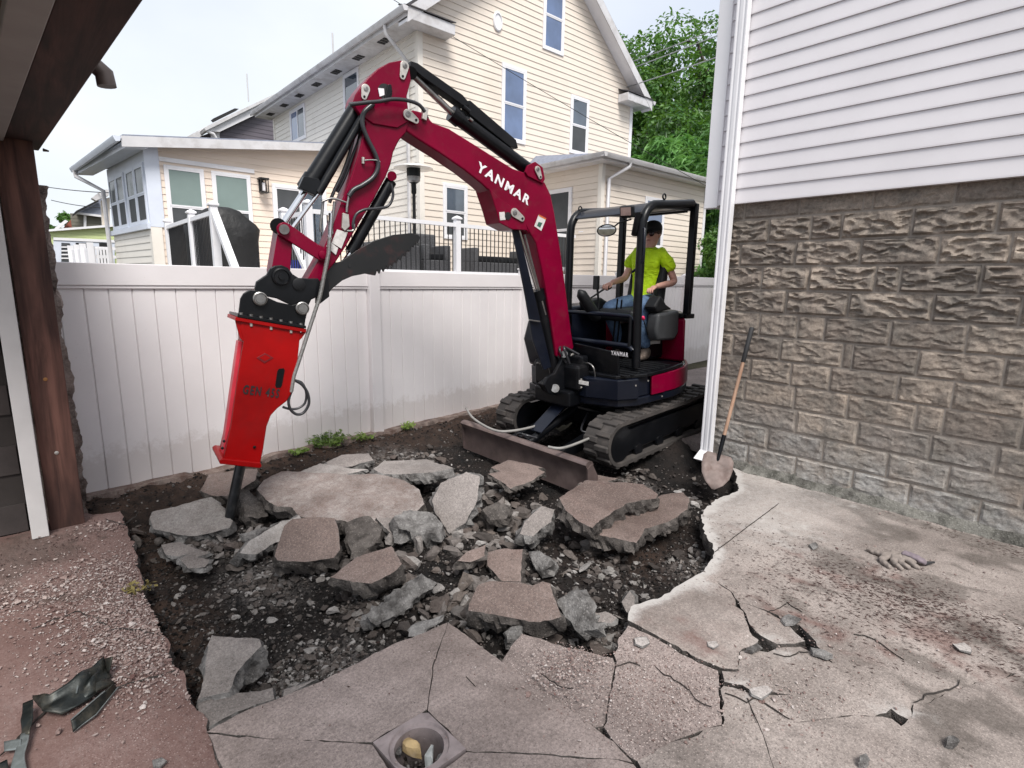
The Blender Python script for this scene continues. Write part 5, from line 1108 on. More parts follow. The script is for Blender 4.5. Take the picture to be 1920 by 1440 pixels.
# ------------------------------------------------------------------ trees
def leafcloud(name, blobs, n, size, mat, parent, seed, long=1.0, droop=.0):
    r = np.random.default_rng(seed); B = np.array([(b[0], b[1], b[2]) for b in blobs]); RR = np.array([b[3] for b in blobs]); w = RR**2/np.sum(RR**2)
    k = r.choice(len(blobs), n, p=w); d = r.normal(size=(n, 3)); d /= np.linalg.norm(d, axis=1)[:, None]; rr = RR[k]*r.uniform(.55, 1.05, n)**.5*(1+.28*np.sin(d[:, 0]*7+k)*np.cos(d[:, 2]*6+k*2))
    P = B[k]+d*rr[:, None]*np.array([1, 1, .85]); 
    nrm = d*.7+r.normal(scale=.5, size=(n, 3))+np.array([0, 0, .5]); nrm /= np.linalg.norm(nrm, axis=1)[:, None]
    t = r.normal(size=(n, 3))+d*droop*1.5+np.array([0, 0, -droop]); t -= nrm*np.sum(t*nrm, 1)[:, None]; t /= np.linalg.norm(t, axis=1)[:, None]; s = np.cross(nrm, t)
    L = size*r.uniform(.6, 1.4, n)*long; Wd = size*r.uniform(.35, .65, n)/long**.4
    A = P-t*L[:, None]*.5; Bv = P+s*Wd[:, None]*.5+nrm*(.12*L)[:, None]; C = P+t*L[:, None]*.5; D = P-s*Wd[:, None]*.5+nrm*(.12*L)[:, None]
    V = np.stack([A, Bv, C, D], 1).reshape(-1, 3); i = np.arange(n)*4; F = np.stack([i, i+1, i+2], 1); F2 = np.stack([i, i+2, i+3], 1)
    return npmesh(name, V, np.concatenate([F, F2]), [mat], parent=parent, loc=OFF[parent.name][:])
def tree(label, base, H, R, n, size, mat, seed, nb=16, z0=.35, long=1., droop=0., group='trees behind the houses'):
    base = Vector(base); t = thing('tree', base, label, 'tree', group); r = random.Random(seed); m = MB()
    lean = Vector((r.uniform(-.5, .5), r.uniform(-.5, .5), 0)); top = base+Vector((0, 0, H*.8))+lean
    m.tube([base, base.lerp(top, .5)+Vector((r.uniform(-.2, .2), 0, 0)), top], [R*.09, R*.06, R*.02], 8); blobs = []
    for i in range(nb):
        f = z0+(1-z0)*r.random(); a = r.uniform(0, 6.28); rad_ = R*(1-abs(f-.6)*1.1)*r.uniform(.35, .95); c = base.lerp(top, min(1, f))+Vector((math.cos(a)*rad_, math.sin(a)*rad_, r.uniform(-.1, .25)*R)); br = R*r.uniform(.22, .42)
        blobs.append((c.x, c.y, c.z, br)); m.tube([base.lerp(top, max(.2, f-.25)), base.lerp(top, f)*.4+c*.6, c], [R*.03, R*.018, R*.006], 5)
    m.build('trunk', M_bark, t, smooth=60); leafcloud('crown', blobs, n, size, mat, t, seed, long, droop); return t
def at(px, py, d): return CAM+ray(px, py)*d
TR = [('round dark tree peeking over the right gable slope', 1165, 70, 27, 3.4, M_leafA, 9000, .26), ('dark tree right of the gable slope, second along the hill', 1210, 96, 29, 3.3, M_leafA, 9000, .26), ('broad dark tree at the middle of the hillside', 1262, 70, 30, 4.0, M_leafA, 11000, .28),
      ('taller dark tree with a bright crown beside the white house corner', 1322, 22, 27, 3.9, M_leafA, 11000, .28), ('tall sunlit tree touching the white house corner board', 1378, -30, 27, 4.6, M_leafA, 11000, .28), ('tree crown low behind the gable eave', 1225, 190, 24, 3.0, M_leafA, 9000, .24), ('dark tree in the shade below the power lines', 1320, 170, 23, 3.0, M_leafA, 9000, .24)]
for i, (lb, a, b, d, R, mt, n, sz) in enumerate(TR):
    p = at(a, b, d); top = p.z+1.1; tree(lb, (p.x, p.y, .0), top, R, n, sz, mt, 30+i, 24, .35)
TR2 = [('bright feathery tree nearest the white house corner', 1318, 230, 18, 2.3), ('bright feathery bush-like tree beside the gable eave', 1238, 258, 18, 2.0), ('low feathery tree behind the side wing roof', 1270, 320, 16, 2.0), ('feathery tree filling the gap beside the side wing', 1350, 330, 15, 2.0), ('small feathery tree hugging the cream house corner', 1200, 262, 19, 1.4)]
for i, (lb, a, b, d, R) in enumerate(TR2):
    p = at(a, b, d); tree(lb, (p.x, p.y, .0), p.z+.6, R, 15000, .17, M_leafB, 60+i, 26, .25, 2.0, .7, 'bright feathery trees')
# shady shrub mass seen in the slot between wing and downspout
p = at(1338, 450, 12.5); tree('dark shrub in the slot between the side wing and the downspout', (p.x, p.y, 0), 3.3, .9, 6000, .10, M_leafA, 77, 14, .1, group='shrubs')
p = at(120, 396, 42); tree('small distant tree left of the taupe house', (p.x, p.y, 0), p.z+1.0, 1.6, 5000, .3, M_leafA, 88, 14)
# wooded hill behind
V = []; F = []; nx_, ny_ = 40, 12
for j in range(ny_):
    for i in range(nx_):
        x = 14+i*2.2; y = 10+i*.0+j*3.4-i*.55; V.append((x+j*.8, y, -.4+min(9, max(0, (x-22))*.28)*(1-abs(j-6)/8)+.6*fb(x*.2, y*.2, 2)))
for j in range(ny_-1):
    for i in range(nx_-1): k = j*nx_+i; F.append((k, k+1, k+nx_+1, k+nx_))
npmesh('hillside', V, F, [simple('hill_undergrowth', (.02, .035, .012), .9, var=.5, vs=2)], smooth=True, kind='structure')
# overhead cables
def cable(label, a, b, da, db, sag, r=.012, mat=None):
    A = at(*a, da); B = at(*b, db); A, B = A+(A-B)*.6, B+(B-A)*.6
    P = [A.lerp(B, t/16)-Vector((0, 0, sag*4*(t/16)*(1-t/16))) for t in range(17)]
    MB().tube(P, r, 5).build('cable', mat or M_dark, label=label, cat='cable', group='overhead cables')
M_cabl = simple('pale_cable', (.30, .31, .32), .6, var=.1)
cable('uppermost overhead cable crossing the trees', (1158, 123), (1356, 46), 14.5, 13, .05, .013, M_cabl); cable('middle overhead cable crossing the trees', (1163, 133), (1353, 60), 14.4, 12.9, .05, .013, M_cabl); cable('lowest overhead cable crossing the trees', (1176, 160), (1350, 102), 14.3, 12.8, .05, .013, M_cabl)
cable('thin service cable slanting down across the gable wall', (760, 3), (1196, 266), 10.4, 10.9, .12, .006)
cable('thin cable in the sky left of the sunroom', (100, 349), (190, 357), 24, 22, .1, .018); cable('lower thin cable left of the sunroom', (128, 379), (188, 386), 26, 24, .1, .018)

# ------------------------------------------------------------------ left: timber post, beam, trim, masonry edge, dark wall
pa = gz(95, 994); pb = gz(160, 981)
MB().b2((pa.x, pa.y+.0, -.02), (pb.x, pa.y+.17, 2.50)).build('timber_post', M_wood, label='dark stained timber post at the left edge with two nail heads', cat='post', bevel=.006, kind=None)
for a, b in ((85, 711), (106, 849)):
    q = gy(a, b, pa.y-.002); MB().lathe(q, (0, -1, 0), [(.012, 0), (.012, .003), (.004, .005)], 10).build('nail_head', M_pin if b > 800 else simple('ochre_knot', (.35, .16, .05), .7), label='bolt head in the lower part of the timber post' if b > 800 else 'orange knot plug in the middle of the timber post', cat='bolt')
zt = 2.495; A0 = gz(80, 273, zt); A1 = gz(270, 0, zt); dB = (A1-A0).normalized(); L0 = gz(0, 250, zt); wB = .185
nB = Vector((dB.y, -dB.x, 0));  nB = nB if nB.x < 0 else -nB
a0 = A0-dB*.22; m = MB(); m.prism([a0, a0+nB*wB, a0+nB*wB+Vector((0, 0, .24)), a0+Vector((0, 0, .24))], dB*7.0); m.build('timber_beam', M_woody, label='dark stained timber beam running overhead at the left', cat='beam', bevel=.006)
q = gz(180, 128, zt); bk = thing('gutter_bracket', q, 'rusty brown downspout elbow poking out beside the timber beam', 'bracket')
e0 = gz(165, 132, zt+.05); MB().tube([e0+Vector((-.06, 0, .03)), e0+Vector((.02, .0, .03)), e0+Vector((.055, .0, .0)), e0+Vector((.06, 0, -.05))], [.035, .037, .037, .036], 12).build('elbow', simple('weathered_brown_metal', (.09, .07, .065), .5, .3, var=.3), bk, smooth=40)
q = gz(84, 278, zt); MB().prism([q+Vector((-.01, 0, 0)), q+Vector((.02, -.01, -.012)), q+Vector((-.01, 0, -.012))], (0, .06, 0)).build('wood_splinter', M_wood, label='splinter sticking out under the beam at the post top', cat='splinter')
# white trims
ta = gz(68, 1010); tb = gz(93, 1004)
MB().b2((ta.x-.02, ta.y-.005, -.0), (tb.x, ta.y+.14, 2.48)).build('door_jamb', simple('jamb_paint', (.58, .56, .55), .5, var=.08, dirt=(.4, .34, .3), dirt_amt=.2), label='white painted door jamb left of the timber post', cat='jamb', bevel=.004)
s0 = a0+nB*(wB+.004); m = MB(); m.prism([s0, s0+nB*.10, s0+nB*.10+Vector((0, 0, .2)), s0+Vector((0, 0, .2))], dB*7.0); m.v = [v+Vector((0, 0, -.02)) for v in m.v]; tr = m.build('head_trim', simple('grey_white_paint', (.30, .29, .28), .6, var=.12, vs=5), label='grey white trim board along the timber beam overhead', cat='trim board', bevel=.004)
s1 = s0+nB*.10; m = MB(); m.prism([s1+Vector((0, 0, .02)), s1+nB*.5+Vector((0, 0, .02)), s1+nB*.5+Vector((0, 0, .1)), s1+Vector((0, 0, .1))], dB*7.0); m.build('porch_ceiling', simple('ceiling_paint', (.12, .10, .095), .7, var=.2), label='dull ceiling board at the upper left corner', cat='ceiling')
# garage-like opening: dark block wall inside
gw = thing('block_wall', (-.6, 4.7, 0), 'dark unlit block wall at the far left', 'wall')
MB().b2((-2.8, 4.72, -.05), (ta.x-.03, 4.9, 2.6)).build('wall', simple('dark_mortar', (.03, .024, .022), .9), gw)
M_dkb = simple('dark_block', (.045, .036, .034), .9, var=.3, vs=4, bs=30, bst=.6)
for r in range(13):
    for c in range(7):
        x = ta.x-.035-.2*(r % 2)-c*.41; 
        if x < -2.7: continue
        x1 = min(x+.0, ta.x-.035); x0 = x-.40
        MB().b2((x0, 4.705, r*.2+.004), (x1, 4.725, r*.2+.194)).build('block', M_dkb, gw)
MB().b2((-2.9, 3.4, 2.75), (-.25, 4.9, 2.85)).build('porch_roof', M_dark, label='unseen short porch roof added to keep the left block wall dark', cat='roof')  # out of view, trimmed so that it shades only the block wall
# ragged masonry edge between post and fence
mw = thing('masonry_wall', (.05, 4.95, 0), 'ragged broken edge of a stone and mortar wall between post and fence', 'wall')
V = []; F = []; nz_, nt_ = 110, 12
for j in range(nz_):
    z = -.03+j*2.30/(nz_-1)
    for i in range(nt_):
        t = i/(nt_-1); x = -.28+.435*min(1, t*2.2); y = 4.86+(t-.45)*.18*(t > .45)
        lump = .030*noise.noise(Vector((1, y*6, z*6.5)))+.020*noise.noise(Vector((4, y*9, z*16)))+.008*noise.noise(Vector((x*30, y*30, z*40)))
        x += lump*(1 if t > .3 else 0)+(.015 if t > .4 else 0); V.append((x, y+.012*noise.noise(Vector((x*20, 2, z*12))), z))
for j in range(nz_-1):
    for i in range(nt_-1): k = j*nt_+i; F.append((k, k+1, k+nt_+1, k+nt_))
npmesh('rubble_masonry', V, F, [rough_stone('stone_mortar', (.10, .07, .06), (.33, .27, .24), (.45, .4, .37))], parent=mw, smooth=True, loc=OFF[mw.name][:])
# ------------------------------------------------------------------ mini excavator
BA = Vector((3.95, 3.85, 0)); bd_ = (Vector((0.95, 4.19, 0))-BA).normalized(); BN = Vector((-bd_.y, bd_.x, 0))   # BN points at the camera side
def bp(px, py, t=0): return onplane(px, py, BA+BN*t, BN)
ex = thing('excavator', (4.9, 3.8, 0), 'dark red mini excavator with black canopy, its boom arched over the broken slabs', 'excavator')
th4 = rad(4.0); MO = Vector((4.9, 3.8, .04)); MFd = Vector((-math.cos(th4), 0, -math.sin(th4))); MU = Vector((-math.sin(th4), 0, math.cos(th4))); ML = Vector((0, -1, 0))
def MF(p): return MO+MFd*p[0]+ML*p[1]+MU*p[2]
def text(s, P0, P1, hgt, nrm, mat, parent, bold=.03, ext=.0015, name='lettering', skew=0):
    c = bpy.data.curves.new('f', 'FONT'); c.body = s; c.offset = bold; c.space_character = 1.28; c.resolution_u = 3; t = bpy.data.objects.new('t', c); COL.objects.link(t)
    bpy.context.view_layer.update(); me = bpy.data.meshes.new_from_object(t); bpy.data.objects.remove(t)
    v = np.array([q.co[:] for q in me.vertices]); lo = v.min(0); hi = v.max(0); X = Vector(P1)-Vector(P0); L = X.length; X.normalize(); N = Vector(nrm).normalized(); Y = N.cross(X).normalized(); N = X.cross(Y)
    off = OFF[parent.name]
    for q in me.vertices:
        a = (q.co.x-lo[0])/(hi[0]-lo[0]); b = (q.co.y-lo[1])/(hi[1]-lo[1]); q.co = Vector(P0)+X*(a*L+b*hgt*skew)+Y*(b*hgt)+N*.003-off
    me.materials.clear(); me.materials.append(mat); o = bpy.data.objects.new(name, me); COL.objects.link(o); o.parent = parent; OFF[o.name] = off
    return o
def plate(px, t, w, name, mat, parent, bevel=.006, smooth=None, seg=2):
    P = [bp(a, b, t) for a, b in px]; return MB().prism(P, -BN*w).build(name, mat, parent, bevel=bevel, seg=seg, smooth=smooth)
def arc(c, r, a0, a1, n):  # px circle arc
    return [(c[0]+r*math.cos(rad(a0+(a1-a0)*i/n)), c[1]+r*math.sin(rad(a0+(a1-a0)*i/n))) for i in range(n+1)]
# --- boom
boom_px = [(762, 246), (757, 225), (761, 211), (775, 206), (794, 211), (812, 230), (842, 241), (887, 269), (925, 293), (962, 316), (1000, 329), (1022, 342), (1033, 365), (1040, 399), (1052, 474), (1062, 549), (1071, 620), (1076, 652), (1060, 674), (1043, 668), (1032, 590), (1018, 510), (1005, 455), (986, 424), (962, 402), (938, 384), (925, 366), (905, 346), (870, 318), (825, 287), (785, 262)]
boom = plate(boom_px, .095, .19, 'boom', M_red, ex, .012, 35, 3)
plate([(917, 352), (938, 372), (962, 388), (982, 412), (994, 440), (988, 432), (960, 430), (937, 418), (931, 395)], .115, .23, 'boom_cylinder_bracket', M_red, ex, .008)
for q, r in (((952, 405), .034),): MB().lathe(bp(*q, .116), BN, [(r, 0), (r, .004), (r*.6, .005)], 18).build('bracket_hole', M_dark, ex)
plate([(917+21, 400), (950-6, 396), (947, 415), (935, 412)] if False else [(936, 398), (946, 397), (948, 412), (938, 413)], .119, .004, 'decal', M_label, ex, 0)
def pinplate(a, b, r, t, name='pin_plate'):
    A = bp(*a, t); B = bp(*b, t); X = (B-A); L = X.length; X.normalize(); Y = BN.cross(X); P = []
    for i in range(9): an = rad(90+180*i/8); P.append(A+X*math.cos(an)*r+Y*math.sin(an)*r)
    for i in range(7): an = rad(-90+180*i/6); P.append(B+X*math.cos(an)*r*.66+Y*math.sin(an)*r*.66)
    o = MB().prism(P, BN*.012).build(name, M_pin, ex, bevel=.002); MB().lathe(A+BN*.012, BN, [(r*.55, 0), (r*.55, .006), (r*.2, .008), (r*.2, .004)], 16).build('pin', M_steel, o); MB().lathe(B+BN*.012, BN, [(r*.28, 0), (r*.25, .006)], 10).build('bolt', M_black, o)
pinplate((964, 399), (978, 410), .040, .116); pinplate((764, 215), (779, 226), .038, .116); pinplate((758, 124), (754, 144), .034, .113)
pinplate((685, 167), (682, 182), .032, .113); pinplate((1007, 318), (1012, 332), .03, .12)
plate([(1014, 400), (1028, 402), (1026, 432), (1009, 424)] if False else [(1010, 403), (1024, 410), (1015, 433), (1002, 424)], .098, .003, 'decal', M_label, ex, 0)
plate([(1011, 402.5), (1024.5, 409.5), (1023.5, 412), (1010.2, 404.8)], .0995, .003, 'decal_stripe', simple('orange_decal', (.55, .12, .03)), ex, 0)
plate([(1010, 416), (1017, 418), (1013, 427), (1007, 423)], .0995, .003, 'decal_mark', simple('dark_green_decal', (.03, .10, .07)), ex, 0)
text('YANMAR', bp(891.5, 319, .095), bp(990, 385.5, .095), .083, BN, M_letw, ex, .034)
# cylinder lug on the boom back for the arm cylinder
plate([(985, 322), (990, 310), (1004, 303), (1018, 314), (1022, 336), (1018, 344), (990, 330)], .115, .025, 'cylinder_lug', M_red, ex, .004); plate([(985, 322), (990, 310), (1004, 303), (1018, 314), (1022, 336), (1018, 344), (990, 330)], -.09, .025, 'cylinder_lug', M_red, ex, .004)
# --- arm (dipper)
lobe = [(771, 150), (768, 128), (760, 116), (751, 113), (730, 117), (709, 128), (690, 146), (676, 163), (666, 178), (662, 192), (668, 204), (676, 215)]
arm_px = lobe+[(686, 232), (675, 278), (659, 330), (643, 372), (629, 412), (613, 452), (599, 485), (584, 512), (576, 525), (583, 535), (597, 533), (612, 512), (632, 488), (650, 460), (672, 421), (700, 376), (724, 331), (733, 308), (738, 285), (748, 264), (762, 248), (768, 232), (766, 205), (763, 180)]
arm = plate(arm_px, .098, .196, 'arm', M_red, ex, .009, 35, 2)
plate(lobe+[(700, 232), (745, 240), (766, 228), (763, 180)], .112, .03, 'arm_side_plate', M_red, ex, .006, 35); plate(lobe+[(700, 232), (745, 240), (766, 228), (763, 180)], -.125, .03, 'arm_side_plate', M_red, ex, .006, 35)
MB().lathe(bp(722, 172, .113), BN, [(.055, 0), (.055, .003), (.05, .003)], 24).build('hose_opening_disc', M_dark, ex)  # flat dark disc painted in place of the shaded opening
plate([(709, 165), (720, 166), (721, 178), (712, 181)], .118, .003, 'decal', M_letw, ex, 0)
plate([(728, 158), (734, 158), (736, 172), (729, 186), (722, 190), (722, 180)], .130, .02, 'hose_clamp', M_black, ex, .004)
# --- linkage
def bar(a, b, r, t, w, name, mat=M_red, r2=None):
    A = bp(*a, t); B = bp(*b, t); X = (B-A).normalized(); Y = BN.cross(X); r2 = r2 or r; P = []
    for i in range(9): an = rad(90+180*i/8); P.append(A+X*math.cos(an)*r+Y*math.sin(an)*r)
    for i in range(9): an = rad(-90+180*i/8); P.append(B+X*math.cos(an)*r2+Y*math.sin(an)*r2)
    return MB().prism(P, -BN*w).build(name, mat, ex, bevel=.005, smooth=35)
bar((534, 431), (605, 478), .052, .125, .03, 'side_link', r2=.045); bar((534, 431), (605, 478), .052, -.095, .03, 'side_link', r2=.045)
bar((536, 434), (527, 508), .05, .09, .18, 'bucket_link', r2=.062); MB().cyl(bp(533, 430, .15), bp(533, 430, -.15), .034, 18).build('link_pin', M_steel, ex, smooth=40); MB().cyl(bp(522, 424, .085), bp(522, 424, -.085), .055, 18).build('rod_eye', M_black, ex, smooth=40)
MB().lathe(bp(605, 478, .126), BN, [(.03, 0), (.03, .012), (.02, .016)], 16).build('link_pin', M_red, ex, smooth=40)
# --- bucket cylinder: barrel, gland, rod
def tb(a, b, t, r, name, mat, n=18, t2=None): return MB().cyl(bp(*a, t), bp(*b, t if t2 is None else t2), r, n).build(name, mat, ex, smooth=40)
tb((670, 203), (578, 350), .0, .062, 'bucket_cylinder', M_black); tb((588, 334), (574, 356), .0, .072, 'cylinder_gland', M_black); tb((576, 352), (526, 427), .0, .024, 'cylinder_rod', M_chrome)
plate([(560, 352), (592, 366), (604, 348), (598, 335), (570, 330)], .09, .05, 'cylinder_clamp', M_black, ex, .004)
tb((683, 214), (597, 362), .075, .030, 'guard_tube', M_black); tb((597, 362), (545, 432), .06, .014, 'guide_rod', M_chrome); tb((648, 236), (640, 250), .07, .04, 'clamp', M_black) if False else None
P = [bp(a, b, .072) for a, b in ((655, 215), (664, 212), (575, 345), (566, 344))]; MB().prism(P, -BN*.02).build('cylinder_guard', M_chrome, ex) if False else None
plate([(643, 228), (676, 206), (690, 214), (600, 356), (588, 350)], -.02, .02, 'cylinder_guard', M_black, ex, .003)
# --- arm cylinder on top of the boom
tb((775, 141), (858, 222), -.01, .026, 'cylinder_rod', M_steel); tb((848, 213), (1000, 325), -.01, .060, 'arm_cylinder', M_black); tb((846, 211), (862, 224), -.01, .070, 'cylinder_gland', M_black)
MB().cyl(bp(771, 137, .09), bp(771, 137, -.1), .045, 16).build('rod_eye', M_black, ex, smooth=40)
plate([(770, 114), (783, 118), (868, 178), (882, 195), (872, 200), (790, 142), (770, 124)], .05, .10, 'rod_guard', M_black, ex, .004); plate([(866, 190), (882, 188), (968, 262), (972, 278), (958, 276), (880, 214)], .03, .07, 'cylinder_top_pipe', M_black, ex, .006)
tb((868, 200), (880, 210), .045, .02, 'pipe_fitting', M_black); tb((880, 222), (886, 227), .055, .012, 'fitting', M_steel)
# --- boom cylinder
tb((972, 428), (1014, 566), .01, .024, 'cylinder_rod', M_chrome); tb((1009, 548), (1045, 718), .01, .058, 'boom_cylinder', M_black); tb((1007, 543), (1013, 562), .01, .066, 'cylinder_gland', M_black)
plate([(961, 430), (972, 428), (1004, 560), (1034, 688), (1020, 694), (1000, 640), (985, 552)], .055, .02, 'cylinder_guard', M_bluek, ex, .003); tb((984, 440), (1023, 590), .06, .010, 'guard_rod', M_steel)
for a, b in (((992, 600), (1012, 603)), ((1007, 680), (1012, 682))): tb(a, b, .075, .008, 'guard_bolt', M_steel, 8)
# --- thumb and its cylinder
teeth = []; x0, y0, x1, y1 = 788, 446, 700, 510
N = 11
for i in range(N):
    a = i/N; teeth += [(x0+(x1-x0)*a, y0+(y1-y0)*a+10*math.sin(a*math.pi)-1), (x0+(x1-x0)*(a+.75/N)+2, y0+(y1-y0)*(a+.8/N)+10*math.sin(a*math.pi)+5)]
thumb_px = [(580, 533), (604, 500), (640, 490), (668, 470), (700, 452), (738, 440), (770, 437), (784, 440)]+teeth+[(685, 513), (660, 518), (642, 526), (622, 542), (608, 562), (598, 560)]
plate(thumb_px, .075, .03, 'thumb', M_thumb, ex, .003); plate(thumb_px, -.045, .03, 'thumb', M_thumb, ex, .003); plate([(600, 520), (640, 500), (672, 482), (690, 476), (688, 490), (640, 512), (606, 540)], .044, .09, 'thumb_web', M_thumb, ex, .004)
plate([(695, 470), (740, 452), (776, 446), (764, 462), (720, 478), (700, 484)], .044, .085, 'thumb_web', M_thumb, ex, .004)
MB().lathe(bp(656, 498, .076), BN, [(.014, 0), (.014, .003)], 12).build('thumb_hole', M_dark, ex)
tb((733, 340), (657, 474), .03, .045, 'thumb_cylinder', M_black); tb((657, 474), (640, 500), .03, .02, 'thumb_rod', M_chrome); MB().cyl(bp(735, 330, .095), bp(735, 330, -.09), .036, 14).build('thumb_pin', M_red, ex, smooth=40)
# --- hoses
def hose(px, t, r, mat=M_hose, name='hose', n=8, sub=6):
    P = [bp(a, b, (t[i] if isinstance(t, (list, tuple)) else t)) for i, (a, b) in enumerate(px)]; Q = []
    for i in range(len(P)-1):
        a = P[max(0, i-1)]; b = P[i]; c = P[i+1]; d = P[min(len(P)-1, i+2)]
        for k in range(sub):
            u = k/sub; Q.append(.5*((2*b)+(c-a)*u+(2*a-5*b+4*c-d)*u*u+(3*b-a-3*c+d)*u**3))
    Q.append(P[-1]); return MB().tube(Q, r, n).build(name, mat, ex, smooth=60)
hose([(655, 196), (690, 192), (712, 190), (735, 186), (762, 188), (785, 196), (797, 210)], .185, .014)
hose([(700, 195), (682, 212), (680, 235), (690, 262), (704, 290), (709, 312), (700, 332), (680, 347), (663, 356), (654, 368)], .125, .018)
hose([(654, 368), (651, 385), (650, 398)], .12, .010, M_steel); plate([(643, 399), (654, 402), (656, 424), (647, 433), (641, 427)], .12, .04, 'valve_block', M_pin, ex, .003)
hose([(733, 344), (737, 366), (728, 386), (705, 391), (684, 393), (668, 402), (662, 420), (664, 430)], .13, .011); hose([(664, 420), (662, 432), (650, 433)], .13, .009, M_steel)
hose([(797, 210), (806, 232), (818, 243), (835, 249), (862, 266), (900, 288), (940, 312), (962, 324)], .07, .012); plate([(796, 200), (804, 204), (800, 226), (792, 222)], .12, .05, 'hose_bracket', M_pin, ex, .003)
hose([(668, 238), (662, 262), (656, 285), (650, 305), (640, 330), (627, 357), (618, 380)], .03, .013); hose([(676, 240), (672, 265), (662, 290), (655, 310), (645, 335), (632, 360)], .0, .013)
MB().tube([bp(681, 295, .11), bp(681, 307, .11)], .012, 8).build('hose_clip', M_pin, ex); hose([(683, 301), (695, 300), (708, 301), (713, 304)], .135, .006, M_steel, 'clip_wire')
plate([(632, 430), (652, 436), (640, 466), (622, 455)], .108, .003, 'decal', M_label, ex, 0); plate([(617, 452), (634, 465), (630, 478), (612, 462)], .109, .003, 'decal', M_label, ex, 0)
for a in ((627, 378), (606, 375)): hose([(a[0], a[1]), (a[0]-2, a[1]+22), (a[0]-5, a[1]+48), (a[0]-4, a[1]+60)], .10, .011, M_steel, 'hose_fitting')
hose([(604, 378), (624, 372), (650, 380)], .12, .008, M_steel)
hose([(620, 400), (619, 430), (618, 448)], .14, .016, M_chrome, 'hose_coupling')
sp_px = [(618, 446), (616, 475), (608, 515), (600, 555), (588, 592), (574, 635), (562, 672), (551, 705), (546, 735)]
sh = hose(sp_px, .16, .0135, M_spring, 'spring_guard_hose', 10, 10)
# coil ridges along the spring-guarded hose
P = [bp(a, b, .16) for a, b in sp_px]; m = MB()
for i in range(len(P)-1):
    L = (P[i+1]-P[i]).length; k = max(2, int(L/.011))
    for j in range(k): c = P[i].lerp(P[i+1], j/k); d = (P[i+1]-P[i]).normalized(); m.cyl(c-d*.0032, c+d*.0032, .0155, 8)
ring = m.build('spring_coil', M_spring, ex, smooth=40); ring['kind'] = 'stuff'
hose([(546, 735), (541, 752), (545, 768), (557, 777), (570, 773), (579, 757), (577, 738), (567, 722), (553, 713)], .15, .0105); hose([(553, 713), (566, 718), (574, 735), (572, 755), (560, 765), (545, 767), (530, 763)], .13, .009)
# --- quick coupler
plate([(478, 540), (481, 528), (500, 515), (507, 503), (515, 498), (528, 497), (540, 502), (549, 514), (560, 521), (578, 522), (597, 522), (604, 536), (596, 556), (584, 562), (576, 578), (560, 580), (545, 572), (520, 560), (500, 556), (480, 556)], .115, .035, 'quick_coupler', M_black, ex, .006)
plate([(478, 540), (481, 528), (500, 515), (507, 503), (515, 498), (528, 497), (540, 502), (549, 514), (560, 521), (578, 522), (597, 522), (604, 536), (596, 556), (584, 562), (576, 578), (560, 580), (545, 572), (520, 560), (500, 556), (480, 556)], -.08, .035, 'quick_coupler', M_black, ex, .006)
plate([(500, 535), (530, 510), (560, 528), (585, 535), (575, 560), (530, 560), (505, 552)], .08, .16, 'coupler_body', M_black, ex, .01)
MB().lathe(bp(527, 519, .116), BN, [(.062, 0), (.062, .02), (.052, .024), (.048, .012), (.02, .012), (.02, .03), (.008, .03)], 24).build('coupler_boss', M_black, ex, smooth=30); MB().lathe(bp(560, 533, .116), BN, [(.045, 0), (.045, .01), (.035, .014)], 20).build('coupler_boss', M_plast, ex, smooth=30)
plate([(603, 523), (616, 520), (618, 556), (600, 570)], .08, .14, 'coupler_latch', M_plast, ex, .004)
# ------------------------------------------------------------------ hydraulic breaker (its own thing: hangs from the coupler)
br = thing('hydraulic_breaker', bp(435, 960), 'bright red hydraulic breaker hanging from the arm, chisel pushed into the slabs', 'breaker')
ex_keep = ex; ex = br
mount = [(447, 593), (451, 560), (457, 550), (468, 544), (484, 545), (498, 556), (520, 566), (548, 572), (570, 566), (578, 580), (573, 600), (571, 616)]
plate(mount, .135, .03, 'mounting_bracket', M_black, ex, .005); plate(mount, -.105, .03, 'mounting_bracket', M_black, ex, .005)
plate([(462, 596), (465, 575), (500, 578), (555, 586), (560, 606)], .10, .2, 'bracket_web', M_black, ex, .004)
for q in ((487, 560), (566, 578)):
    A = bp(*q, .136); MB().lathe(A, BN, [(.047, 0), (.047, .022), (.040, .026), (.036, .018), (.03, .018), (.028, .024), (.008, .024)], 24).build('mounting_pin', M_steel, ex, smooth=30); MB().cyl(bp(*q, .13), bp(*q, -.15), .034, 16).build('pin', M_steel, ex, smooth=40)
def bplate(px, t, w, name, mat, bev=.006, **k): return plate(px, t, w, name, mat, ex, bev, **k)
# top flange
fl = [(442, 594), (575, 617), (574, 624), (441, 601)]; bplate(fl, .18, .36, 'top_flange', M_bred, .003)
bplate([(446, 589), (574, 611), (574, 616), (445, 594)], .185, .37, 'adapter_plate', M_black, .002)
for i in range(7):
    a = i/6; c = (452+a*112, 591+a*19.5); A = bp(c[0], c[1]+1, .165); MB().cyl(A, A+Vector((0, 0, .022)), .014, 8).build('flange_bolt', M_steel, ex); 
    if i in (1, 3, 5): B = bp(c[0], c[1]+8, .165); MB().cyl(B-Vector((0, 0, .035)), B, .010, 8).build('flange_nut', M_pin, ex)
side = [(453, 597), (564, 617), (557, 690), (548, 735), (538, 752), (520, 766), (508, 779), (500, 800), (494, 840), (488, 870), (419, 862), (433, 800), (447, 700), (457, 640), (452, 622)]
bplate(side, .165, .028, 'side_plate', M_bred, .006, smooth=30); bplate(side, -.137, .028, 'side_plate', M_bred, .006, smooth=30)
core = [(456, 598), (560, 619), (553, 690), (544, 732), (512, 768), (497, 800), (487, 862), (422, 856), (436, 798), (450, 700), (459, 640)]
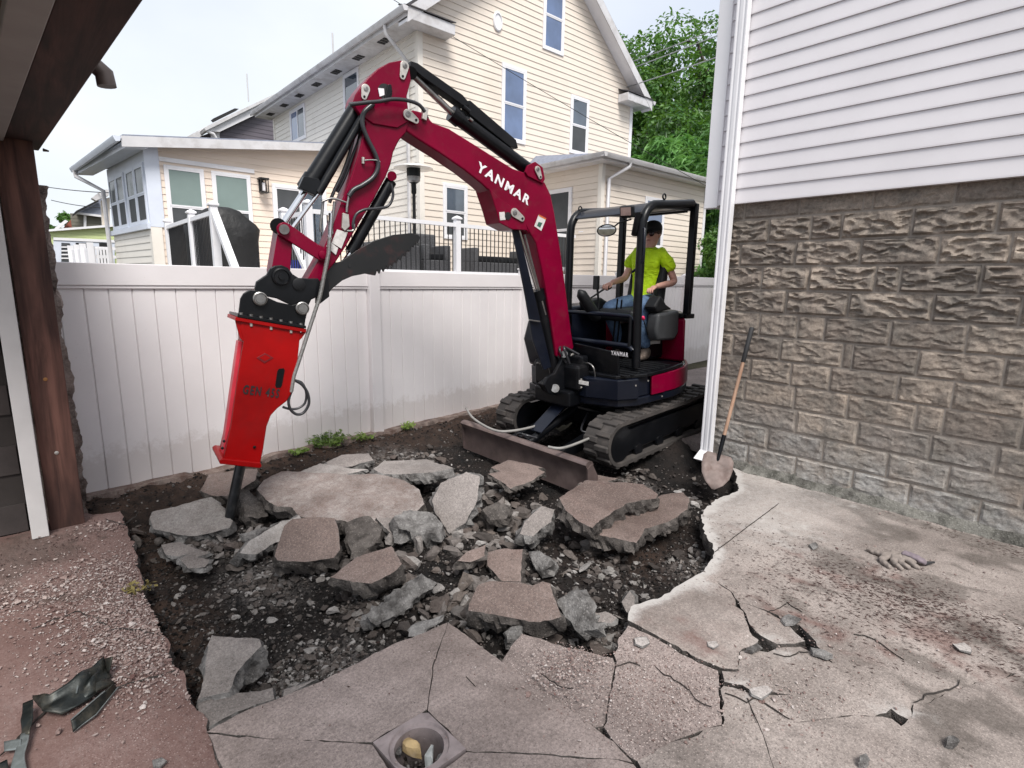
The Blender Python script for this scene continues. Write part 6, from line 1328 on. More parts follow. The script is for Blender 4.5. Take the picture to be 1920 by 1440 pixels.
bplate(core, .137, .274, 'housing', M_bred, .004, smooth=30)
bplate([(441, 601), (458, 604), (462, 628), (456, 640), (450, 634), (446, 620)], .16, .02, 'gusset', M_bred, .003); bplate([(441, 601), (458, 604), (462, 628), (456, 640), (450, 634), (446, 620)], -.14, .02, 'gusset', M_bred, .003)
bplate([(560, 624), (575, 622), (566, 634), (560, 640)], .16, .02, 'gusset', M_bred, .003)
bplate([(447, 640), (455, 641), (424, 852), (417, 851)], .05, .10, 'front_rib', simple('painted_rib_highlight', (.62, .045, .07), .35, var=.15), .004)  # pink highlight of the narrow left side painted in as colour
bplate([(417, 860), (489, 868), (491, 875), (487, 878), (412, 870), (411, 864)], .19, .38, 'bottom_flange', M_bred, .005)
bplate([(523, 691.5), (532, 690.5), (534, 694), (529, 722), (526, 727), (518, 727), (516, 723), (520, 696)], .168, .006, 'slot', M_black, .0)
text('GEN 45S', bp(454, 738.5, .166), bp(522, 746.5, .166), .066, BN, M_letk, ex, .03)
dm = [(481, 671), (497, 662), (513, 671), (496, 681)]; bplate(dm, .169, .004, 'emblem', simple('dark_red_emblem', (.16, .004, .008), .4), .001)
bplate([(486, 671), (497, 665), (508, 671), (497, 677)], .171, .003, 'emblem_inset', M_bred, .0)
for q in ((477, 838), (420, 827), (417, 840)): MB().lathe(bp(*q, .166), BN, [(.010, 0), (.010, .008), (.006, .01)], 8).build('retaining_pin', M_black, ex)
P0 = bp(451, 872, .0); P1 = bp(430, 972, .0); MB().tube([P0, P0.lerp(P1, .75), P1, P1+(P1-P0)*.12], [.036, .036, .034, .012], 20).build('chisel', M_bit, ex, smooth=40)
ex = ex_keep
# ------------------------------------------------------------------ undercarriage
def track(l0, l1):
    r = .225; fF, fR = .84, -.84; zc = r+.005; P = []
    def loop(rr, n=14):
        L = []
        for i in range(n+1): a = rad(90-180*i/n); L.append((fF+rr*math.cos(a), zc+rr*math.sin(a)))
        for i in range(n+1): a = rad(-90-180*i/n); L.append((fR+rr*math.cos(a)*1.0, zc+rr*math.sin(a)))
        return L
    out = loop(r-.01); inn = loop(r-.045); n = len(out); V = []; F = []
    for (x, z) in out: V += [MF((x, l0, z)), MF((x, l1, z))]
    for (x, z) in inn: V += [MF((x, l0, z)), MF((x, l1, z))]
    for i in range(n):
        j = (i+1) % n; F += [(2*i, 2*i+1, 2*j+1, 2*j), (2*n+2*i, 2*n+2*j, 2*n+2*j+1, 2*n+2*i+1), (2*i, 2*j, 2*n+2*j, 2*n+2*i), (2*i+1, 2*n+2*i+1, 2*n+2*j+1, 2*j+1)]
    m = MB(); m.add(V, F); tr = m.build('track', M_rub, ex_keep, smooth=40)
    # lugs: one mesh, copied round the loop, left and right halves staggered
    peri = 2*(fF-fR)+2*math.pi*r; k = 34; w = (l1-l0)
    m = MB(); m.prism([(-.034, 0, -.012), (.034, 0, -.012), (.024, 0, .022), (-.024, 0, .022)], (0, .53*w, 0)); me = None
    for i in range(k):
        for h in (0, 1):
            s = (i+.5*h)/k*peri
            a = fF-fR
            if s < a: x, z, an = fR+s, zc+r-.012, 0.
            elif s < a+math.pi*r: t = (s-a)/r; x, z, an = fF+(r-.012)*math.sin(t), zc+(r-.012)*math.cos(t), t
            elif s < 2*a+math.pi*r: x, z, an = fF-(s-a-math.pi*r), zc-r+.012, math.pi
            else: t = (s-2*a-math.pi*r)/r; x, z, an = fR-(r-.012)*math.sin(t), zc-(r-.012)*math.cos(t), math.pi+t
            X = MFd*math.cos(an)-MU*math.sin(an); Zl = MFd*math.sin(an)+MU*math.cos(an); Yl = ML
            lc = l0+.004 if h == 0 else l1-.53*w-.004
            p = MF((x, lc, z)); R = Matrix(((X.x, Yl.x, Zl.x, p.x), (X.y, Yl.y, Zl.y, p.y), (X.z, Yl.z, Zl.z, p.z), (0, 0, 0, 1)))
            if me is None:
                o = m.build('track_lug', M_rub, None, loc=(0, 0, 0), bevel=.005, seg=1); me = o
            else: o = me.copy(); COL.objects.link(o)
            o.parent = tr; o.matrix_local = Matrix.Translation(-OFF[tr.name]) @ R
    MB(MF).b2((-.80, l0+.05, .10), (.80, l1-.05, .33)).build('track_frame', M_black, ex_keep, bevel=.02)
    for f in (fF, fR): MB().cyl(MF((f, l0+.03, zc)), MF((f, l1-.03, zc)), r-.05, 24).build('idler' if f > 0 else 'sprocket', M_black, ex_keep, smooth=40)
    MB(MF).b2((-.72, l1-.09, .05), (.72, l1-.085, .36)).build('side_cover', M_black, ex_keep)
    for i in range(4): f = -.55+i*.36; MB().cyl(MF((f, l0+.04, .085)), MF((f, l1-.04, .085)), .06, 14).build('roller', M_black, ex_keep, smooth=40)
track(.50, .80); track(-.80, -.50)
MB(MF).b2((-.5, -.5, .16), (.45, .5, .36)).build('car_body', M_black, ex, bevel=.03); MB().cyl(MF((0, 0, .34)), MF((0, 0, .56)), .36, 28).build('swing_bearing', M_black, ex, smooth=40)
# dozer blade
BX = 1.43; m = MB(MF); prof = [(0, -.06), (.03, -.06), (.012, .03), (.005, .10), (.012, .17), (.04, .215), (.05, .235), (.035, .255), (.0, .262), (-.035, .25), (-.05, .225), (-.045, .20), (-.02, .17), (-.02, .0)]
m.prism([(BX+x, -.90, z) for x, z in prof], (0, 1.80, 0)); m.build('dozer_blade', M_blade, ex, smooth=45)
for l in (-.90, .90): m = MB(MF); m.prism([(BX-.10, l-.008, -.04), (BX+.03, l-.008, -.05), (BX+.03, l-.008, .20), (BX-.03, l-.008, .23), (BX-.10, l-.008, .10)], (0, .016, 0)); m.build('blade_end_plate', M_blade, ex)
for l in (-.33, .33): m = MB(MF); m.prism([(BX-.02, l-.035, .02), (BX-.02, l-.035, .12), (.45, l-.035, .30), (.35, l-.035, .16)], (0, .07, 0)); m.build('blade_arm', M_black, ex, bevel=.006)
MB().cyl(MF((BX-.12, -.40, .13)), MF((BX-.12, .40, .13)), .05, 14).build('cross_tube', M_blade, ex, smooth=40)
MB().cyl(MF((BX-.10, 0, .17)), MF((.62, 0, .40)), .045, 14).build('blade_cylinder', M_black, ex, smooth=40)
m = MB(MF); m.prism([(BX-.22, -.085, .27), (BX-.22, .085, .27), (.86, .085, .47), (.86, -.085, .47)], (0.0, 0, .012)); m.build('cylinder_guard_plate', M_bluek, ex, bevel=.003)
def mtube(pts, r, name, mat=M_hose, n=8, sub=6, parent=None):
    P = [MF(p) for p in pts]; Q = []
    for i in range(len(P)-1):
        a = P[max(0, i-1)]; b = P[i]; c = P[i+1]; d = P[min(len(P)-1, i+2)]
        for k in range(sub): u = k/sub; Q.append(.5*((2*b)+(c-a)*u+(2*a-5*b+4*c-d)*u*u+(3*b-a-3*c+d)*u**3))
    Q.append(P[-1]); return MB().tube(Q, r, n).build(name, mat, parent or ex, smooth=60)
for l in (-.04, .04): mtube([(BX-.2, l, .22), (BX-.1, l-.06, .26), (BX-.16, l-.15, .20), (BX-.3, l-.12, .16)], .011, 'hose')
mtube([(.55, .12, .35), (.75, .20, .22), (.65, .30, .22), (.45, .36, .32)], .011, 'hose')
for L_ in ([(874, 765), (888, 785), (925, 806), (960, 808), (1010, 797), (1060, 776), (1085, 762)], [(1028, 838), (1055, 840), (1100, 824), (1150, 800), (1185, 784)]):
    MBp = [gz(a, b, .26) for a, b in L_]; Q = []
    for i in range(len(MBp)-1):
        a, b, c, d = MBp[max(0, i-1)], MBp[i], MBp[i+1], MBp[min(len(MBp)-1, i+2)]
        for k in range(6): u = k/6; Q.append(.5*((2*b)+(c-a)*u+(2*a-5*b+4*c-d)*u*u+(3*b-a-3*c+d)*u**3))
    Q.append(MBp[-1]); MB().tube(Q, .013, 8).build('hydraulic_hose', simple('pale_hose', (.26, .25, .235), .5, var=.2), ex, smooth=60)
# ------------------------------------------------------------------ upper structure
def plan(fs, off=0):
    P = [(.74-off, -.62+off), (.80-off, -.40), (.80-off, .30), (.70-off, .62-off*.6), (.52, .735-off)]
    for i in range(0, 15): a = rad(74+(286-74)*i/14); P.append(((.80-off)*math.cos(a)*1.03-.02, (.80-off)*math.sin(a)))
    return P
def slab(z0, z1, off, name, mat, bevel=.012, P=None):
    P = P or plan(0, off); m = MB(MF); m.prism([(a, b, z0) for a, b in P], (0, 0, z1-z0)); return m.build(name, mat, ex, bevel=bevel, smooth=35)
slab(.52, .60, .02, 'lower_frame', M_bluek); slab(.60, .80, .04, 'turntable_frame', M_bluek); 
# wrap-around red side panel (thin shell following the plan from front quarter to rear)
def shell(i0, i1, z0, z1, mat, name, off0=.03, th=.02, frac0=0):
    P = ([(.34, .765), (.15, .79)] if i0 == 5 else [])+plan(0, .0)[i0:i1]; m = MB(MF); V = []; n = len(P)
    for (a, b) in P: L = math.hypot(a, b); k = (L-th-.018)/L; k1 = (L-.012)/L; V += [(a*k, b*k, z0), (a*k, b*k, z1), (a*k1, b*k1, z1), (a*k1, b*k1, z0)]
    F = [(0, 1, 2, 3), (4*n-4, 4*n-1, 4*n-2, 4*n-3)]
    for i in range(n-1):
        for k in range(4): F.append((4*i+k, 4*i+4+k, 4*i+4+(k+1) % 4, 4*i+(k+1) % 4))
    m.add(V, F); return m.build(name, mat, ex, smooth=50, bevel=.004)
shell(5, 20, .605, .795, M_red, 'side_panel'); 
# bolts, decals and vents on the side
for i, (a, b) in enumerate(((1215, 714), (1255, 707), (1256, 716), (1192, 723), (1241, 743))): MB().lathe(gy(a, b, 3.03 if i < 4 else 3.04), (0, -1, 0), [(.009, 0), (.009, .005)], 10).build('bolt', M_pin, ex)
# floor mat
P = [(.42, .76), (.70, .60), (.72, .05), (-.05, .05), (-.25, .735), (.1, .775)]
m = MB(MF); m.prism([(a, b, .80) for a, b in P], (0, 0, .035)); m.build('floor_plate', M_black, ex, bevel=.008)
for i in range(9): MB(MF).b2((.66-i*.085, .12, .835), (.62-i*.085, .70, .842)).build('floor_mat_rib', M_plast, ex)
# front: lower fascia with vents, black panel with lettering
m = MB(MF); m.prism([(.81, -.40, .60), (.81, .32, .60), (.71, .63, .60), (.53, .745, .60), (.50, .70, .60), (.70, .28, .60), (.70, -.4, .60)], (0, 0, .20)); m.build('front_fascia', M_bluek, ex, bevel=.01)
for i in range(4): MB(MF).b2((.80, .34-.02, .63+i*.038), (.835-.02, .52-.1, .65+i*.038)).build('vent_slot', M_dark, ex) if False else None
A = MF((.81, .34, 0)); B = MF((.71, .63, 0)); dv = (B-A).normalized(); nv = Vector((-abs(dv.y), 0, 0)) if False else dv.cross(Vector((0, 0, 1)));  nv = nv if nv.x < 0 else -nv
for i in range(4):
    c = A.lerp(B, .5)+Vector((0, 0, .645+i*.037)); m = MB(); m.prism([c-dv*.10+nv*.004, c+dv*.10+nv*.004, c+dv*.10+nv*.004+Vector((0, 0, .016)), c-dv*.10+nv*.004+Vector((0, 0, .016))], nv*.006); m.build('vent_slot', M_dark, ex)
fx = .66
m = MB(MF); m.prism([(fx, .05, .80), (fx, .60, .80), (fx+.02, .60, 1.06), (fx+.02, .05, 1.10)], (-.03, 0, 0)); m.build('front_panel', M_black, ex, bevel=.006)
p0 = gx(1146, 665, MF((fx+.022, 0, 1)).x); p1 = gx(1178, 669.5, MF((fx+.022, 0, 1)).x); text('YANMAR', p0, p1, .040, (-1, 0, 0), M_letw, ex, .02)
mtube([(.72, .36, .80), (.74, .36, .89), (.74, .30, .93), (.74, .24, .92)], .008, 'grab_hook', M_steel)
# boom swing bracket and front casting
br_px = [(1062, 655), (1078, 658), (1083, 676), (1075, 700), (1062, 728), (1045, 742), (1028, 738), (1020, 722), (1026, 708), (1040, 700), (1050, 682)]
plate(br_px, .14, .04, 'swing_bracket', M_black, ex, .008); plate(br_px, -.10, .04, 'swing_bracket', M_black, ex, .008)
plate([(1064, 672), (1080, 670), (1086, 700), (1078, 735), (1040, 740), (1030, 724), (1055, 705)], .10, .2, 'bracket_casting', M_black, ex, .012)
MB().cyl(bp(1058, 664, .16), bp(1058, 664, -.16), .035, 18).build('boom_pin', M_steel, ex, smooth=40); MB().cyl(bp(1041, 728, .16), bp(1041, 728, -.15), .042, 18).build('cylinder_pin', M_steel, ex, smooth=40); pinplate((1074, 668), (1075, 679), .035, .14)
q = gx(1060, 700, 4.08); MB(MF).b2((.74, -.28, .50), (.95, .22, .66)).build('swing_post', M_black, ex, bevel=.02); MB(MF).b2((.70, -.35, .66), (.88, .28, .92)).build('front_casting', M_black, ex, bevel=.03); MB(MF).b2((.70, -.10, .88), (.80, .26, 1.0)).build('hose_manifold', M_black, ex, bevel=.02)
q0 = gx(1086, 712, MF((.885, 0, .8)).x); q1 = gx(1103, 723, MF((.885, 0, .8)).x); MB().b2((q0.x-.004, q0.y, q1.z), (q0.x+.002, q1.y, q0.z-.003)).build('decal', M_label, ex)
for i in range(5): mtube([(.86, -.05+i*.05, .93), (.92, -.1+i*.06, 1.0+.02*i), (.84, -.12+i*.05, 1.08), (.72, -.05+i*.05, 1.0)], .012, 'hose')
for i, l in enumerate((.24, .30)): 
    for z in (.70, .78): MB().cyl(MF((.83, l-.02, z)), MF((.85, l-.02, z)), .010, 8).build('bolt', M_pin, ex)
# right-hand hood beside the operator (far side), curved front cover
m = MB(MF); m.prism([(.70, -.62, .80), (.78, -.62, 1.10), (.70, -.62, 1.30), (.45, -.62, 1.42), (-.3, -.62, 1.42), (-.3, -.62, .80)], (0, .30, 0)); m.build('right_hood', M_bluek, ex, bevel=.03, smooth=35)
m = MB(MF); m.prism([(.68, -.32, .84), (.75, -.32, 1.08), (.70, -.32, 1.22), (.50, -.32, 1.34), (.42, -.32, 1.20), (.55, -.32, .84)], (0, .12, 0)); m.build('front_cover', M_bluek, ex, bevel=.02, smooth=35)
# rear cowl
R_c = [(a, b) for a, b in plan(0, .05) if a < -.28]; slab(.80, 1.28, 0, 'rear_cowl', M_red, .03, R_c); slab(1.28, 1.33, 0, 'rear_cowl_top', M_black, .01, [(a*.97, b*.97) for a, b in R_c])
slab(.56, .80, 0, 'counterweight', M_red, .02, [(a*1.025, b*1.01) for a, b in R_c])
# seat, consoles, levers
sy = .14      # lateral offset of the operator (towards the camera)
SB = MB(MF); SB.b2((-.42, sy-.26, .83), (-.13, sy+.24, 1.22)); SB.build('seat_base', M_black, ex, bevel=.03)
MB(MF).b2((-.36, sy-.24, 1.27), (.16, sy+.24, 1.40)).build('seat_cushion', M_plast, ex, bevel=.05, seg=4)
m = MB(MF); m.prism([(-.30, sy-.23, 1.36), (-.44, sy-.23, 1.36), (-.54, sy-.23, 1.88), (-.45, sy-.23, 1.90)], (0, .46, 0)); m.build('seat_back', M_plast, ex, bevel=.05, seg=4)
for s in (1,):
    m = MB(MF); m.prism([(-.02, .44, 1.36), (.02, .44, 1.20), (-.02, .44, 1.08), (-.32, .44, 1.05), (-.40, .44, 1.12), (-.40, .44, 1.36)], (0, .14, 0)); m.build('left_console', M_greyp, ex, bevel=.03, smooth=35, seg=3)
    m = MB(MF); m.prism([(-.02, .42, 1.37), (.03, .42, 1.43), (-.08, .42, 1.54), (-.18, .42, 1.44), (-.30, .42, 1.38)], (0, .14, 0)); m.build('lever_boot', M_plast, ex, bevel=.02)
m = MB(MF); m.prism([(.22, -.28, 1.36), (.26, -.28, 1.48), (.0, -.28, 1.50), (-.28, -.28, 1.36)], (0, .14, 0)); m.build('right_console', M_plast, ex, bevel=.03)
def lever(base, tip, r=.010, kr=.02):
    A, B = Vector(base), Vector(tip); MB().tube([A, A.lerp(B, .6), B], [r, r, r*1.1], 8).build('lever', M_plast, ex, smooth=50); MB().lathe(B-Vector((0, 0, .02)), (B-A), [(.008, -.03), (kr, -.015), (kr*1.15, .02), (kr*.8, .045), (.003, .055)], 12).build('lever_knob', M_plast, ex, smooth=60)
LH = gy(1224, 541, 3.43); RH = gy(1140, 534, 3.88)
lever(MF((-.06, .48, 1.50)), LH+Vector((0, 0, -.02))); lever(MF((.26, -.20, 1.46)), RH+Vector((0, 0, -.02)))
k0 = gy(1206, 597, 3.30); MB().tube([MF((.0, .46, 1.14)), k0], .006, 8).build('safety_lever', M_plast, ex); MB().lathe(k0, (k0-MF((.0, .46, 1.14))), [(.004, -.02), (.016, -.012), (.017, .02), (.004, .032)], 12).build('safety_knob', M_knob, ex, smooth=60)
# monitor and leaning dark pad in front of the operator's right knee
q = gy(1118, 530, 3.95); MB().box(q, (.03, .09, .15), rotm('Z', -12)).build('monitor', M_plast, ex, bevel=.01); MB().tube([q+Vector((.02, 0, -.05)), q+Vector((.04, -.01, -.2)), q+Vector((.03, -.02, -.32))], .012, 8).build('monitor_stalk', M_plast, ex)
A = gy(1086, 545, 3.80); B = gy(1120, 598, 3.80); d = (B-A).normalized(); MB().tube([A, A.lerp(B, .12), A.lerp(B, .5), A.lerp(B, .9), B], [.02, .055, .06, .065, .04], 14).build('travel_lever_pad', M_plast, ex, smooth=60)
for i, (a, b) in enumerate(((1158, 560), (1166, 562))): P = gy(a, b, 3.62); Q = gy(a-9, b+82, 3.75); MB().tube([P, Q], .009, 8).build('travel_lever', M_black, ex)
for l in (.02, .16): MB(MF).box((.48, l, .90), (.12, .08, .02), rotm('Y', 25)).build('pedal', M_plast, ex, bevel=.005)
# warning decals on the seat base
q0 = gy(1221, 618, 3.38); q1 = gy(1246, 637, 3.38); MB().b2((q0.x, 3.40, q1.z), (q1.x, 3.395, q0.z)).build('decal', M_label, ex); q0 = gy(1221, 638, 3.38); q1 = gy(1240, 644, 3.38); MB().b2((q0.x, 3.40, q1.z), (q1.x, 3.395, q0.z)).build('decal', M_label, ex)
q0 = gy(1277, 693, 3.05); q1 = gy(1293, 724, 3.05); dd = .0; m = MB(); m.prism([(q0.x, 3.06, q0.z), (q1.x, 3.115, q0.z+.0), (q1.x, 3.115, q1.z), (q0.x, 3.06, q1.z)], (0, -.004, 0)); m.build('decal', simple('pinkish_decal', (.38, .17, .19), .5, var=.15, vs=40), ex)
# ------------------------------------------------------------------ canopy
FLx, RLx, yN, yF = 4.43, 5.32, 3.205, 4.12
def post_path(y): 
    P = [Vector((FLx+.03, y, .88)), Vector((FLx+.0, y, 1.5)), Vector((FLx-.0, y, 2.20))]
    for i in range(1, 8): a = rad(90*i/7); P.append(Vector((FLx+.22-.22*math.cos(a), y, 2.22+.225*math.sin(a))))
    P += [Vector((FLx+.5, y, 2.475)), Vector((RLx-.06, y, 2.515))]; return P
for y in (yN, yF): MB().tube(post_path(y), .043, 14).build('canopy_post', M_black, ex, smooth=50)
for y in (yN, yF): MB().box((RLx, y, 1.95), (.06, .075, 1.14)).build('rear_post', M_black, ex, bevel=.01); MB().box((RLx+.03, y, 1.36), (.16, .06, .05)).build('post_foot', M_black, ex, bevel=.008)
MB().box(((FLx+.22+RLx)/2, (yN+yF)/2, 2.445), (RLx-FLx-.20, yF-yN-.02, .03), rotm('Y', -3.2)).build('roof_underside', M_black, ex)
m = MB(); prf = [(FLx+.02, 2.36), (FLx+.10, 2.43), (FLx+.25, 2.475), (RLx+.03, 2.535), (RLx+.03, 2.505), (FLx+.25, 2.445), (FLx+.11, 2.40), (FLx+.05, 2.35)]
m.prism([(x, yN+.0, z) for x, z in prf], (0, yF-yN, 0)); m.build('roof', M_bluek, ex, smooth=50, bevel=.004)
MB().tube([(RLx, yN, 2.50), (RLx, yF, 2.50)], .035, 12).build('rear_beam', M_black, ex, smooth=50); MB().tube([(FLx+.12, yN+.02, 2.40), (FLx+.12, yF-.02, 2.40)], .030, 12).build('front_beam', M_black, ex, smooth=50)
for i in range(3): MB().box((FLx+.38+i*.22, (yN+yF)/2, 2.445), (.05, yF-yN-.1, .03)).build('roof_rib', M_plast, ex)
q = Vector((FLx+.33, yN, 2.50)); m = MB(); m.tube([q+Vector((.025*math.cos(a), 0, .03+.025*math.sin(a))) for a in [2*math.pi*i/16 for i in range(16)]], .008, 8, closed=True); m.build('lifting_eye', M_black, ex, smooth=60)
q = Vector((FLx+.12, yF-.02, 2.45)); m = MB(); m.tube([q+Vector((.025*math.cos(a), 0, .02+.025*math.sin(a))) for a in [2*math.pi*i/16 for i in range(16)]], .007, 8, closed=True); m.build('lifting_eye', M_black, ex, smooth=60)
# guard rails between the front posts
z1_, z2_ = 1.385, 1.09
for z in (z1_, z2_):
    MB().tube([(FLx-.02, yF, z), (FLx-.02, yN+.06, z), (FLx-.01, yN+.02, z-.04)], .022 if z > 1.2 else .028, 12).build('guard_rail', M_bluek, ex, smooth=50)
MB().tube([(FLx-.03, yN+.05, z1_-.01), (FLx-.03, yN+.05, z2_)], .018, 10).build('guard_rail', M_black, ex, smooth=50)
# grab bar on the near post
P = [gx(1206, 428, FLx), gx(1211, 428, FLx), gx(1210, 470, FLx), gx(1208, 488, FLx), gx(1198, 502, FLx), gx(1188, 510, FLx)]; P = [p+Vector((-.02, -.0, 0)) for p in P]; MB().tube(P, .013, 8).build('grab_bar', M_bluek, ex, smooth=50)
# work light and oval mirror
q = gx(1176, 396, FLx-.06); MB().box(q, (.07, .13, .10), rotm('Z', 20) @ rotm('Y', -15)).build('work_light', M_plast, ex, bevel=.012); MB().box(q+Vector((-.037, -.012, -.006)), (.006, .10, .075), rotm('Z', 20) @ rotm('Y', -15)).build('light_lens', M_mirror, ex)
MB().tube([gx(1198, 400, FLx-.03), gx(1192, 430, FLx-.03), gx(1190, 440, FLx-.01)], .035, 10).build('light_bracket', M_black, ex, smooth=50)
q = gx(1137.5, 432, FLx-.16); dn = (CAM-q).normalized(); m = MB(); u = Vector((0, -1, 0)); u = (u-dn*u.dot(dn)).normalized(); w = dn.cross(u)
N = 28; rimp = [q+u*math.cos(2*math.pi*i/N)*.088+w*math.sin(2*math.pi*i/N)*.052 for i in range(N)]
MB().tube(rimp, .007, 8, closed=True).build('mirror_rim', M_black, ex, smooth=60); m.prism(rimp, -dn*.03); m.build('mirror_back', M_plast, ex); m = MB(); cpt = q+dn*.010
m.add([cpt]+[p+dn*.003 for p in rimp], [(0, i+1, (i+1) % N+1) for i in range(N)]); m.build('mirror_glass', M_mirror, ex, smooth=80)
MB().tube([q-dn*.02+u*.03, gx(1160, 418, FLx-.10), gx(1184, 411, FLx-.02)], .008, 8).build('mirror_arm', M_black, ex, smooth=50)

# ------------------------------------------------------------------ operator
pe = thing('person', MF((-.1, sy, .85)), 'seated operator in a hi-vis yellow T-shirt, jeans, black cap and boots, holding the levers', 'person')
PY = 3.66
def skin(name, pts, edges, radii, mat, parent, sub=2, root=0, squash=None):
    me = bpy.data.meshes.new(name); off = OFF[parent.name]; me.from_pydata([tuple(Vector(p)-off) for p in pts], edges, []); o = bpy.data.objects.new(name, me); COL.objects.link(o)
    s = o.modifiers.new('skin', 'SKIN'); s.use_smooth_shade = True; sv = me.skin_vertices[0].data
    for i, r in enumerate(radii): sv[i].radius = r if isinstance(r, tuple) else (r, r); sv[i].use_root = (i == root)
    ss = o.modifiers.new('sub', 'SUBSURF'); ss.levels = sub; ss.render_levels = sub
    bpy.context.view_layer.update(); dg = bpy.context.evaluated_depsgraph_get(); m2 = bpy.data.meshes.new_from_object(o.evaluated_get(dg)); bpy.data.objects.remove(o)
    m2.materials.clear(); m2.materials.append(mat); m2.polygons.foreach_set('use_smooth', [True]*len(m2.polygons)); m2.polygons.foreach_set('material_index', [0]*len(m2.polygons)); o = bpy.data.objects.new(name, m2); COL.objects.link(o); o.parent = parent; OFF[o.name] = off
    return o
hip = Vector((5.20, PY, 1.50)); chest = Vector((5.21, PY, 1.90)); neck = Vector((5.20, PY, 2.09)); head = gy(1223, 441, PY)+Vector((.0, 0, .0))
shN = Vector((5.23, PY-.18, 2.02)); shF = Vector((5.21, PY+.18, 2.02))
elN = gy(1266, 520, 3.40); elN.z = 1.715; haN = LH+Vector((.05, 0, .02)); elF = gy(1172, 522, 3.90); haF = RH+Vector((.05, -.0, .02))
# body (skin): neck, arms and head in one continuous surface
pts = [chest, neck+Vector((0, 0, -.01)), head+Vector((.01, 0, -.06)), head+Vector((0, 0, .02)), head+Vector((.005, 0, .075)), shN, elN, haN, shF, elF, haF, hip]
rd = [(.06, .07), .056, (.072, .075), (.096, .083), (.075, .066), .040, .044, .030, .040, .043, .030, .05]
body = skin('body', pts, [(0, 1), (1, 2), (2, 3), (3, 4), (0, 5), (5, 6), (6, 7), (0, 8), (8, 9), (9, 10), (0, 11)], rd, M_skin, pe)
# face: nose, ears, mouth, brow (subtle forms)
fdir = Vector((-.98, -.17, -.08)).normalized(); fs = fdir.cross(Vector((0, 0, 1))).normalized()
MB().tube([head+fdir*.085+Vector((0, 0, .02)), head+fdir*.108+Vector((0, 0, -.012)), head+fdir*.092+Vector((0, 0, -.022))], [.008, .014, .010], 8).build('nose', M_skin, pe, smooth=80)
for s in (-1, 1):
    c = head+fs*s*.078-fdir*.005+Vector((0, 0, -.002)); MB().tube([c+Vector((0, 0, -.028)), c+fs*s*.008+Vector((0, 0, 0)), c+Vector((0, 0, .026))], [.006, .013, .008], 8).build('ear', M_skin, pe, smooth=80)
    c = head+fdir*.078+fs*s*.032+Vector((0, 0, .018)); MB().lathe(c, fdir, [(.012, 0), (.010, .006), (.004, .009)], 10).build('eye', M_letw, pe, smooth=80)
MB().tube([head+fdir*.088+fs*-.022+Vector((0, 0, -.052)), head+fdir*.096+Vector((0, 0, -.050)), head+fdir*.088+fs*.022+Vector((0, 0, -.052))], [.003, .006, .003], 8).build('mouth', simple('lips', (.36, .13, .11), .5), pe, smooth=80)
# sunglasses
m = MB()
for s in (-1, 1): c = head+fdir*.093+fs*s*.034+Vector((0, 0, .018)); m.lathe(c, (fdir+fs*s*.25), [(.030, -.003), (.031, .0), (.026, .006), (.001, .009)], 14)
m.tube([head+fdir*.04+fs*-.08+Vector((0, 0, .022)), head+fdir*.095+fs*-.045+Vector((0, 0, .024)), head+fdir*.104+Vector((0, 0, .024)), head+fdir*.095+fs*.045+Vector((0, 0, .024)), head+fdir*.04+fs*.08+Vector((0, 0, .022))], .005, 6); m.build('sunglasses', simple('sunglass_lens', (.02, .006, .008), .15, var=.1), pe, smooth=60)
# hair and cap
hc = head+Vector((.01, 0, .035)); 
m = MB(); m.lathe(hc-fdir*.014+Vector((0, 0, -.045)), (0, 0, 1), [(.080, 0), (.090, .02), (.093, .06), (.085, .08)], 20); m.build('hair', M_hair, pe, smooth=80)
m = MB(); m.lathe(hc+Vector((0, 0, .012)), Vector((.08, 0, 1)), [(.096, 0), (.099, .02), (.094, .055), (.078, .085), (.05, .104), (.018, .112), (.004, .113)], 22); cap = m.build('cap', M_cap, pe, smooth=80)
m = MB(); c = hc+Vector((0, 0, .020)); up = Vector((0, 0, 1)); A_ = []
for i in range(11): a = rad(-62+124*i/10); A_.append((c+fdir*math.cos(a)*.094+fs*math.sin(a)*.094, c+fdir*(math.cos(a)*.094+.075*math.cos(a)**1.2)+fs*math.sin(a)*.085+Vector((0, 0, -.016-.01*abs(math.sin(a))))))
V = [p for pr in A_ for p in pr]; V += [p+Vector((0, 0, .006)) for p in V]; F = []
for i in range(10): F += [(2*i, 2*i+2, 2*i+3, 2*i+1), (22+2*i, 22+2*i+1, 22+2*i+3, 22+2*i+2)]; F += [(2*i+1, 2*i+3, 22+2*i+3, 22+2*i+1)]
m.add(V, F); m.build('cap_brim', M_cap, pe, smooth=60)
# T-shirt: torso + sleeves
m_hv, n, l, b = newmat('hi_vis_shirt'); p = geo(n); f = ramp(n, l, nnoise(n, l, p, 9, 5, .6, .8), .35, .65); l.new(mixc(n, l, f, (.42, .64, .0), (.54, .80, .004)), b.inputs['Base Color']); b.inputs['Roughness'].default_value = .75
k = bump(n, l, b, nnoise(n, l, p, 7, 3, .5, 1.5), .9, .035); 
slN = shN.lerp(elN, .62); slF = shF.lerp(elF, .62)
pts = [Vector((5.215, PY, 1.64)), Vector((5.215, PY, 1.80)), Vector((5.225, PY, 1.93)), Vector((5.21, PY, 2.035)), shN+Vector((0, .03, -.005)), shN.lerp(elN, .30), slN, shF+Vector((0, -.03, -.005)), shF.lerp(elF, .30), slF, Vector((5.20, PY, 1.50)), Vector((5.20, PY, 2.085))]
rd = [(.135, .175), (.135, .175), (.13, .18), (.09, .13), .080, .073, .072, .080, .073, .072, (.14, .18), (.064, .074)]
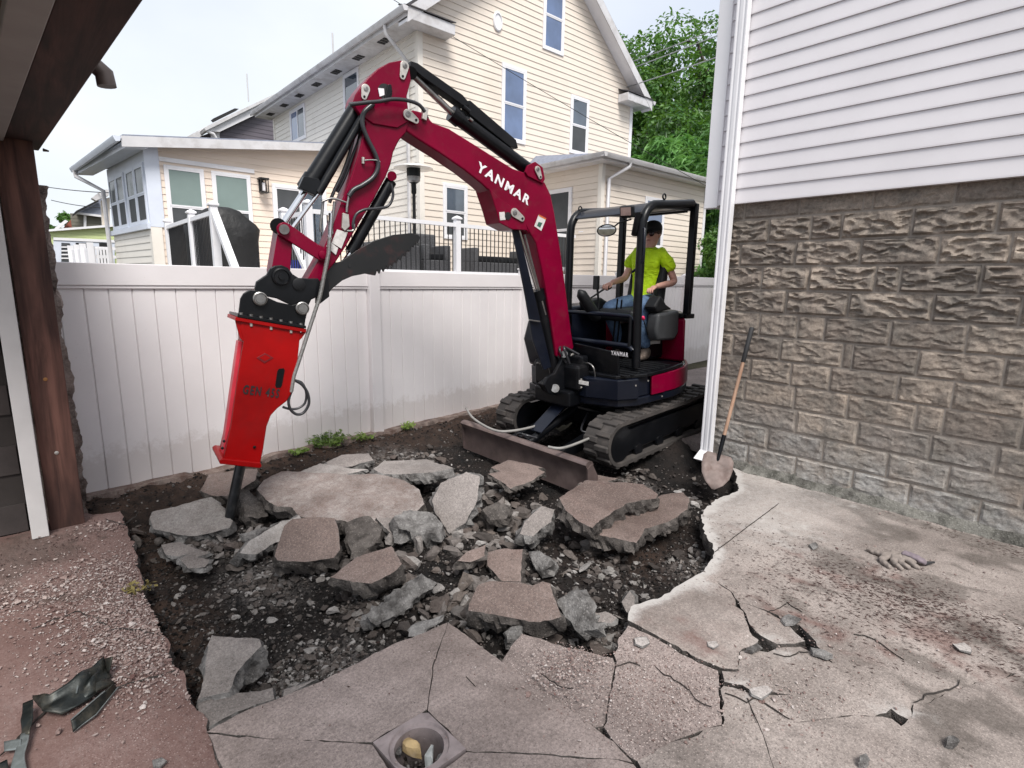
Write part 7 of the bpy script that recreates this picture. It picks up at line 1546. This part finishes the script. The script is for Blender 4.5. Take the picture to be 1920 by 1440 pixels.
shirt = skin('t_shirt', pts, [(0, 1), (1, 2), (2, 3), (2, 4), (4, 5), (5, 6), (2, 7), (7, 8), (8, 9), (0, 10), (3, 11)], rd, m_hv, pe)
for v_ in shirt.data.vertices:
    w_ = v_.co+OFF[pe.name]; nn_ = .018*(1-2.2*abs(noise.noise(Vector((w_.x*9, w_.y*9, w_.z*6)))))+.005*noise.noise(w_*24); v_.co += v_.normal*nn_
q = gy(1231, 481, PY-.12); MB().lathe(q+Vector((0, -.005, 0)), (-.5, -.85, .1), [(.02, -.03), (.021, .0), (.017, .012)], 6).build('shirt_emblem', M_letk, pe)
# jeans
m_j, n, l, b = newmat('blue_jeans'); p = geo(n); f = ramp(n, l, nnoise(n, l, p, 8, 6, .65), .35, .65); l.new(mixc(n, l, f, (.032, .062, .125), (.10, .165, .27)), b.inputs['Base Color']); b.inputs['Roughness'].default_value = .85; bump(n, l, b, nnoise(n, l, p, 12, 5, .6, 1.2), .8, .02)
hN = Vector((5.20, PY-.10, 1.50)); hF = Vector((5.20, PY+.10, 1.50)); knN = gy(1200, 568, 3.46); knF = gy(1138, 575, 3.82); anN = gy(1211, 648, 3.44); anF = gy(1166, 640, 3.84)
anN.z = 1.01; anF.z = 1.01
pts = [Vector((5.21, PY, 1.50)), hN, knN, anN, hF, knF, anF, Vector((5.21, PY, 1.60)), knN.lerp(anN, .45), knF.lerp(anF, .45)]
skin('jeans', pts, [(0, 1), (1, 2), (2, 8), (8, 3), (0, 4), (4, 5), (5, 9), (9, 6), (0, 7)], [(.13, .14), .105, .080, .062, .105, .080, .062, (.12, .155), .075, .075], m_j, pe)
for an, kk in ((anN, 0), (anF, 1)):
    d = Vector((-1, -.12, 0)).normalized(); pts = [an+Vector((0, 0, .02)), an+Vector((.01, 0, -.07)), an+d*.10+Vector((0, 0, -.085)), an+d*.18+Vector((0, 0, -.09)), an-d*.04+Vector((0, 0, -.085))]
    skin('boot', pts, [(0, 1), (1, 2), (2, 3), (1, 4)], [.052, .05, (.042, .038), (.036, .03), .042], M_boot, pe)
# hands with five fingers curled round the lever knobs
def hand(wr, grip, nrm_, mat, side):
    d = (grip-wr).normalized(); s = Vector((0, 0, 1)).cross(d).normalized()*side; u = Vector((0, 0, 1)); pts = [wr, wr+d*.05+u*.004, wr+d*.085]; ed = [(0, 1), (1, 2)]; rd = [.026, (.034, .020), (.036, .018)]
    for i in range(4):
        o = s*(.030-.020*i); L = (.040, .045, .042, .034)[i]; b0 = len(pts); base = wr+d*.080+o; pts += [base, base+d*L*.75+u*.010, base+d*L*1.1-u*.018, base+d*L*.6-u*.040]; ed += [(2, b0), (b0, b0+1), (b0+1, b0+2), (b0+2, b0+3)]; rd += [.0115, .0105, .0095, .008]
    b0 = len(pts); base = wr+d*.035+s*.032; pts += [base, base+d*.035+s*.018-u*.012, base+d*.062+s*.004-u*.022]; ed += [(1, b0), (b0, b0+1), (b0+1, b0+2)]; rd += [.013, .011, .009]
    skin('hand', pts, ed, rd, mat, pe, 1)
hand(haN+(elN-haN).normalized()*.01, LH, None, M_skin, -1); hand(haF+(elF-haF).normalized()*.01, RH, None, M_skin, 1)

# ------------------------------------------------------------------ shovel, glove, scrap metal
sv = thing('shovel', gz(1340, 905), 'long handled shovel leaning on the block wall with its blade on the rubble', 'shovel')
T_ = gx(1410, 614, XW-.05); Bt = gz(1338, 893, .04); B1 = gx(1352, 826, 0) if False else None
S0 = T_; d_ = (Bt-T_).normalized(); Lh = (Bt-T_).length
pA = T_; pB = T_+d_*Lh*.235; pC = T_+d_*Lh*.74; pD = T_+d_*Lh*.86
MB().tube([pA, pA+d_*.01, pB, pB+d_*.004], [.017, .021, .019, .015], 12).build('grip', M_glovek, sv, smooth=50); MB().tube([pB, pC], .0155, 12).build('handle', M_handle, sv, smooth=50); MB().tube([pC-d_*.02, pC+d_*.06, pD, Bt], [.019, .019, .015, .008], 12).build('socket', M_black, sv, smooth=50)
c0 = onplane(1337, 868, pD, (-.7, -.5, .5)) if False else pD
sd_ = Vector((.42, -.9, 0)).normalized(); sd_ = (sd_-d_*sd_.dot(d_)).normalized(); nn_ = sd_.cross(d_).normalized(); nn_ = nn_ if nn_.x < 0 else -nn_
V = []; F = []; rows = [(-.01, .10), (.03, .128), (.12, .130), (.20, .115), (.27, .075), (.325, .012)]
bend = (d_*.95+Vector((-.42, -.28, -.0))).normalized()
for (a, w) in rows:
    for k in range(7):
        t = (k-3)/3; V.append(pD+bend*a+sd_*t*w-nn_*(.028*(1-abs(t)**2))*(1 if a < .26 else .2)+nn_*.012)
for i in range(len(rows)-1):
    for k in range(6): F.append((7*i+k, 7*i+k+1, 7*i+8+k, 7*i+7+k))
o = npmesh('blade', V, F, [simple('muddy_shovel_blade', (.20, .155, .14), .7, .2, var=.3, vs=14, dirt=(.10, .055, .045), dirt_amt=.6, ds=12)], parent=sv, smooth=True, loc=OFF[sv.name][:]); md = o.modifiers.new('t', 'SOLIDIFY'); md.thickness = .004
# work glove on the pavement
gl = gz(1688, 1055); gt = thing('work_glove', gl, 'dirty tan and purple work glove lying on the right pavement', 'glove')
M_gt = simple('tan_leather', (.235, .20, .178), .85, var=.25, vs=30, dirt=(.09, .075, .065), dirt_amt=.4, ds=28, bs=60, bst=.5); M_gp = simple('purple_grey_cloth', (.19, .155, .175), .9, var=.3, vs=40, bs=80, bst=.5)
def GP(a, b, z=.02): p = gz(a, b, z); return p
def gchain(px, z, r, name, mat): 
    pts = [GP(a, b, zz) for (a, b), zz in zip(px, z)]; skin(name, pts, [(i, i+1) for i in range(len(pts)-1)], r, mat, gt, 2)
pts = []; ed = []; rd = []
def addp(a, b, z, r): pts.append(GP(a, b, z)); rd.append(r); return len(pts)-1
p0_ = addp(1722, 1052, .022, (.034, .020)); p1_ = addp(1704, 1046, .030, (.046, .024)); p2_ = addp(1682, 1042, .028, (.044, .022)); p3_ = addp(1664, 1040, .022, (.036, .018)); ed += [(p0_, p1_), (p1_, p2_), (p2_, p3_)]
for root_, ch2 in ((p3_, ((1648, 1038, .018, .017), (1636, 1034, .015, .015), (1625, 1030, .012, .012))), (p3_, ((1652, 1050, .016, .018), (1662, 1059, .014, .017), (1671, 1065, .012, .014))), (p2_, ((1674, 1054, .018, .018), (1684, 1062, .016, .017), (1694, 1069, .012, .014))), (p2_, ((1690, 1056, .020, .018), (1700, 1063, .016, .017), (1708, 1067, .012, .014))), (p1_, ((1710, 1057, .020, .018), (1718, 1063, .014, .016), (1726, 1066, .012, .014)))):
    last = root_
    for q_ in ch2: k_ = addp(*q_); ed.append((last, k_)); last = k_
gb = skin('leather_palm', pts, ed, rd, M_gt, gt, 2, root=p1_)
for v_ in gb.data.vertices:
    w_ = v_.co+OFF[gt.name]; v_.co += v_.normal*(.005*noise.noise(w_*45)+.003*noise.noise(w_*90))
cb = skin('cloth_back', [GP(1690, 1036, .048), GP(1706, 1040, .050), GP(1722, 1048, .040), GP(1736, 1056, .018)], [(0, 1), (1, 2), (2, 3)], [(.026, .012), (.034, .014), (.032, .018), (.026, .018)], M_gp, gt, 2)
for v_ in cb.data.vertices:
    w_ = v_.co+OFF[gt.name]; v_.co += v_.normal*(.007*noise.noise(w_*50))
gchain([(1732, 1057), (1743, 1055), (1753, 1054)], [.016, .020, .022], [.016, .009, .006], 'strap', M_glovek)

# crumpled sheet-metal gutter piece at the lower left
sc = thing('scrap_metal', gz(130, 1340), 'crumpled dark green black piece of sheet metal gutter at the lower left', 'scrap metal')
M_scr = simple('oxidised_sheet_metal', (.022, .026, .025), .38, .55, var=.5, vs=14, dirt=(.14, .12, .085), dirt_amt=.6, ds=10, bs=30, bst=.3); M_scr2 = simple('pale_edge_metal', (.20, .22, .215), .4, .5, var=.4, vs=30)
def sheet(rows, name, mat, th=.004, nz=.006, seed=0):
    nr = len(rows); nc = len(rows[0]); K = 5; V = []; F = []
    for i in range((nr-1)*K+1):
        a = i/K; i0 = min(int(a), nr-2); fa_ = a-i0
        for j in range((nc-1)*K+1):
            b_ = j/K; j0 = min(int(b_), nc-2); fb_ = b_-j0
            p = rows[i0][j0]*(1-fa_)*(1-fb_)+rows[i0+1][j0]*fa_*(1-fb_)+rows[i0][j0+1]*(1-fa_)*fb_+rows[i0+1][j0+1]*fa_*fb_
            V.append(p+Vector((0, 0, nz*noise.noise(p*18+Vector((seed, 0, 0)))))+Vector((nz*noise.noise(p*15+Vector((0, seed, 3))), 0, 0)))
    w = (nc-1)*K+1
    for i in range((nr-1)*K):
        for j in range(w-1): k = i*w+j; F.append((k, k+1, k+w+1, k+w))
    o = npmesh(name, V, F, [mat], parent=sc, smooth=True, loc=OFF[sc.name][:]); md = o.modifiers.new('t', 'SOLIDIFY'); md.thickness = th; return o
sheet([[GP(66, 1305, .03), GP(100, 1296, .08), GP(150, 1262, .09), GP(196, 1236, .07)], [GP(68, 1325, .04), GP(100, 1318, .045), GP(150, 1295, .05), GP(200, 1262, .04)], [GP(80, 1334, .03), GP(118, 1338, .02), GP(150, 1324, .02), GP(214, 1282, .01)]], 'trough', M_scr, nz=.02, seed=2)
sheet([[GP(143, 1300, .04), GP(170, 1275, .06), GP(196, 1240, .065)], [GP(150, 1322, .01), GP(178, 1302, .02), GP(206, 1270, .02)]], 'folded_flap', M_scr, nz=.015, seed=5)
sheet([[GP(133, 1350, .045), GP(170, 1318, .05), GP(212, 1282, .05)], [GP(137, 1372, .008), GP(178, 1342, .01), GP(220, 1288, .012)]], 'lower_lip', M_scr, nz=.006, seed=7); 
for pl in ([(137, 1372, .008), (180, 1340, .012), (221, 1289, .014)], [(133, 1350, .05), (170, 1318, .055), (196, 1296, .055)], [(143, 1300, .055), (146, 1285, .065), (168, 1262, .072)]): MB().tube([GP(*q) for q in pl], .003, 6).build('bent_edge', M_scr2, sc)
sheet([[GP(196, 1236, .07), GP(211, 1232, .09)], [GP(200, 1262, .03), GP(206, 1262, .03)]], 'torn_corner', M_scr, nz=.004)
sheet([[GP(44, 1320, .05), GP(62, 1312, .06)], [GP(40, 1350, .04), GP(60, 1342, .05)], [GP(42, 1380, .02), GP(56, 1378, .03)]], 'strap', M_scr, nz=.008, seed=3)
sheet([[GP(40, 1376, .03), GP(58, 1372, .03)], [GP(30, 1410, .02), GP(48, 1412, .02)], [GP(20, 1446, .015), GP(50, 1450, .015)]], 'strap', M_scr2, nz=.006, seed=8)
o = sheet([[GP(8, 1392, .02), GP(40, 1386, .03)], [GP(8, 1410, .015), GP(40, 1406, .02)]], 'clip', M_scr2, nz=.003)
sheet([[GP(-12, 1438, .01), GP(14, 1424, .03)], [GP(-10, 1450, .01), GP(16, 1450, .01)]], 'clip', M_scr, nz=.003)
